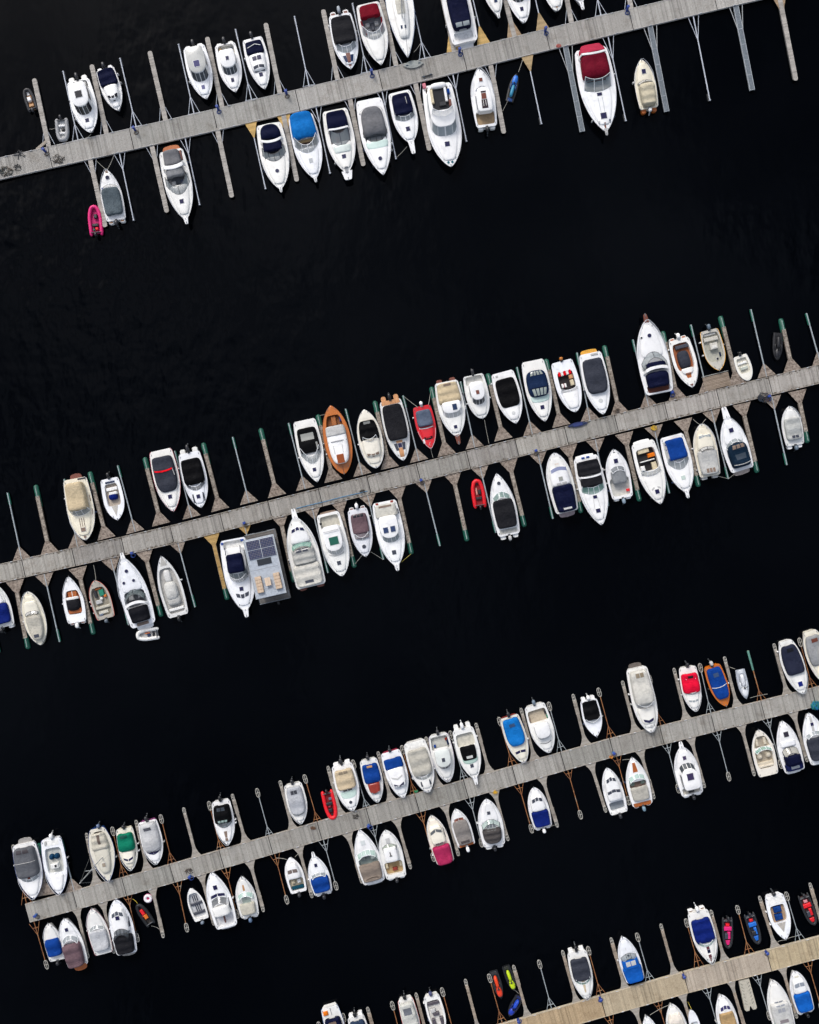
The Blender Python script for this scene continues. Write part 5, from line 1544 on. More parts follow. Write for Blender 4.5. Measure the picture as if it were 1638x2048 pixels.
# houseboat with solar panels
def houseboat():
    corners = [(491, 1083), (549, 1070), (577, 1183), (515, 1199)]
    A = P(505, 1063, 0.5); Bp = P(556, 1204, 0.5)
    ca = P(520, 1076, 2.6); cb = P(546, 1191, 2.6)
    d = ca - cb
    rz = atan2(d.y, d.x)
    mid = P(536, 1133, 0.5)
    root = empty('houseboat', (mid.x, mid.y, 0), rz)
    tag(root, 'x', 'houseboat', 'boats moored at the piers')
    BOATS.append((root, 'grey-roofed houseboat with solar panels', 'second', 'lower', (536, 1133)))
    def part(nm, m, fn, par=None):
        mb = MB(); fn(mb); return mb.build(nm, m, par or root)
    HL, HW = 8.9, 3.9
    for s in (-1, 1):
        part('pontoon', mat('gel', '#8d9094'), lambda q: q.box(0, s * 1.3, -0.3, 0.45, HL, 1.0, 0, 0.2))
    part('deck', mat('plank', '#77736f'), lambda q: [q.box(-HL / 2 + 0.1 + 0.2 * i, 0, 0.45, 0.55, 0.185, HW, 0, 0.01) for i in range(int(HL / 0.2))])
    RL, RW = 7.4, 3.75
    part('cabin_wall', mat('paint', '#7d8084'), lambda q: q.box(0.1, 0, 0.55, 2.5, 6.6, 3.2))
    for s in (-1, 1):
        for x in (-2, 0, 2):
            part('window_pane', mat('dglass', 'dark'), lambda q: q.box(x, s * 1.605, 1.3, 2.1, 1.3, 0.03, 0, 0.005))
    part('roof', mat('floor', '#a9b0b8'), lambda q: q.box(0.1, 0.05, 2.5, 2.66, RL, RW, 0, 0.04))
    part('roof_rail', mat('paint', '#b4b9bd'), lambda q: [q.box(0.1, s * RW / 2 + 0.05, 2.62, 2.72, RL, 0.08) for s in (-1, 1)])
    for i in range(2):
        for j in range(2):
            part('solar_panel', mat('solar', '#0a1c40'), lambda q: q.box(3.0 - 1.18 * i, 0.86 - 1.72 * j, 2.7, 2.76, 1.1, 1.64, 0, 0.01))
    part('panel_frame', mat('metal', '#c9cccd'), lambda q: [q.box(2.41, 0, 2.66, 2.71, 2.36, 3.44, 0, 0.01)])
    part('skylight', mat('dglass', '#2c2f33'), lambda q: q.box(0.75, -0.05, 2.66, 2.74, 0.75, 1.75, 0, 0.02))
    part('roof_seam', mat('paint', '#9a9ea2'), lambda q: q.box(-0.05, 0, 2.66, 2.69, 0.05, RW - 0.1))
    for s in (-1, 1):
        o = part('bench', mat('wood', '#b39a80'), lambda q: q.box(-1.9, s * 1.15, 2.66, 2.98, 2.0, 0.78, 0, 0.03))
        for k in range(5):
            part('bench_slat', mat('wood', '#c2aa90'), lambda q: q.box(-1.9 - 0.8 + 0.4 * k, s * 1.15, 2.97, 3.03, 0.34, 0.74, 0, 0.01), o)
    part('table', mat('wood', '#ccb69e'), lambda q: (q.box(-1.75, 0.02, 3.0, 3.08, 1.0, 0.7, 0, 0.02), q.box(-1.75, 0.02, 2.66, 3.0, 0.2, 0.2)))
    def railing(q):
        for x in (-HL / 2 + 0.08, HL / 2 - 0.08):
            sg = 1 if x > 0 else -1
            pts = [(x - sg * 1.0, -HW / 2 + 0.08, 1.35), (x, -HW / 2 + 0.08, 1.35), (x, HW / 2 - 0.08, 1.35), (x - sg * 1.0, HW / 2 - 0.08, 1.35)]
            for z in (0, -0.4):
                q.tube([(a, b, c + z) for a, b, c in pts], 0.035, 5)
            for k in range(7):
                y = -HW / 2 + 0.08 + (HW - 0.16) * k / 6
                q.tube([(x, y, 0.5), (x, y, 1.35)], 0.025, 4)
    part('railing', mat('metal', '#8a8f94'), railing)
    def motor(q):
        q.ellipsoid((-HL / 2 - 0.25, -0.35, 0.75), (0.28, 0.2, 0.28), 10, 6, 2.7)
        q.box(-HL / 2 - 0.2, -0.35, -0.2, 0.6, 0.2, 0.15)
    part('outboard_motor', mat('paint', 'black'), motor)
houseboat()
b = Boat('large trawler with grey aft canvas and mint windscreen', 'second', 'lower', (590, 1033), (623, 1173), 62, q=0.85, hull='offwhite', deck='#e6e4de', tm=0.45, tr=0.95)
b.cov(0.02, 0.33, 0.88, 0.7, '#c2bfb6', k=8); b.cov(0.33, 0.56, 0.74, 0.9, '#aaa9a3', k=5); b.ws(0.64, 0.66, 0.06, '#7fa89a', 0.04, 3, 1.0, 0.03, '#5f8a7c'); b.panes(0.5, 0.55, 0.42, 0.42, 2, 'slate'); b.cov(0.62, 0.86, 0.72, 0.5, 'white', k=3.5, kind='gel', name='cabin_top'); b.win(0.83, 0.62, 3, 0.045, 'hatch', 0.03)
b.pul(1.0, 0.5); b.panes(0.06, 0.1, 0.3, 0.3, 1, 'slate'); b.steps(0.3, 0.28, 'dteak', 'wood'); b.line([(0.24, -0.78, 0.03), (0.32, -0.78, 0.03)], 0.05, 'slate', 'boat_hook'); b.rail(0.5, 0.6)
b = Boat('white flybridge boat with big green roof hatch', 'second', 'lower', (685, 1152), (655, 1026), 52, q=0.8, hull='offwhite', pit=(0.04, 0.24, 0.8, 0.4, '#bdb9ab'), tm=0.5)
b.plat(0.2, 0.85, 'brown', 'floor'); b.cab(0.2, 0.68, 0.76, 0.95, 0.1, win='lgrey'); b.hat(0.44, 0.05, 1.0, 1.15, '#1d5848'); b.band(0.64, 0.62, 'lgrey', 0.18, 0.03, 0.03, 'window_band', 'dglass'); b.hat(0.79, 0, 0.5, 0.48, 'slate'); b.box(0.14, -0.7, 0.3, 0.25, 0.2, 'black', 'crate'); b.band(0.28, 0.6, 'lgrey', 0.08, 0.2, 0, 'fly_rail', 'metal')
b = Boat('small grey-white boat with mauve cover', 'second', 'lower', (732, 1113), (714, 1018), 43, hull='#d9dade', ob=('white', 0.75), tr=0.88, q=0.8)
b.cov(0.1, 0.52, 0.78, 0.55, 'mauve', k=5); b.panes(0.11, 0.17, 0.5, 0.5, 3, 'dark'); b.cov(0.5, 0.62, 0.7, 0.45, '#8d8488', k=4); b.ws(0.66, 0.72, 0.06, 'lgrey', 0.1, 4, 0.45); b.hat(0.79, 0, 0.5, 0.5, 'slate', True); b.steps(0.3, 0.28, pad='dteak')
b = Boat('white cruiser with two blue roof hatches', 'second', 'lower', (794, 1133), (768, 1003), 55, q=0.88, tm=0.45)
b.cov(0.04, 0.24, 0.84, 0.7, '#bdbab0', k=6); b.cab(0.22, 0.66, 0.74, 0.95, 0.12, win='clear'); b.hat(0.43, 0.26, 0.72, 0.6, '#26365a'); b.hat(0.43, -0.26, 0.72, 0.6, '#26365a'); b.hat(0.78, 0, 0.55, 0.5, 'slate'); b.pul(0.5, 0.45); b.strip(0.005, 0.035, 0.1, 0.1, 'bred', 0.55); b.strip(0.005, 0.035, 0.1, 0.1, 'bred', -0.55); b.panes(0.06, 0.09, 0.5, 0.5, 1, 'brown'); b.line([(0.14, 0.86, 0.1), (0.22, 0.88, 0.1)], 0.06, 'slate', 'boat_hook')
r = ribboat('red inflatable boat beside thin boom', 'second', 'lower', (952, 958), (961, 1016), 28, 'scarlet', '#8a1018', [(0.55, -0.2, 0.55, 0.35, 0.35, 'char', 'console'), (0.34, 0, 0.32, 0.75, 0.3, 'char', 'seat'), (0.85, 0, 0.35, 0.35, 0.15, 'char', 'bow_pad'), (0.58, 0.18, 0.9, 0.2, 0.1, '#d89a8a', 'paddle')], 'black', r=0.24)
b = Boat('white cruiser with black cover and mint windscreen', 'second', 'lower', (993, 947), (1019, 1070), 50, q=0.92, p=1.9, ob=('lgrey', 0.7))
b.cov(0.12, 0.58, 0.84, 0.65, 'char', k=6); b.ws(0.7, 0.76, 0.09, '#5f8078', 0.08, 3, 0.5); b.panes(0.6, 0.66, 0.16, 0.16, 1, 'offwhite'); b.hat(0.84, 0, 0.45, 0.45, 'slate', True); b.steps(0.45, 0.3, 'offwhite'); b.strip(0.03, 0.1, 0.7, 0.7, '#b9b7ae', 0, 'stern_deck', 'floor')
b = Boat('white trawler-style cruiser with navy aft canopy', 'second', 'lower', (1107, 906), (1135, 1024), 52, q=0.72, hull='offwhite', tm=0.5)
b.plat(0.55, 0.85, '#97888a', 'floor'); b.cov(0.01, 0.45, 0.82, 1.0, 'navy', k=6); b.panes(0.05, 0.08, 0.34, 0.34, 1, 'lgrey'); b.cov(0.44, 0.76, 0.74, 0.75, 'white', k=4, kind='gel', name='cabin_top'); b.panes(0.46, 0.5, 0.42, 0.42, 2, 'lgrey'); b.hat(0.56, 0, 0.5, 0.5, '#8e8f88'); b.band(0.7, 0.66, 'lilac', 0.45, 0.03, 0.03, 'window_band', 'dglass')
for v in (-0.12, -0.04, 0.04, 0.12):
    b.line([(0.8, v, 0.02), (0.92, v * 0.6, 0.02)], 0.02, 'tan', 'deck_batten')
b = Boat('white sport cruiser with two black canopies', 'second', 'lower', (1202, 1050), (1171, 913), 56, q=0.95, pit=(0.3, 0.5, 0.74, 0.35, '#3d4044'))
b.plat(0.25, 0.9, 'offwhite'); b.cov(0.06, 0.27, 0.86, 0.85, 'char', k=6); b.arch(0.28, 0.86, 0.95, 'white', 0.22, 0.02); b.cov(0.3, 0.43, 0.78, 0.85, 'char', k=6); b.ws(0.55, 0.82, 0.1, '#84aa9c', 0.06, 4, 0.6, 0.03); b.hat(0.59, 0, 0.4, 0.5); b.hat(0.79, 0, 0.5, 0.55); b.line([(0.62, 0.16, 0.02), (0.76, 0.2, 0.02)], 0.025, 'lgrey', 'grab_rail'); b.line([(0.62, -0.16, 0.02), (0.76, -0.2, 0.02)], 0.025, 'lgrey', 'grab_rail')
b.box(0.015, 0.15, 0.25, 0.4, 0.1, 'blue', 'fender_basket'); b.box(0.015, -0.2, 0.25, 0.4, 0.1, 'blue', 'fender_basket'); b.fender(0.86, 1, 'char'); b.fender(0.86, -1, 'char'); b.rail(0.5, 0.6)
b = Boat('white fishing boat with open pale aft deck', 'second', 'lower', (1226, 899), (1246, 996), 47, ob=('#7f8f9b', 0.75), pit=(0.05, 0.42, 0.84, 0.4, '#c2c0b8'), tm=0.5, p=1.9)
b.ws(0.66, 0.6, 0.09, '#555c64', 0.05, 2, 0.6); b.cov(0.3, 0.58, 0.62, 0.5, '#8f9294', k=4); b.hat(0.76, 0, 0.55, 0.5); b.box(0.36, -0.2, 0.35, 0.35, 0.45, 'offwhite', 'seat', floor=True); b.box(0.36, 0.3, 0.4, 0.4, 0.4, 'lgrey', 'seat', floor=True); b.box(0.14, -0.6, 0.32, 0.38, 0.3, 'scarlet', 'fuel_tank', floor=True); b.steps(0.25, 0.3); b.hat(0.92, 0, 0.3, 0.2, 'slate')
b = Boat('white cruiser with cream seats and orange cushion', 'second', 'lower', (1320, 1008), (1285, 884), 53, q=0.9, pit=(0.1, 0.46, 0.76, 0.5, '#100c0e'), p=2.0)
b.box(0.14, -0.1, 0.55, 1.4, 0.4, 'sand', 'stern_bench', floor=True); b.box(0.23, 0.4, 0.5, 0.85, 0.5, 'orange', 'cushion', 'canvas', True); b.box(0.3, 0, 0.14, 1.8, 0.5, 'offwhite', 'bulkhead', floor=True); b.box(0.4, 0.42, 0.9, 0.6, 0.4, 'sand', 'bench', floor=True); b.box(0.4, -0.5, 0.6, 0.55, 0.5, 'offwhite', 'helm_seat', floor=True); b.ws(0.55, 0.76, 0.08, 'clear', 0.05, 4, 0.55, 0.03); b.win(0.72, 0.62, 2, 0.03, 'lgrey', -0.05, 0.25); b.hat(0.8, 0, 0.55, 0.5); b.plat(0.25, 0.85); b.fender(0.88, -1, 'char')
b = Boat('white cruiser with royal blue canopy and thin pulpit', 'second', 'lower', (1373, 985), (1343, 871), 54, q=0.85)
b.cov(0.06, 0.42, 0.74, 0.8, 'blue', k=5); b.strip(0.08, 0.4, 0.06, 0.06, 'lgrey', -0.72, 'side_deck_pad', 'floor'); b.ws(0.6, 0.8, 0.13, 'clear', 0.14, 4, 0.5, 0.04); b.hat(0.74, 0, 0.5, 0.5, '#b8c6bd'); b.fender(0.8, 1, 'dblue'); b.fender(0.78, -1, 'dblue'); b.pul(0.7, 0.36)
b = Boat('cream boat with pale grey tarpaulin and window row', 'second', 'lower', (1402, 848), (1421, 952), 47, hull='#ddd4bd', deck='#e2dac6', q=0.72, tm=0.5)
b.cov(0.03, 0.5, 0.82, 0.7, '#b3b2ae', k=6); b.panes(0.07, 0.15, 0.4, 0.4, 3, 'brown'); b.cov(0.5, 0.8, 0.7, 0.6, '#e4ddca', k=4, kind='gel', name='cabin_top'); b.win(0.78, 0.62, 4, 0.05, 'clear', 0.03, 0.03); b.ws(0.56, 0.58, 0.05, 'lgrey', 0.03, 2, 0.85, 0.03, 'dark'); b.steps(0.35, 0.35, 'lgrey')
b = Boat('white cruiser with dark teal camper canopy', 'second', 'lower', (1452, 833), (1486, 940), 53, q=0.9)
b.plat(0.5, 0.85, '#a89b92', 'floor'); b.cov(0.06, 0.5, 0.76, 0.95, '#12273a', k=4, nf=3.5); b.panes(0.4, 0.47, 0.5, 0.44, 3, 'brown'); b.panes(0.2, 0.3, 0.4, 0.44, 1, '#323c46'); b.band(0.13, 0.7, 'lgrey', 0.08, 0.04, -0.02); b.ws(0.58, 0.74, 0.06, 'clear', 0.12, 3, 0.5); b.hat(0.74, 0, 0.55, 0.55); b.pul(1.2, 0.6)
b = Boat('white boat with pale grey cover by last finger', 'second', 'lower', (1577, 813), (1591, 890), 41, ob=('#5d6b78', 0.65), tm=0.45, q=0.78)
b.cov(0.14, 0.7, 0.8, 0.5, '#a9aaa6', k=5); b.panes(0.18, 0.25, 0.36, 0.36, 2, 'slate'); b.steps(0.4, 0.32)
# ===== third pier, upper side
b = Boat('white boat with grey see-through canopy, leftmost berth', 'third', 'upper', (69.5, 1797), (47, 1688), 54, q=0.85, rub='#3a4a78')
b.plat(0.55, 0.7, '#8d8a86', 'floor'); b.cov(0.05, 0.58, 0.84, 0.95, '#63656a', k=4, bows=2); b.band(0.3, 0.8, 'lgrey', 0.05, 0.04); b.panes(0.07, 0.14, 0.45, 0.5, 2, '#3f3a3c'); b.ws(0.68, 0.76, 0.06, 'clear', 0.06, 3, 0.5); b.strip(0.59, 0.63, 0.1, 0.1, 'bred', -0.05, 'cushion', 'canvas')
b = Boat('white open boat with two blue seats', 'third', 'upper', (120, 1788), (101, 1678), 47, ob=('white', 0.7, 0.1), pit=(0.16, 0.62, 0.72, 0.35, '#b9bab4'), rub='#32406e', q=0.8, coach=False)
for v in (-0.22, 0.22):
    b.dome(0.33, v, 0.36, 0.34, 0.55, '#123a58', 'seat', 'canvas', True, 2.3)
b.box(0.48, 0.0, 0.6, 0.9, 0.7, 'offwhite', 'console', floor=True); b.box(0.48, 0.12, 0.35, 0.3, 0.75, 'char', 'instrument_panel', floor=True); b.strip(0.02, 0.12, 0.6, 0.6, 'offwhite', 0, 'stern_deck', 'floor'); b.cov(0.64, 0.92, 0.66, 0.15, 'white', k=3, kind='gel', name='coachroof'); b.box(0.06, -0.5, 0.5, 0.3, 0.15, 'lgrey', 'locker')
b = Boat('beige sailing boat with leaning mast', 'third', 'upper', (218.6, 1763), (193, 1657), 49, hull='#d2cdbd', deck='#d6d1c2', rub='#20407c', stripe='#1c3a70', name='sailing_boat', cat='sailing boat', tm=0.42, p=1.8, q=1.0, tr=0.6, pit=(0.06, 0.3, 0.5, 0.35, '#aca797'), coach=False, ob=('#5a6a86', 0.5, 0.2))
b.cov(0.3, 0.82, 0.62, 0.4, '#cbc6b6', k=3, kind='gel', name='coachroof'); b.cov(0.08, 0.4, 0.7, 0.5, '#b5b0a2', k=4); b.strip(0.08, 0.28, 0.12, 0.1, '#5f5148', 0.05, 'companionway', 'floor', 0.03); b.hat(0.66, 0.02, 0.5, 0.45, '#9b8f7d')
mb = MB(); mb.tube([(b.X(0.52), 0, 0.9), (b.X(0.52), 0, 9.6)], 0.06, 8); mb.build('mast', mat('metal', '#b9bbbc'), b.root)
mb = MB(); mb.tube([(b.X(0.51), -0.7, 5.6), (b.X(0.52), 0, 5.7), (b.X(0.51), 0.7, 5.6)], 0.03, 5); mb.build('spreaders', mat('metal', '#b9bbbc'), b.root)
mb = MB()
for e in ((b.X(0.99), 0, 1.0), (b.X(0.45), b.hb(0.45), 0.8), (b.X(0.45), -b.hb(0.45), 0.8)):
    mb.tube([e, (b.X(0.52), 0, 9.5)], 0.014, 4)
mb.build('stays', mat('metal', '#8d8e8f'), b.root)
b = Boat('cream boat with bright green canvas', 'third', 'upper', (264, 1739), (248, 1657), 38, hull='#ddd6c2', deck='#e4decd', ob=('char', 0.45), tm=0.45, q=0.82)
b.cov(0.1, 0.52, 0.86, 0.75, 'green', k=4.5); b.panes(0.12, 0.2, 0.4, 0.4, 1, '#0a4a3c'); b.cov(0.52, 0.82, 0.7, 0.45, '#e6e0d0', k=4, kind='gel', name='cabin_top'); b.win(0.74, 0.6, 2, 0.05, 'hatch', 0.05); b.strip(0.6, 0.72, 0.03, 0.03, 'slate', 0.72, 'side_window', 'dglass')
b = Boat('white boat wholly under pale grey tarpaulin', 'third', 'upper', (314.5, 1727), (294, 1642), 43, ob=('char', 0.65), q=0.78, stripe='#8c4a7c')
b.cov(0.03, 0.7, 0.86, 0.75, '#b6b6b6', k=3, h2=0.6); b.panes(0.12, 0.19, 0.36, 0.36, 1, '#4a4a50'); b.win(0.73, 0.76, 2, 0.09, 'hatch', 0.05, 0.02)
b = Boat('white boat with black framed camper top', 'third', 'upper', (456.5, 1689), (441, 1602), 41, ob=('black', 0.75), q=0.85)
b.cov(0.08, 0.48, 0.84, 0.85, 'black', k=4); b.panes(0.11, 0.19, 0.4, 0.42, 2, 'smoke'); b.panes(0.4, 0.5, 0.5, 0.44, 3, '#7f918c'); b.ws(0.6, 0.76, 0.07, 'clear', 0.1, 3, 0.45, 0, 'dark'); b.strip(0.68, 0.82, 0.16, 0.1, 'brown'); b.strip(0.83, 0.9, 0.12, 0.14, 'brown')
b = Boat('white boat under grey cover beside loop boom', 'third', 'upper', (603, 1646), (585, 1568), 40, ob=('char', 0.65), q=0.78)
b.cov(0.06, 0.76, 0.82, 0.55, '#a4a6aa', k=4); b.panes(0.14, 0.24, 0.34, 0.34, 2, '#3e3f44'); b.win(0.77, 0.7, 2, 0.05, '#7f8480', 0.04, 0.03)
r = ribboat('red inflatable boat with black motor, bow at pier', 'third', 'upper', (667, 1639), (653, 1581), 27, 'scarlet', '#7d1016', [(0.45, -0.05, 0.35, 0.8, 0.35, 'char', 'seat'), (0.68, -0.1, 0.45, 0.5, 0.35, 'dark', 'console'), (0.85, 0, 0.35, 0.3, 0.15, 'dark', 'bow_pad'), (0.3, 0.25, 0.3, 0.4, 0.25, 'steelblue', 'bag'), (0.55, -0.1, 0.25, 0.35, 0.35, 'red', 'box')], 'black', r=0.24)
b = Boat('white boat with beige canopy and round hatch', 'third', 'upper', (706, 1620), (683, 1529), 47, ob=('char', 0.9), q=0.8)
b.steps(0.3, 0.32); b.cov(0.1, 0.52, 0.82, 0.7, '#b9a88c', k=4.5); b.panes(0.12, 0.18, 0.4, 0.42, 2, '#8a7c68'); b.panes(0.5, 0.57, 0.46, 0.4, 2, '#5a5654'); b.cov(0.56, 0.74, 0.74, 0.2, '#c2d6cc', k=3, kind='gel', name='coaming', nf=2.6); b.hat(0.81, 0, 0.4, 0.4, 'slate', True)
b = Boat('white boat with blue cover and red-brown cabin', 'third', 'upper', (756, 1603), (736, 1519), 39, ob=('char', 0.6), hull='offwhite', q=0.8)
b.cov(0.1, 0.54, 0.86, 0.5, 'blue', k=5); b.panes(0.12, 0.17, 0.3, 0.3, 1, 'tan'); b.cov(0.54, 0.78, 0.66, 0.5, 'bred', k=5, kind='gel', name='cabin_top'); b.win(0.79, 0.62, 3, 0.05, 'clear', 0.03)
b = Boat('white cabin boat with chevron windows and blue cover', 'third', 'upper', (807, 1594), (780, 1503), 44, ob=('char', 0.45), q=0.82, stripe='#a03048')
b.cov(0.14, 0.36, 0.86, 0.55, 'blue', k=5); b.cov(0.34, 0.74, 0.76, 0.75, 'white', k=5, kind='gel', name='cabin_top'); b.win(0.57, 0.76, 2, 0.035, 'lgrey', 0.08, 0.0); b.win(0.735, 0.74, 2, 0.055, 'hatch', 0.08, 0.02)
b = Boat('white cruiser under long stone-grey cover', 'third', 'upper', (857, 1583), (828, 1483), 49, q=0.78)
b.cov(0.14, 0.66, 0.84, 0.6, '#aba79c', k=6); b.ws(0.75, 0.8, 0.07, '#9fa39f', 0.07, 3, 0.45); b.strip(0.77, 0.87, 0.05, 0.08, 'slate', 0.36, 'deck_window', 'dglass'); b.strip(0.77, 0.87, 0.05, 0.08, 'slate', -0.36, 'deck_window', 'dglass'); b.strip(0.02, 0.12, 0.75, 0.75, 'offwhite', 0, 'stern_deck', 'floor')
b = Boat('white pilothouse boat with high bow rail', 'third', 'upper', (896, 1561), (876, 1469), 45, ob=('char', 0.65), q=0.75, pit=(0.04, 0.34, 0.82, 0.4, '#b4b4ac'), rub='#6a5a7a', rails=False)
b.cab(0.28, 0.76, 0.72, 1.1, 0.12, roof='#d4d8d2', win='smoke'); b.hat(0.5, 0, 0.5, 0.4, 'slate'); b.rail(0.45, 0.75); b.rail(0.45, 0.4); b.box(0.2, 0.7, 0.8, 0.25, 0.3, 'dblue', 'jacket', 'canvas', True); b.box(0.14, 0.6, 0.3, 0.3, 0.3, 'bred', 'bag', 'canvas', True); b.box(0.24, -0.5, 0.3, 0.25, 0.4, 'blue', 'bag', 'canvas', True)
b = Boat('long white boat with small black cockpit cover', 'third', 'upper', (950, 1556), (925, 1457), 47, ob=('white', 0.8), hull='offwhite', q=0.85, pit=(0.1, 0.36, 0.78, 0.35, '#c4c0b2'))
b.steps(0.55, 0.28, 'offwhite'); b.cov(0.34, 0.62, 0.66, 0.45, 'black', k=4); b.cov(0.56, 0.7, 0.7, 0.28, '#a8c0b4', k=3, kind='gel', name='coaming', nf=2.5); b.panes(0.53, 0.58, 0.3, 0.28, 1, 'lgrey'); b.hat(0.74, 0, 0.45, 0.42, 'slate'); b.pul(0.8, 0.4)
b = Boat('cream-edged boat under bright blue cover', 'third', 'upper', (1048, 1524), (1018, 1433), 43, hull='#ddd8c8', ob=('char', 0.65), q=0.75, stripe='#8a3a34')
b.cov(0.04, 0.62, 0.84, 0.6, 'sky', k=4, nf=4); b.panes(0.14, 0.21, 0.28, 0.28, 1, '#2a4468'); b.win(0.75, 0.66, 2, 0.05, 'hatch', -0.02, 0.05)
b = Boat('white pilothouse boat with beige aft deck', 'third', 'upper', (1098, 1504), (1069, 1410), 47, hull='offwhite', ob=('#65737f', 0.7), q=0.85, pit=(0.1, 0.36, 0.84, 0.4, '#ada08c'), tm=0.5)
b.cab(0.36, 0.74, 0.66, 1.0, 0.1, win='lgrey', nf=3); b.box(0.2, 0.7, 0.5, 0.25, 0.3, 'char', 'locker', floor=True); b.box(0.3, 0.78, 0.4, 0.2, 0.3, 'green', 'net_heap', floor=True); b.box(0.26, -0.75, 0.6, 0.2, 0.3, 'brown', 'locker', floor=True); b.band(0.77, 0.6, 'char', 0.06, 0.03, 0.03, 'wiper_bar', 'paint')
b = Boat('white speedboat with black cover and white outboard', 'third', 'upper', (1193, 1473), (1177, 1400), 38, ob=('white', 0.6), q=0.95, coach=False, rails=False)
b.steps(0.4, 0.32); b.cov(0.02, 0.53, 0.84, 0.3, 'black', k=8); b.ws(0.63, 0.84, 0.05, 'clear', 0.1, 2, 0.35)
b = Boat('long trawler with stone-grey wheelhouse cover', 'third', 'upper', (1302, 1464), (1273, 1336), 48, hull='offwhite', deck='#e6e4de', q=0.72, tm=0.5)
b.plat(0.5, 0.75, '#5a524c', 'floor'); b.cov(0.03, 0.55, 0.82, 1.0, '#c2bfb6', k=6); b.panes(0.06, 0.13, 0.35, 0.35, 2, '#8a7d68'); b.ws(0.64, 0.7, 0.06, '#4d565e', 0.06, 2, 0.95, 0.04); b.hat(0.71, 0, 0.5, 0.5); b.cov(0.6, 0.86, 0.76, 0.35, '#e0ddd5', k=3.5, kind='gel', name='cabin_top'); b.win(0.825, 0.76, 2, 0.04, 'hatch', 0.04, 0.0); b.hat(0.9, 0.1, 0.3, 0.3, 'lgrey', True)
b = Boat('white boat with scarlet cover', 'third', 'upper', (1390, 1422), (1375, 1334), 39, ob=('char', 0.55), q=0.78)
b.cov(0.14, 0.58, 0.88, 0.6, '#cf0b30', k=4); b.panes(0.18, 0.24, 0.3, 0.3, 1, '#2c0c10'); b.line([(0.14, 0.4, 0.04), (0.26, 0.5, 0.04)], 0.03, 'offwhite', 'cover_tie'); b.line([(0.14, -0.5, 0.04), (0.26, -0.45, 0.04)], 0.03, 'offwhite', 'cover_tie'); b.win(0.77, 0.64, 3, 0.04, 'clear', 0.02); b.ws(0.62, 0.74, 0.05, 'lgrey', 0.05, 2, 0.45)
b = Boat('orange boat under royal blue tarpaulin', 'third', 'upper', (1452, 1412), (1424, 1332), 38, hull='orange', deck='#c26a20', rub='#b5601a', ob=('lgrey', 0.7), q=0.8, rails=False, coach=False)
b.cov(0.04, 0.8, 0.84, 0.45, 'blue', k=4); b.panes(0.16, 0.26, 0.3, 0.3, 1, '#33486a'); b.band(0.48, 0.8, 'offwhite', 0.06, 0.04, 0.03)
jetski('pale grey and white jet ski', 'third', 'upper', (1493, 1398), (1481, 1340), 22, '#a9aeb6', '#d9dbdd', '#d2d4d8', '#c4c8cc')
b = Boat('white boat with navy cover and rounded stern', 'third', 'upper', (1605, 1387), (1571, 1282), 45, hull='offwhite', q=0.75, tr=0.55, tm=0.4)
b.cov(0.08, 0.62, 0.84, 0.5, '#272b3e', k=5); b.panes(0.13, 0.2, 0.3, 0.3, 1, '#15161c'); b.hat(0.81, 0, 0.6, 0.55, '#14206a')
b = Boat('cream boat with grey cover at right edge', 'third', 'upper', (1654, 1368), (1620, 1262), 46, hull='#ddd7c6', q=0.75, tr=0.55)
b.cov(0.08, 0.62, 0.84, 0.5, '#9a9b9c', k=5); b.panes(0.13, 0.2, 0.3, 0.3, 1, 'dteak')

# ===== third pier, lower side
b = Boat('small white boat with blue cover, first below pier end', 'third', 'lower', (97, 1846), (115, 1921), 36, hull='offwhite', ob=('char', 0.5))
b.cov(0.15, 0.6, 0.84, 0.5, 'blue', k=5)
b = Boat('white cruiser with mauve canopy and teak platform', 'third', 'lower', (129, 1836), (157, 1933), 46, q=0.85)
b.plat(0.7, 0.8, 'teak', 'wood'); b.cov(0.03, 0.5, 0.8, 0.85, 'mauve', k=5); b.ws(0.66, 0.74, 0.08, 'clear', 0.1, 3, 0.5); b.hat(0.78, 0, 0.45, 0.4); b.strip(0.0, 0.03, 0.7, 0.7, 'teak')
b = Boat('white boat with pale grey cover near pier end', 'third', 'lower', (184, 1816), (208, 1908), 42, q=0.82, rub='#8a5058')
b.cov(0.1, 0.55, 0.82, 0.5, '#b5b6b8', k=5); b.ws(0.64, 0.72, 0.06, 'clear', 0.06, 3, 0.45)
b = Boat('white cruiser with three grey windows and black aft cover', 'third', 'lower', (232, 1798), (254, 1908), 47, q=0.72, stripe='#1f2f66', tm=0.45)
b.plat(0.4, 0.8, '#a8a39a', 'floor'); b.cov(0.03, 0.36, 0.84, 0.6, 'char', k=5); b.cov(0.4, 0.85, 0.72, 0.65, 'white', k=4, kind='gel', name='cabin_top'); b.win(0.79, 0.6, 3, 0.07, '#4e535a', 0.05); b.hat(0.7, 0, 0.5, 0.5); b.ws(0.5, 0.66, 0.1, 'smoke', 0.08, 4, 0.9, 0, 'dark'); b.strip(0.48, 0.66, 0.04, 0.04, 'slate', -0.74, 'side_window', 'dglass'); b.panes(0.36, 0.4, 0.4, 0.4, 2, 'sand')
r = ribboat('black inflatable with red seats beside white ring', 'third', 'lower', (274, 1808), (303, 1851), 22, '#17191b', '#26211f', [(0.62, 0, 0.7, 0.4, 0.35, 'scarlet', 'seat'), (0.4, -0.05, 0.55, 0.45, 0.3, 'orange', 'seat'), (0.48, 0.35, 0.3, 0.3, 0.25, 'red', 'bag')], None, r=0.2)
b = Boat('white rowing skiff with dark benches', 'third', 'lower', (381, 1776), (404, 1840), 33, ob=('#6d7885', 0.4), pit=(0.08, 0.84, 0.82, 0.3, '#b9bbbd'), rails=False, coach=False, fb=0.5, q=0.8, tm=0.4, name='rowing_boat', cat='rowing boat')
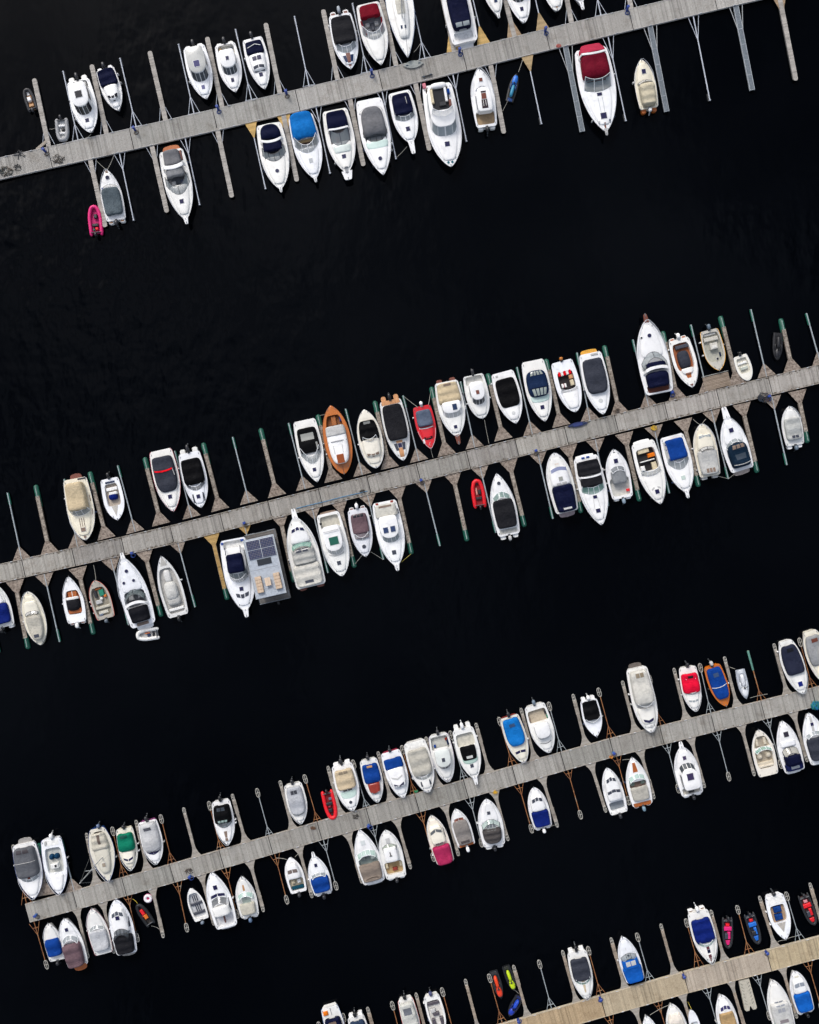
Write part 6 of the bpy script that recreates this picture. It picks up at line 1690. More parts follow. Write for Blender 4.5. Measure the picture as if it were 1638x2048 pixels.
b.box(0.5, 0, 0.32, 1.45, 0.2, 'slate', 'bench', floor=True); b.box(0.22, 0, 0.35, 1.5, 0.2, 'slate', 'bench', floor=True)
for v in (-0.24, 0, 0.24):
    b.box(0.66, v, 0.8, 0.13, 0.08, 'slate', 'floor_slat', floor=True); b.box(0.36, v, 0.8, 0.13, 0.08, 'slate', 'floor_slat', floor=True)
b = Boat('white cruiser with hardtop and open cockpit', 'third', 'lower', (423, 1743), (454, 1855), 49, q=0.92, pit=(0.03, 0.24, 0.8, 0.35, '#d4d4d4'), p=1.9, tm=0.45)
b.plat(0.3, 0.85); b.cov(0.24, 0.42, 0.72, 0.9, 'offwhite', k=4, kind='gel', name='hardtop'); b.ws(0.56, 0.66, 0.1, 'smoke', 0.06, 2, 0.7, 0.02); b.win(0.6, 0.64, 2, 0.05, 'hatch', 0.03, 0.05); b.hat(0.73, 0, 0.55, 0.5); b.box(0.14, 0.05, 0.9, 0.12, 0.3, 'dteak', 'table', floor=True); b.strip(0.28, 0.5, 0.03, 0.03, 'slate', -0.74, 'side_window', 'dglass')
b = Boat('white boat with mint windscreen and beige cover', 'third', 'lower', (483, 1752), (500, 1834), 41, ob=('#5a6f8a', 0.6), q=0.85, p=1.9)
b.cov(0.08, 0.36, 0.76, 0.45, '#b8b3a4', k=5); b.ws(0.63, 0.76, 0.09, '#a3c4b6', 0.07, 3, 0.5, 0.15); b.strip(0.35, 0.5, 0.4, 0.45, '#8f9a94', 0, 'dashboard', 'floor'); b.strip(0.66, 0.8, 0.1, 0.08, 'tan'); b.steps(0.25, 0.3)
b = Boat('small white cabin boat with teal stern seat', 'third', 'lower', (580, 1714), (598, 1785), 37, ob=('char', 0.5), pit=(0.06, 0.4, 0.8, 0.4, '#b6ab92'), tm=0.45)
b.cov(0.42, 0.84, 0.72, 0.6, 'white', k=4, kind='gel', name='cabin_top'); b.win(0.66, 0.6, 2, 0.1, '#6e625c', 0.02); b.box(0.13, 0, 0.4, 1.5, 0.3, '#144a5c', 'stern_seat', 'canvas', True); b.box(0.3, -0.3, 0.45, 0.4, 0.4, 'offwhite', 'seat', floor=True); b.box(0.3, 0.35, 0.4, 0.4, 0.35, 'sand', 'seat', floor=True)
b = Boat('white boat with royal blue aft cover', 'third', 'lower', (627, 1710), (647, 1788), 42, ob=('char', 0.6), q=0.85, p=1.9)
b.cov(0.08, 0.46, 0.86, 0.55, 'blue', k=6); b.ws(0.56, 0.7, 0.06, 'clear', 0.06, 3, 0.45); b.hat(0.76, 0, 0.42, 0.36); b.pul(0.45, 0.34); b.steps(0.25, 0.3)
b = Boat('white cruiser with taupe cover and glass cockpit', 'third', 'lower', (719, 1658), (749, 1766), 50, q=0.95, p=1.8, pit=(0.3, 0.56, 0.78, 0.4, '#8d9a96'))
b.plat(0.3, 0.9); b.cov(0.06, 0.38, 0.86, 0.55, '#8d8074', k=6); b.band(0.11, 0.55, '#4a4038', 0.07, 0.03, 0.02); b.ws(0.62, 0.8, 0.08, '#a9c4b8', 0.06, 4, 0.5, 0.16); b.box(0.48, 0.35, 0.5, 0.6, 0.4, '#6c7672', 'helm_seat', floor=True); b.box(0.46, -0.4, 0.6, 0.5, 0.4, '#a8b0aa', 'seat', floor=True); b.hat(0.76, 0, 0.55, 0.5, '#c3c8c6')
b = Boat('white boat with tan interior and black roof mount', 'third', 'lower', (771, 1659), (793, 1756), 46, ob=('char', 0.5), hull='offwhite', q=0.78, pit=(0.08, 0.34, 0.8, 0.45, '#b09468'), tm=0.48)
b.cov(0.36, 0.66, 0.6, 0.7, 'white', k=5, kind='gel', name='cabin_top'); b.ws(0.72, 0.66, 0.07, '#8f9a8c', 0.06, 2, 0.5, 0.02, 'dark'); b.hat(0.79, 0, 0.6, 0.5, 'lgrey'); b.line([(0.5, 0, 0.05), (0.58, 0.02, 0.05)], 0.06, 'char', 'roof_mount'); b.line([(0.5, -0.12, 0.05), (0.5, 0.12, 0.05)], 0.05, 'char', 'roof_mount'); b.box(0.17, -0.05, 0.4, 0.6, 0.3, 'bred', 'bench', 'wood', True); b.box(0.26, 0.6, 0.6, 0.3, 0.35, 'sand', 'bench', floor=True); b.box(0.26, -0.62, 0.6, 0.3, 0.35, 'sand', 'bench', floor=True); b.steps(0.25, 0.3)
b = Boat('cream cabin boat with crimson aft canopy', 'third', 'lower', (862, 1630), (892, 1726), 40, hull='#e6dccb', deck='#e8dfcf', q=0.78, tm=0.48)
b.cov(0.0, 0.38, 0.92, 0.7, '#a02850', k=4, bows=1); b.cov(0.42, 0.8, 0.72, 0.55, '#e9e2d0', k=4, kind='gel', name='cabin_top'); b.win(0.72, 0.66, 2, 0.06, '#5c5f60', 0.06); b.panes(0.42, 0.45, 0.4, 0.4, 2, 'slate'); b.strip(0.5, 0.7, 0.03, 0.03, 'slate', -0.76, 'side_window', 'dglass')
b = Boat('slim white boat with taupe cover and teak transom', 'third', 'lower', (911, 1617), (934, 1692), 38, ob=('white', 0.75), q=0.82, tr=0.9)
b.strip(0.0, 0.06, 0.75, 0.75, 'teak'); b.cov(0.07, 0.7, 0.82, 0.45, '#8c8681', k=6); b.panes(0.12, 0.18, 0.5, 0.5, 1, '#3e3634'); b.win(0.74, 0.62, 2, 0.06, 'dteak', 0.02, 0.03)
b = Boat('white cruiser with dark grey oval canopy', 'third', 'lower', (972, 1597), (989, 1692), 49, ob=('char', 0.6), q=0.75, p=2.0)
b.cov(0.08, 0.38, 0.78, 0.7, '#4e4a49', k=4, nr=3); b.panes(0.36, 0.46, 0.4, 0.4, 3, '#8f9596'); b.ws(0.57, 0.74, 0.08, '#a8bab2', 0.1, 3, 0.5, 0.08, 'dark'); b.hat(0.71, 0, 0.4, 0.4, 'slate'); b.steps(0.4, 0.36); b.line([(0.72, 0.35, 0.5), (0.97, 0.0, 0.5)], 0.02, 'lgrey', 'boat_hook', 'metal')
b = Boat('white boat with three dark windows and navy cover', 'third', 'lower', (1067, 1574), (1087, 1656), 41, ob=('white', 0.6), q=0.72)
b.cov(0.06, 0.44, 0.84, 0.5, 'royal', k=6); b.cov(0.44, 0.82, 0.72, 0.6, 'white', k=4, kind='gel', name='cabin_top'); b.win(0.75, 0.62, 3, 0.085, 'slate', 0.05); b.steps(0.25, 0.3)
b = Boat('white boat with two rows of small dark windows', 'third', 'lower', (1213, 1535), (1239, 1627), 40, ob=('char', 0.6), q=0.78, pit=(0.08, 0.26, 0.78, 0.35, '#7f858a'))
b.cov(0.3, 0.84, 0.74, 0.6, 'white', k=4, kind='gel', name='cabin_top'); b.win(0.79, 0.62, 3, 0.075, 'slate', 0.05); b.win(0.53, 0.66, 3, 0.06, 'slate', 0.04, 0.03); b.strip(0.0, 0.07, 0.8, 0.8, 'offwhite', 0, 'stern_deck', 'floor')
b = Boat('white boat with orange teak foredeck and grey covers', 'third', 'lower', (1263, 1514), (1286, 1611), 46, ob=('#6f8896', 0.7), q=0.9, p=1.8, pit=(0.36, 0.58, 0.74, 0.35, '#7b665c'))
b.strip(0.7, 0.92, 0.22, 0.1, 'teak'); b.cov(0.12, 0.4, 0.76, 0.45, '#a9a59b', k=5); b.ws(0.66, 0.76, 0.08, '#a3c0b4', 0.06, 3, 0.5, 0.14); b.box(0.48, 0.45, 0.7, 0.5, 0.35, '#59665f', 'seat', floor=True); b.box(0.48, -0.45, 0.7, 0.5, 0.35, '#59665f', 'seat', floor=True); b.strip(0.0, 0.07, 0.75, 0.75, 'teak'); b.steps(0.25, 0.25, pad='teak')
b = Boat('white hardtop cruiser with big purple roof hatch', 'third', 'lower', (1362, 1492), (1386, 1590), 49, ob=('char', 0.55), q=0.82, pit=(0.03, 0.16, 0.8, 0.4, '#c4bfb2'), tm=0.45)
b.cab(0.16, 0.7, 0.74, 1.0, 0.14, win='smoke'); b.hat(0.42, 0, 0.85, 0.8, '#34284a'); b.hat(0.77, 0, 0.48, 0.42, '#3a2c4e'); b.pul(0.6, 0.42); b.box(0.08, 0, 0.4, 0.7, 0.3, 'char', 'stern_seat', floor=True); b.steps(0.25, 0.3)
b = Boat('cream bowrider with beige seats', 'third', 'lower', (1516, 1459), (1538, 1551), 45, hull='#ded6c6', deck='#e2dbcd', q=0.8, p=2.0, pit=(0.16, 0.86, 0.76, 0.4, '#a89d8b'), coach=False, rails=False, tm=0.45)
b.box(0.26, 0, 0.45, 1.9, 0.35, '#cbbfa8', 'stern_bench', floor=True); b.box(0.21, 0, 0.3, 1.9, 0.45, '#d6cbb6', 'bench_back', floor=True)
for v in (-0.4, 0.4):
    b.dome(0.43, v, 0.36, 0.34, 0.55, '#d3c8b2', 'swivel_seat', 'rubber', True, 2.6)
    b.box(0.58, v * 1.15, 0.35, 0.75, 0.55, 'offwhite', 'console', floor=True)
    b.box(0.74, v * 0.9, 1.0, 0.34, 0.3, '#cfc4ae', 'bow_seat', floor=True)
b.ws(0.63, 0.8, 0.05, '#7fa698', 0.06, 3, 0.45)
b = Boat('white boat with navy bimini and square hatch', 'third', 'lower', (1563, 1441), (1591, 1543), 46, q=0.85, p=1.9)
b.plat(0.3, 0.88); b.cov(0.04, 0.18, 0.84, 0.5, '#101846', k=5); b.cov(0.16, 0.34, 0.72, 0.8, 'navy', k=5); b.panes(0.08, 0.13, 0.4, 0.4, 1, '#6a7078'); b.ws(0.5, 0.66, 0.12, '#aaa79c', 0.08, 2, 0.6, 0.05, 'navy'); b.hat(0.74, 0, 0.65, 0.6, '#2c2834'); b.cov(0.5, 0.62, 0.7, 0.3, '#e6e6e6', k=3, kind='gel', name='coaming')
b = Boat('white boat with slate cover at right edge', 'third', 'lower', (1616, 1425), (1643, 1526), 47, q=0.85, p=1.9)
b.plat(0.25, 0.88); b.cov(0.08, 0.52, 0.82, 0.55, 'slate', k=6); b.strip(0.64, 0.94, 0.1, 0.1, 'lgrey', 0, 'nonskid_pad', 'floor'); b.hat(0.78, 0, 0.4, 0.38); b.ws(0.64, 0.74, 0.06, 'clear', 0.06, 2, 0.45)

# ===== bottom pier, upper side
b = Boat('white boat with navy top and orange life jacket', 'bottom', 'upper', (687, 2112), (658, 2014), 40, rub='#4a6a9a', hull='offwhite')
b.cov(0.2, 0.6, 0.82, 0.8, 'navy', k=5); b.panes(0.24, 0.34, 0.4, 0.4, 1, 'brown'); b.box(0.1, -0.5, 0.5, 0.6, 0.2, 'orange', 'life_jacket', 'canvas'); b.line([(0.02, 0.05, 0.05), (0.16, 0.05, 0.05)], 0.04, 'mgrey', 'ladder')
b = Boat('white boat with blue-grey cover at bottom edge', 'bottom', 'upper', (735, 2120), (711, 2033), 38, ob=('black', 0.7))
b.cov(0.08, 0.6, 0.84, 0.5, '#2f3f58', k=5); b.steps(0.3, 0.32)
b = Boat('boat with flat pale roof and square roof hatch', 'bottom', 'upper', (835, 2092), (810, 1998), 35, ob=('black', 0.6), hull='offwhite', rub='#b04a40')
b.cov(0.05, 0.68, 0.86, 0.75, '#b9b9b2', k=6); b.panes(0.14, 0.27, 0.5, 0.5, 1, '#5d6066')
b = Boat('open white boat with grey seat pads', 'bottom', 'upper', (884, 2072), (862, 1991), 35, ob=('#3a3f66', 0.6), hull='offwhite', pit=(0.12, 0.8, 0.8, 0.3, '#d0cdc6'), coach=False, rails=False)
b.box(0.2, 0, 0.4, 1.5, 0.3, '#4b454c', 'seat_pad', floor=True); b.box(0.46, 0.0, 0.4, 0.75, 0.35, '#4b454c', 'seat_pad', floor=True); b.box(0.66, -0.45, 1.1, 0.4, 0.3, '#4b454c', 'seat_pad', floor=True); b.box(0.66, 0.45, 1.1, 0.4, 0.3, '#4b454c', 'seat_pad', floor=True); b.box(0.36, -0.25, 0.5, 0.6, 0.45, 'lgrey', 'console', floor=True)
jetski('black jet ski with orange seat', 'bottom', 'upper', (1003, 1998), (987, 1944), 20, '#1c1e22', '#d83a18', '#e0400f', '#26282c')
jetski('black jet ski with lime yellow seat', 'bottom', 'upper', (1029, 1982), (1012, 1934), 19, '#14161a', 'lime', 'lime', '#20231c')
jetski('blue jet ski lying askew by finger root', 'bottom', 'upper', (1018, 2033), (1040, 1994), 20, '#14161c', '#0f2f9a', '#1240b0', '#101c50')
b = Boat('white boat with slate cover and mint windscreen', 'bottom', 'upper', (1174, 1997), (1153, 1903), 43, ob=('black', 0.85), hull='offwhite', q=0.85)
b.steps(0.3, 0.3); b.cov(0.13, 0.58, 0.84, 0.5, 'slate', k=6); b.ws(0.68, 0.78, 0.07, '#8fb3a4', 0.08, 3, 0.45); b.strip(0.6, 0.84, 0.14, 0.06, '#b9a88c', 0, 'nonskid_pad', 'floor')
b = Boat('white boat moored bow outward with bright blue cover', 'bottom', 'upper', (1244, 1872), (1272, 1963), 42, q=0.8, p=1.9)
b.cov(0.02, 0.36, 0.92, 0.5, '#0f52a4', k=6); b.cov(0.32, 0.52, 0.8, 0.65, '#0f52a4', k=4); b.panes(0.4, 0.5, 0.5, 0.5, 2, 'lgrey'); b.ws(0.64, 0.76, 0.1, 'clear', 0.07, 3, 0.5, 0.06, 'dark'); b.strip(0.54, 0.62, 0.1, 0.1, '#4a5058', 0, 'door', 'dglass', 0.2); b.line([(0.72, 0.05, 0.03), (0.92, 0.02, 0.03)], 0.025, 'lgrey', 'anchor_line')
b = Boat('white cruiser with deep blue cover and white outboard', 'bottom', 'upper', (1423, 1926), (1395, 1823), 47, ob=('white', 0.75), q=0.92)
b.steps(0.25, 0.3, pad='brown'); b.cov(0.13, 0.58, 0.86, 0.55, 'royal', k=5); b.ws(0.67, 0.78, 0.07, '#aec8bc', 0.08, 3, 0.45)
for t in (0.69, 0.75, 0.84):
    b.hat(t, 0, 0.42, 0.38, 'navy' if t == 0.75 else '#5a3038')
b.strip(0.87, 0.95, 0.08, 0.05, 'dteak')
r = ribboat('black inflatable with hot pink seats', 'bottom', 'upper', (1456, 1897), (1455, 1835), 23, '#1d1e21', '#301522', [(0.82, 0, 0.6, 0.6, 0.2, 'pink', 'bow_seat'), (0.58, 0.2, 0.9, 0.35, 0.3, 'pink', 'bench'), (0.36, 0, 0.5, 1.0, 0.3, 'pink', 'seat'), (0.24, 0, 0.35, 0.45, 0.3, 'scarlet', 'fuel_tank'), (0.6, -0.25, 0.7, 0.4, 0.35, 'slate', 'console')], 'char', r=0.17)
r = ribboat('black inflatable with bright blue seats', 'bottom', 'upper', (1517, 1888), (1498, 1827), 24, '#1d1f24', '#14233a', [(0.82, 0, 0.6, 0.6, 0.2, '#1567c4', 'bow_seat'), (0.58, 0.2, 0.9, 0.35, 0.3, '#1567c4', 'bench'), (0.36, 0, 0.5, 1.0, 0.3, '#1567c4', 'seat'), (0.22, 0, 0.35, 0.45, 0.3, 'scarlet', 'fuel_tank'), (0.62, -0.2, 0.5, 0.5, 0.4, 'char', 'console')], 'char', r=0.17)
b = Boat('white open boat with two blue seats over tan floor', 'bottom', 'upper', (1571, 1878), (1548, 1791), 42, ob=('char', 0.5), pit=(0.22, 0.62, 0.7, 0.35, '#a08468'), coach=False, q=0.85, rails=False)
b.box(0.33, 0, 0.75, 0.95, 0.4, '#123c80', 'seat', 'canvas', True, b=0.12); b.box(0.5, -0.05, 0.75, 0.95, 0.4, '#123c80', 'seat', 'canvas', True, b=0.12); b.strip(0.62, 0.82, 0.42, 0.03, '#aaa49c', 0, 'nonskid_pad', 'floor'); b.strip(0.02, 0.2, 0.7, 0.75, 'offwhite', 0, 'stern_deck', 'floor')
r = ribboat('black inflatable with scarlet seats at right edge', 'bottom', 'upper', (1629, 1850), (1606, 1789), 25, '#1d1e21', '#3a1412', [(0.84, 0, 0.55, 0.6, 0.2, 'scarlet', 'bow_seat'), (0.58, 0.2, 0.9, 0.35, 0.3, 'scarlet', 'bench'), (0.36, 0, 0.5, 1.0, 0.3, 'scarlet', 'seat'), (0.22, 0, 0.35, 0.45, 0.3, '#d48a90', 'fuel_tank'), (0.62, -0.25, 0.7, 0.4, 0.35, 'slate', 'console')], 'char', r=0.17)

# ===== bottom pier, lower side
b = Boat('slim white bow tip at bottom edge', 'bottom', 'lower', (1292, 2030), (1312, 2110), 34, q=0.9)
b.cov(0.1, 0.5, 0.8, 0.4, 'lgrey')
b = Boat('white boat with cream foredeck cover at bottom edge', 'bottom', 'lower', (1342, 2006), (1366, 2104), 42, q=0.78)
b.cov(0.1, 0.82, 0.8, 0.4, '#dcd3c6', k=4)
b = Boat('narrow flat white skiff at bottom edge', 'bottom', 'lower', (1381, 2019), (1398, 2080), 21, rails=False, coach=False, fb=0.45, q=0.6, pit=(0.1, 0.6, 0.7, 0.2, '#c5c9cc'))
b.box(0.35, 0, 0.3, 0.9, 0.2, 'lgrey', 'bench', floor=True)
b = Boat('white boat with tan cover and three dark windows', 'bottom', 'lower', (1441, 1988), (1466, 2082), 41, q=0.72)
b.cov(0.06, 0.66, 0.74, 0.6, '#a68a62', k=5); b.cov(0.62, 0.85, 0.72, 0.45, 'white', k=4, kind='gel', name='cabin_top'); b.win(0.77, 0.6, 3, 0.075, '#3a3560', 0.04)
b = Boat('white cruiser with pale grey cover and square panels', 'bottom', 'lower', (1544, 1958), (1573, 2064), 46, q=0.8, p=1.9)
b.cov(0.06, 0.58, 0.84, 0.6, '#bdbcb8', k=5); b.panes(0.22, 0.28, 0.4, 0.4, 1, '#7a7274'); b.panes(0.42, 0.5, 0.34, 0.34, 2, '#9c9da0'); b.panes(0.54, 0.6, 0.4, 0.4, 2, '#7f838a')
b = Boat('white boat with vivid blue aft cover', 'bottom', 'lower', (1588, 1941), (1613, 2025), 39, ob=('black', 0.55), q=0.68)
b.cov(0.06, 0.5, 0.86, 0.5, '#0f56a8', k=6); b.cov(0.5, 0.82, 0.72, 0.5, 'white', k=4, kind='gel', name='cabin_top'); b.win(0.72, 0.6, 2, 0.09, '#8a9098', 0.02); b.panes(0.86, 0.92, 0.25, 0.2, 1, '#c9c4b4'); b.steps(0.25, 0.3)

# floating drive-on dock of moulded plastic
def drive_on_dock():
    a, c = P(1488, 1960, 0.35), P(1503, 2021, 0.35)
    d = c - a
    L = d.length
    root = empty('drive_on_dock', ((a.x + c.x) / 2, (a.y + c.y) / 2, 0), atan2(d.y, d.x))
    tag(root, 'beige moulded drive-on dock with slots on lower side of bottom pier', 'floating dock')
    mb = MB()
    hw = 0.78
    mb.prism([(-L / 2, -hw * 0.85), (L / 2 - 0.2, -hw), (L / 2, -hw * 0.8), (L / 2, -hw * 0.3), (L / 2 - 0.5, -0.06), (L / 2 - 0.5, 0.06), (L / 2, hw * 0.3), (L / 2, hw * 0.8), (L / 2 - 0.2, hw), (-L / 2, hw * 0.85)], -0.1, 0.32, 0.03)
    mb.build('deck', mat('rubber', '#b6b0a0'), root)
    for k in range(7):
        for s in (-1, 1):
            mb = MB()
            x = -L / 2 + 0.5 + k * 0.42
            mb.box(x, s * 0.42, 0.31, 0.345, 0.34, 0.045, s * -0.8, 0.01)
            mb.build('bunk_slot', mat('rubber', '#4d4a44'), root)
drive_on_dock()

# inflatable swim ring
def swim_ring():
    c = P(296, 1797, 0.25)
    root = empty('swim_ring', (c.x, c.y, 0))
    tag(root, 'white and pink inflatable ring floating beside finger of third pier', 'swim ring')
    mb = MB()
    mb.tube([(0.36 * cos(2 * pi * k / 20), 0.36 * sin(2 * pi * k / 20), 0.2) for k in range(20)], 0.2, 10, close=True)
    mb.build('ring_tube', mat('rubber', '#ece6e8'), root, sharp=70)
    mb = MB()
    mb.prism([(0.2 * cos(2 * pi * k / 14), 0.2 * sin(2 * pi * k / 14)) for k in range(14)], 0.1, 0.24)
    mb.build('ring_centre', mat('rubber', '#b02a5c'), root)
    mb = MB()
    mb.tube([(0.55 * cos(2 * pi * k / 20), 0.55 * sin(2 * pi * k / 20), 0.2) for k in range(20)], 0.035, 5, close=True)
    mb.build('grab_line', mat('rubber', '#c03a78'), root)
swim_ring()

# ------------------------------------------------------------------ things on the piers
def board_on_pier(name, a, c, w, col, label, cat, trim=None):
    A, Cc = P(a[0], a[1], 0.6), P(c[0], c[1], 0.6)
    d = Cc - A
    L = d.length
    root = empty(name, ((A.x + Cc.x) / 2, (A.y + Cc.y) / 2, DECK), atan2(d.y, d.x))
    tag(root, label, cat)
    mb = MB()
    n = 14
    poly = []
    for sg in (-1, 1):
        rng_ = range(n + 1) if sg < 0 else range(n, -1, -1)
        for i in rng_:
            u = -1 + 2 * i / n
            poly.append((u * L / 2, sg * w / 2 * max(0.02, (1 - abs(u) ** 2.2))))
    mb.prism(poly, 0.05, 0.19, 0.03)
    mb.build('hull', mat('rubber', col), root)
    mb = MB()
    mb.box(0, 0, 0.185, 0.205, L * 0.45, w * 0.5, 0, 0.005)
    mb.build('deck_pad', mat('floor', trim or '#8b9096'), root)
    for s in (-1, 1):
        mb = MB()
        mb.box(s * L * 0.3, 0.05 * s, 0.18, 0.26, 0.3, 0.1)
        mb.build('handle', mat('paint', '#2c4050'), root)
    return root
board_on_pier('paddle_board', (806, 132), (847, 126), 0.95, '#8f938f', 'grey paddle board lying across upper edge of top pier', 'paddle board', '#999d98')
board_on_pier('furled_sail', (1135, 853), (1176, 845), 0.6, '#14204e', 'dark blue rolled cover lying on second pier below striped-bench boat', 'rolled cover', '#233268')
board_on_pier('furled_sail', (843, 154), (866, 149), 0.16, '#3a3a3c', 'long dark boat hook lying on top pier', 'boat hook', '#3a3a3c')

PED_N = []
def pedestal(x, y, col, label, tallness=0.9):
    p = P(x, y, DECK + 0.5)
    root = empty('service_pedestal', (p.x, p.y, DECK), radians(14 + (x * 7 % 20)))
    tag(root, label, 'pedestal', 'service pedestals on the piers')
    mb = MB()
    mb.box(0, 0, 0, tallness, 0.28, 0.22, 0, 0.03)
    mb.build('post', mat('paint', col), root)
    mb = MB()
    mb.box(0, 0, tallness - 0.02, tallness + 0.10, 0.36, 0.30, 0, 0.04)
    mb.build('cap', mat('paint', '#27408a' if col != '#27408a' else '#8d9297'), root)
    mb = MB()
    pts = [(0.32 * cos(k * 0.7) * (0.6 + 0.02 * k), -0.35 + 0.25 * sin(k * 0.7) * (0.6 + 0.02 * k), 0.03) for k in range(26)]
    mb.tube(pts, 0.022, 4)
    mb.build('hose_coil', mat('rubber', '#1f3a7a' if int(x) % 2 else '#5d5348'), root)
for x, y, t in [(88, 300, 'first from left on top pier'), (268, 257, 'second from left on top pier'), (435, 215, 'third from left on top pier'), (572, 184, 'fourth from left on top pier'),
                (743, 143, 'on top pier below red-canopied cruiser'), (919, 100, 'on top pier at stern of navy-topped cruiser'), (1091, 58, 'on top pier right of middle bows'), (1255, 16, 'on top pier above wine-red cruiser')]:
    pedestal(x, y, '#1d3a86', 'blue service pedestal ' + t)
for x, y, c, t in [(263, 1106, '#20366e', 'blue service pedestal at bow of dark-glass cruiser on second pier'), (488, 1046, '#4b6a78', 'grey-blue service pedestal above houseboat on second pier'), (842, 960, '#5b7a8a', 'pale blue service pedestal near middle of second pier'),
                   (1072, 901, '#b9bcbd', 'grey box on lower edge of second pier'), (1345, 784, '#1c56a8', 'bright blue bag-like box beside large navy cruiser on second pier'), (1539, 792, '#2e4a78', 'dark blue pedestal with hose on right part of second pier')]:
    pedestal(x, y, c, t, 0.5)
for x, y, t in [(379, 1754, 'above rowing skiff on third pier'), (737, 1652, 'at bow of taupe-covered cruiser on third pier'), (1228, 1507, 'on third pier between two lower berths'), (70, 1832, 'at left end of third pier')]:
    pedestal(x, y, '#14579a', 'blue service pedestal ' + t, 0.6)
for x, y, t in [(1037, 2042, 'first from left'), (1201, 1999, 'second from left'), (1368, 1953, 'third from left'), (1534, 1906, 'fourth from left')]:
    pedestal(x, y, '#25387c', 'blue service pedestal on bottom pier, ' + t, 0.7)

def heap(x, y, cols, label, cat, n=6, r=0.5, seed=1, name='rope_heap'):
    """Loose loops of rope or net lying on the boards."""
    rng = random.Random(seed)
    p = P(x, y, DECK)
    root = empty(name, (p.x, p.y, DECK))
    tag(root, label, cat)
    for i in range(n):
        x_, y_ = rng.uniform(-r, r) * 0.5, rng.uniform(-r, r) * 0.35
        h_ = rng.uniform(0, 6.28)
        turn = rng.uniform(-0.5, 0.5)
        pts = []
        for k in range(20):
            pts.append((x_, y_, 0.045 + 0.012 * i))
            turn += rng.uniform(-0.45, 0.45)
            turn *= 0.85
            h_ += turn
            x_ += 0.13 * r / 0.5 * cos(h_) * 0.8
            y_ += 0.13 * r / 0.5 * sin(h_) * 0.8
            if hypot(x_, y_ * 1.4) > r:
                h_ = atan2(-y_, -x_) + rng.uniform(-0.6, 0.6)
        mb = MB()
        mb.tube(pts, 0.032, 5)
        mb.build('rope_loop', mat('rubber', cols[i % len(cols)]), root)
heap(12, 343, ['#1b2a1c', '#20201e', '#4a3d2c', '#182a30'], 'dark heap of rope and net at left edge of top pier', 'rope heap', 7, 0.85, 3)
heap(34, 335, ['#1b1c20', '#20201e'], 'dark rope tail right of net heap on top pier', 'rope heap', 4, 0.5, 4)
heap(117, 318, ['#3d3428', '#2c2a26'], 'thin brown rope curls on left part of top pier', 'rope heap', 5, 0.8, 5)
heap(40, 310, ['#22262c', '#1d1e22'], 'black hose on upper edge of top pier', 'hose', 4, 0.7, 6, 'hose')
heap(1308, 856, ['#c8a018', '#d2ac20', '#b89018'], 'yellow rope heap on second pier gusset', 'rope heap', 7, 0.4, 7)
heap(1236, 821, ['#4c3e30', '#3a3026'], 'brown rope coil on second pier finger root', 'rope heap', 5, 0.35, 8)
heap(1528, 795, ['#2a2f38', '#4a3a34', '#26303c'], 'tangled dark hose on right part of second pier', 'hose', 9, 0.8, 9, 'hose')
heap(990, 1584, ['#d0a018', '#c89a14'], 'small yellow rope coil on third pier', 'rope heap', 6, 0.3, 10)
heap(1222, 1514, ['#c07a20', '#b86c18'], 'orange rope coil beside blue pedestal on third pier', 'rope heap', 5, 0.25, 11)
heap(1632, 1410, ['#0f7a6c', '#14847c', '#1a6fa8'], 'green and blue net heap at right end of third pier', 'net heap', 12, 0.7, 12, 'net_heap')
heap(832, 1582, ['#157a4c', '#1b8a58'], 'small green rope on upper edge of third pier', 'rope heap', 4, 0.25, 13)
heap(626, 1656, ['#5a4838', '#8a3c20', '#3a4c38'], 'brown and green bundle beside red inflatable on third pier', 'bundle', 6, 0.3, 14)
heap(712, 1633, ['#2f2b28', '#3a342e'], 'dark rope curl below beige-canopied boat on third pier', 'rope heap', 4, 0.4, 15)
heap(1366, 91, ['#b5564a', '#a84a40'], 'small red rope bundle on lower edge of top pier', 'rope heap', 5, 0.3, 16) if False else heap(1117, 92, ['#b5564a', '#a84a40'], 'small red rope bundle on lower edge of top pier', 'rope heap', 5, 0.3, 16)
heap(378, 1742, ['#3a332c', '#544a40'], 'loose brown rope above blue pedestal on third pier', 'rope heap', 4, 0.5, 17)
heap(725, 983, ['#2a2826', '#3d3832'], 'dark rope coil on lower edge of second pier', 'rope heap', 5, 0.35, 18)

# blue hose running along the edge of the second pier, extra board platform
def hose_run(pts, col, label, r=0.05):
    ps = [P(x, y, DECK + 0.06) for x, y in pts]
    base = ps[len(ps) // 2].copy(); base.z = DECK
    mb = MB()
    mb.tube([p - base for p in ps], r, 6)
    o = mb.build('hose', mat('rubber', col), None)
    o.location = base
    tag(o, label, 'hose')
hose_run([(592, 1017), (620, 1010), (650, 1003), (680, 995), (710, 988), (735, 982)], '#4f86ac', 'pale blue hose along lower edge of second pier', 0.04)
def platform():
    p = P(1434, 763, DECK)
    root = empty('platform', (p.x, p.y, 0), radians(14))
    tag(root, 'small board platform between two fingers, upper side of second pier', 'platform')
    mb = MB()
    rng = random.Random(5)
    for k in range(9):
        mb.box(0, -0.75 + 0.19 * k, 0.38, 0.465 + rng.uniform(-0.004, 0.004), 3.3, 0.175, 0, 0.008)
    tag(mb.build('deck_boards', mat('plank', '#8b7d6e'), root, smooth=False), kind='stuff')
    mb = MB()
    mb.box(0, 0.98, 0.3, 0.5, 3.4, 0.08)
    mb.build('edge_beam', mat('galv', '#a5a49e'), root)
platform()
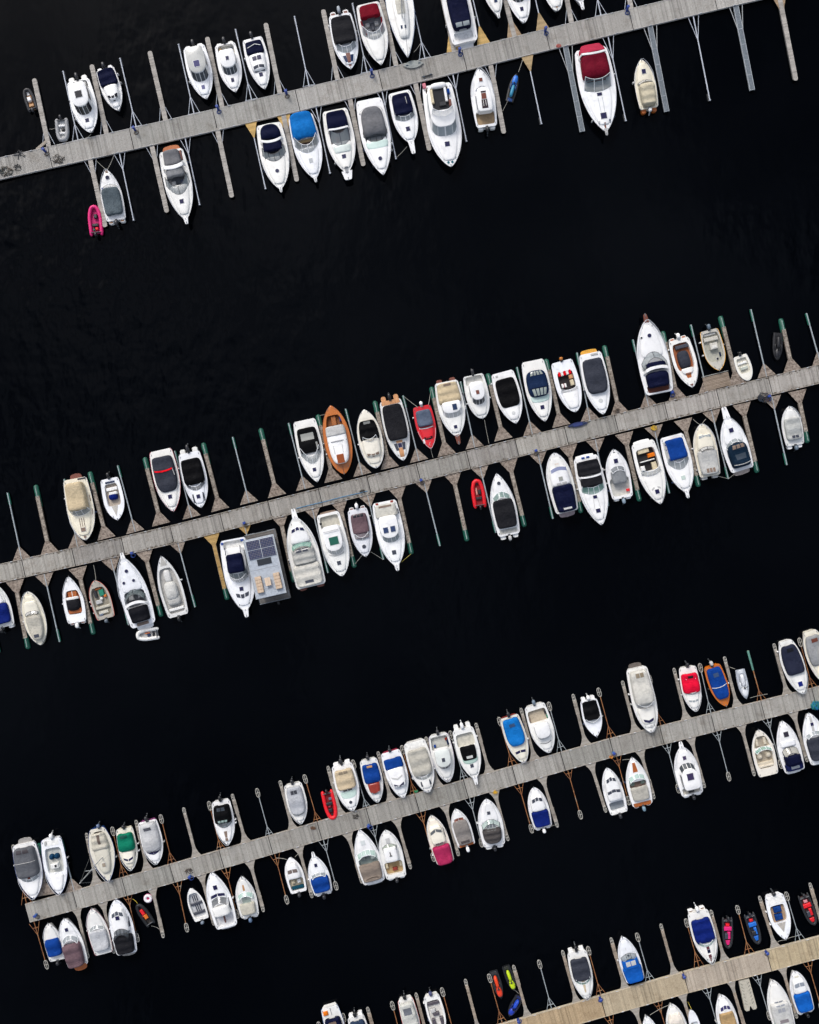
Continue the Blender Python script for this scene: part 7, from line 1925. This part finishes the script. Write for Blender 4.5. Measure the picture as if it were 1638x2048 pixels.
def ramp_strip():
    a, c = P(73, 299, 0.5), P(92, 283, 0.5)
    d = c - a
    mb = MB()
    mb.box(0, 0, -0.1, 0.02, d.length, 0.35, 0, 0.01)
    o = mb.build('corner_board', mat('plank', '#a39a8d'), None)
    o.location = ((a + c) / 2)
    o.rotation_euler = (0, 0, atan2(d.y, d.x))
    tag(o, 'diagonal corner board at root of leftmost finger of top pier', 'corner board')
ramp_strip()

# ------------------------------------------------------------------ mooring ropes that show
def rope(a, c, za, zc, col, label, sag=0.15, r=0.028):
    A, D = P(a[0], a[1], za), P(c[0], c[1], zc)
    base = ((A + D) / 2); base.z = 0
    pts = []
    for i in range(9):
        f = i / 8
        q = A.lerp(D, f)
        q.z = max(0.05, q.z - sag * 4 * f * (1 - f))
        pts.append(q - base)
    mb = MB()
    mb.tube(pts, r, 5)
    o = mb.build('mooring_rope', mat('rubber', col), None)
    o.location = base
    tag(o, label, 'rope', 'mooring ropes')
ROPES = [
    ((213, 340), (192, 321), 'left bow rope of grey-green covered boat to top pier'), ((214, 340), (228, 310), 'right bow rope of grey-green covered boat to top pier'),
    ((1037, 144), (1045, 120), 'bow rope of blue jet ski to top pier'), ((1017, 199), (1005, 222), 'stern rope of blue jet ski to plank finger'),
    ((814, 293), (793, 315), 'rope from thin-pulpit boat to steel boom tip'), ((110, 256), (99, 258), 'short rope from grey dinghy to leftmost finger'),
    ((969, 840), (978, 887), 'long bow rope of small brown-hatch pilothouse to second pier'), ((862, 900), (866, 915), 'bow rope of red runabout to second pier'),
    ((836, 815), (808, 793), 'left stern rope of red runabout to pole boom'), ((857, 810), (862, 780), 'right stern rope of red runabout to green float'),
    ((1401, 850), (1386, 838), 'left bow rope of cream window-row boat to second pier'), ((1404, 848), (1412, 838), 'right bow rope of cream window-row boat to second pier'),
    ((192, 1163), (187, 1130), 'bow rope of coral fishing boat to second pier'), ((728, 1106), (710, 1128), 'left rope of mauve-covered boat to green float'),
    ((742, 1104), (766, 1119), 'right rope of mauve-covered boat to pole tip'), ((803, 1124), (822, 1108), 'yellow rope from two-hatch cruiser to green float'),
    ((1422, 948), (1455, 957), 'stern rope of cream window-row boat to pole boom'), ((1470, 948), (1458, 957), 'stern rope of teal-canopied cruiser to pole boom'),
    ((661, 826), (640, 831), 'short rope from wooden double-ender to green float'), ((590, 1714), (598, 1707), 'bow rope of small teal-seat boat to third pier'),
    ((1100, 1654), (1112, 1650), 'stern rope of three-window navy boat to finger'), ((573, 1719), (552, 1716), 'rope from small teal-seat boat to rusty boom'),
    ((1264, 1519), (1245, 1520), 'left bow rope of orange-teak boat to rusty boom'), ((275, 1807), (265, 1798), 'yellow bow rope of black red-seat inflatable'),
    ((303, 1852), (318, 1858), 'stern rope of black red-seat inflatable to finger'), ((1470, 1338), (1459, 1334), 'rope from pale jet ski to finger'),
    ((1500, 1396), (1535, 1388), 'rope from pale jet ski to third pier'), ((182, 268), (170, 277), 'bow rope of square-hatch pilothouse boat to top pier'),
    ((850, 97), (829, 110), 'bow rope of cream sailing yacht to top pier') if False else ((828, 104), (840, 88), 'thin rope from sailing yacht bow to steel boom'),
    ((1383, 2018), (1376, 2004), 'yellow rope from narrow skiff to bottom pier finger'), ((1343, 2008), (1300, 2030), 'slack white rope between two bottom-edge boats'),
    ((1571, 1880), (1590, 1873), 'bow rope of tan-floor open boat to boom'), ((1571, 1880), (1555, 1884), 'second bow rope of tan-floor open boat to finger'),
    ((1028, 1980), (1037, 1987), 'short rope from lime jet ski to finger'),
]
for a, c, lab in ROPES:
    rope(a, c, 0.9, 0.5, '#b8a43a' if 'yellow' in lab else '#9a968c', lab)

# ------------------------------------------------------------------ labels
for root, ref, pier, side, mid in BOATS:
    root['label'] = ref + ', ' + side + ' side of ' + pier + ' pier'
ordw = {1: 'just', 2: 'second', 3: 'third', 4: 'fourth', 5: 'fifth', 6: 'sixth', 7: 'seventh'}
for pier in PIERS:
    for side in ('upper', 'lower'):
        def along(p):
            # position along the pier, measured through the lean of the fingers
            dy = p[1] - pier_y(pier, p[0])
            return p[0] - dy * 0.24
        items = [(along(m), 'B', o, ref) for o, ref, pi_, sd, m in BOATS if pi_ == pier and sd == side]
        items += [(along(((t[0] + n[0]) / 2, (t[1] + n[1]) / 2)), 'F', o, desc) for o, pi_, sd, _, t, n, desc in FINGERS if pi_ == pier and sd == side]
        items.sort(key=lambda e: e[0])
        for i, (x, k, o, desc) in enumerate(items):
            if k != 'F':
                continue
            best = None
            for dr, word in ((1, 'left'), (-1, 'right')):
                cnt, j = 1, i + dr
                while 0 <= j < len(items):
                    if items[j][1] == 'B':
                        if best is None or cnt < best[0]:
                            best = (cnt, word, items[j][3])
                        break
                    cnt += 1
                    j += dr
            cnt, word, ref = best
            if cnt == 1:
                o['label'] = '%s just %s of %s' % (desc, word, ref)
            else:
                o['label'] = '%s, %s %s of %s' % (desc, ordw.get(cnt, 'far'), word, ref)
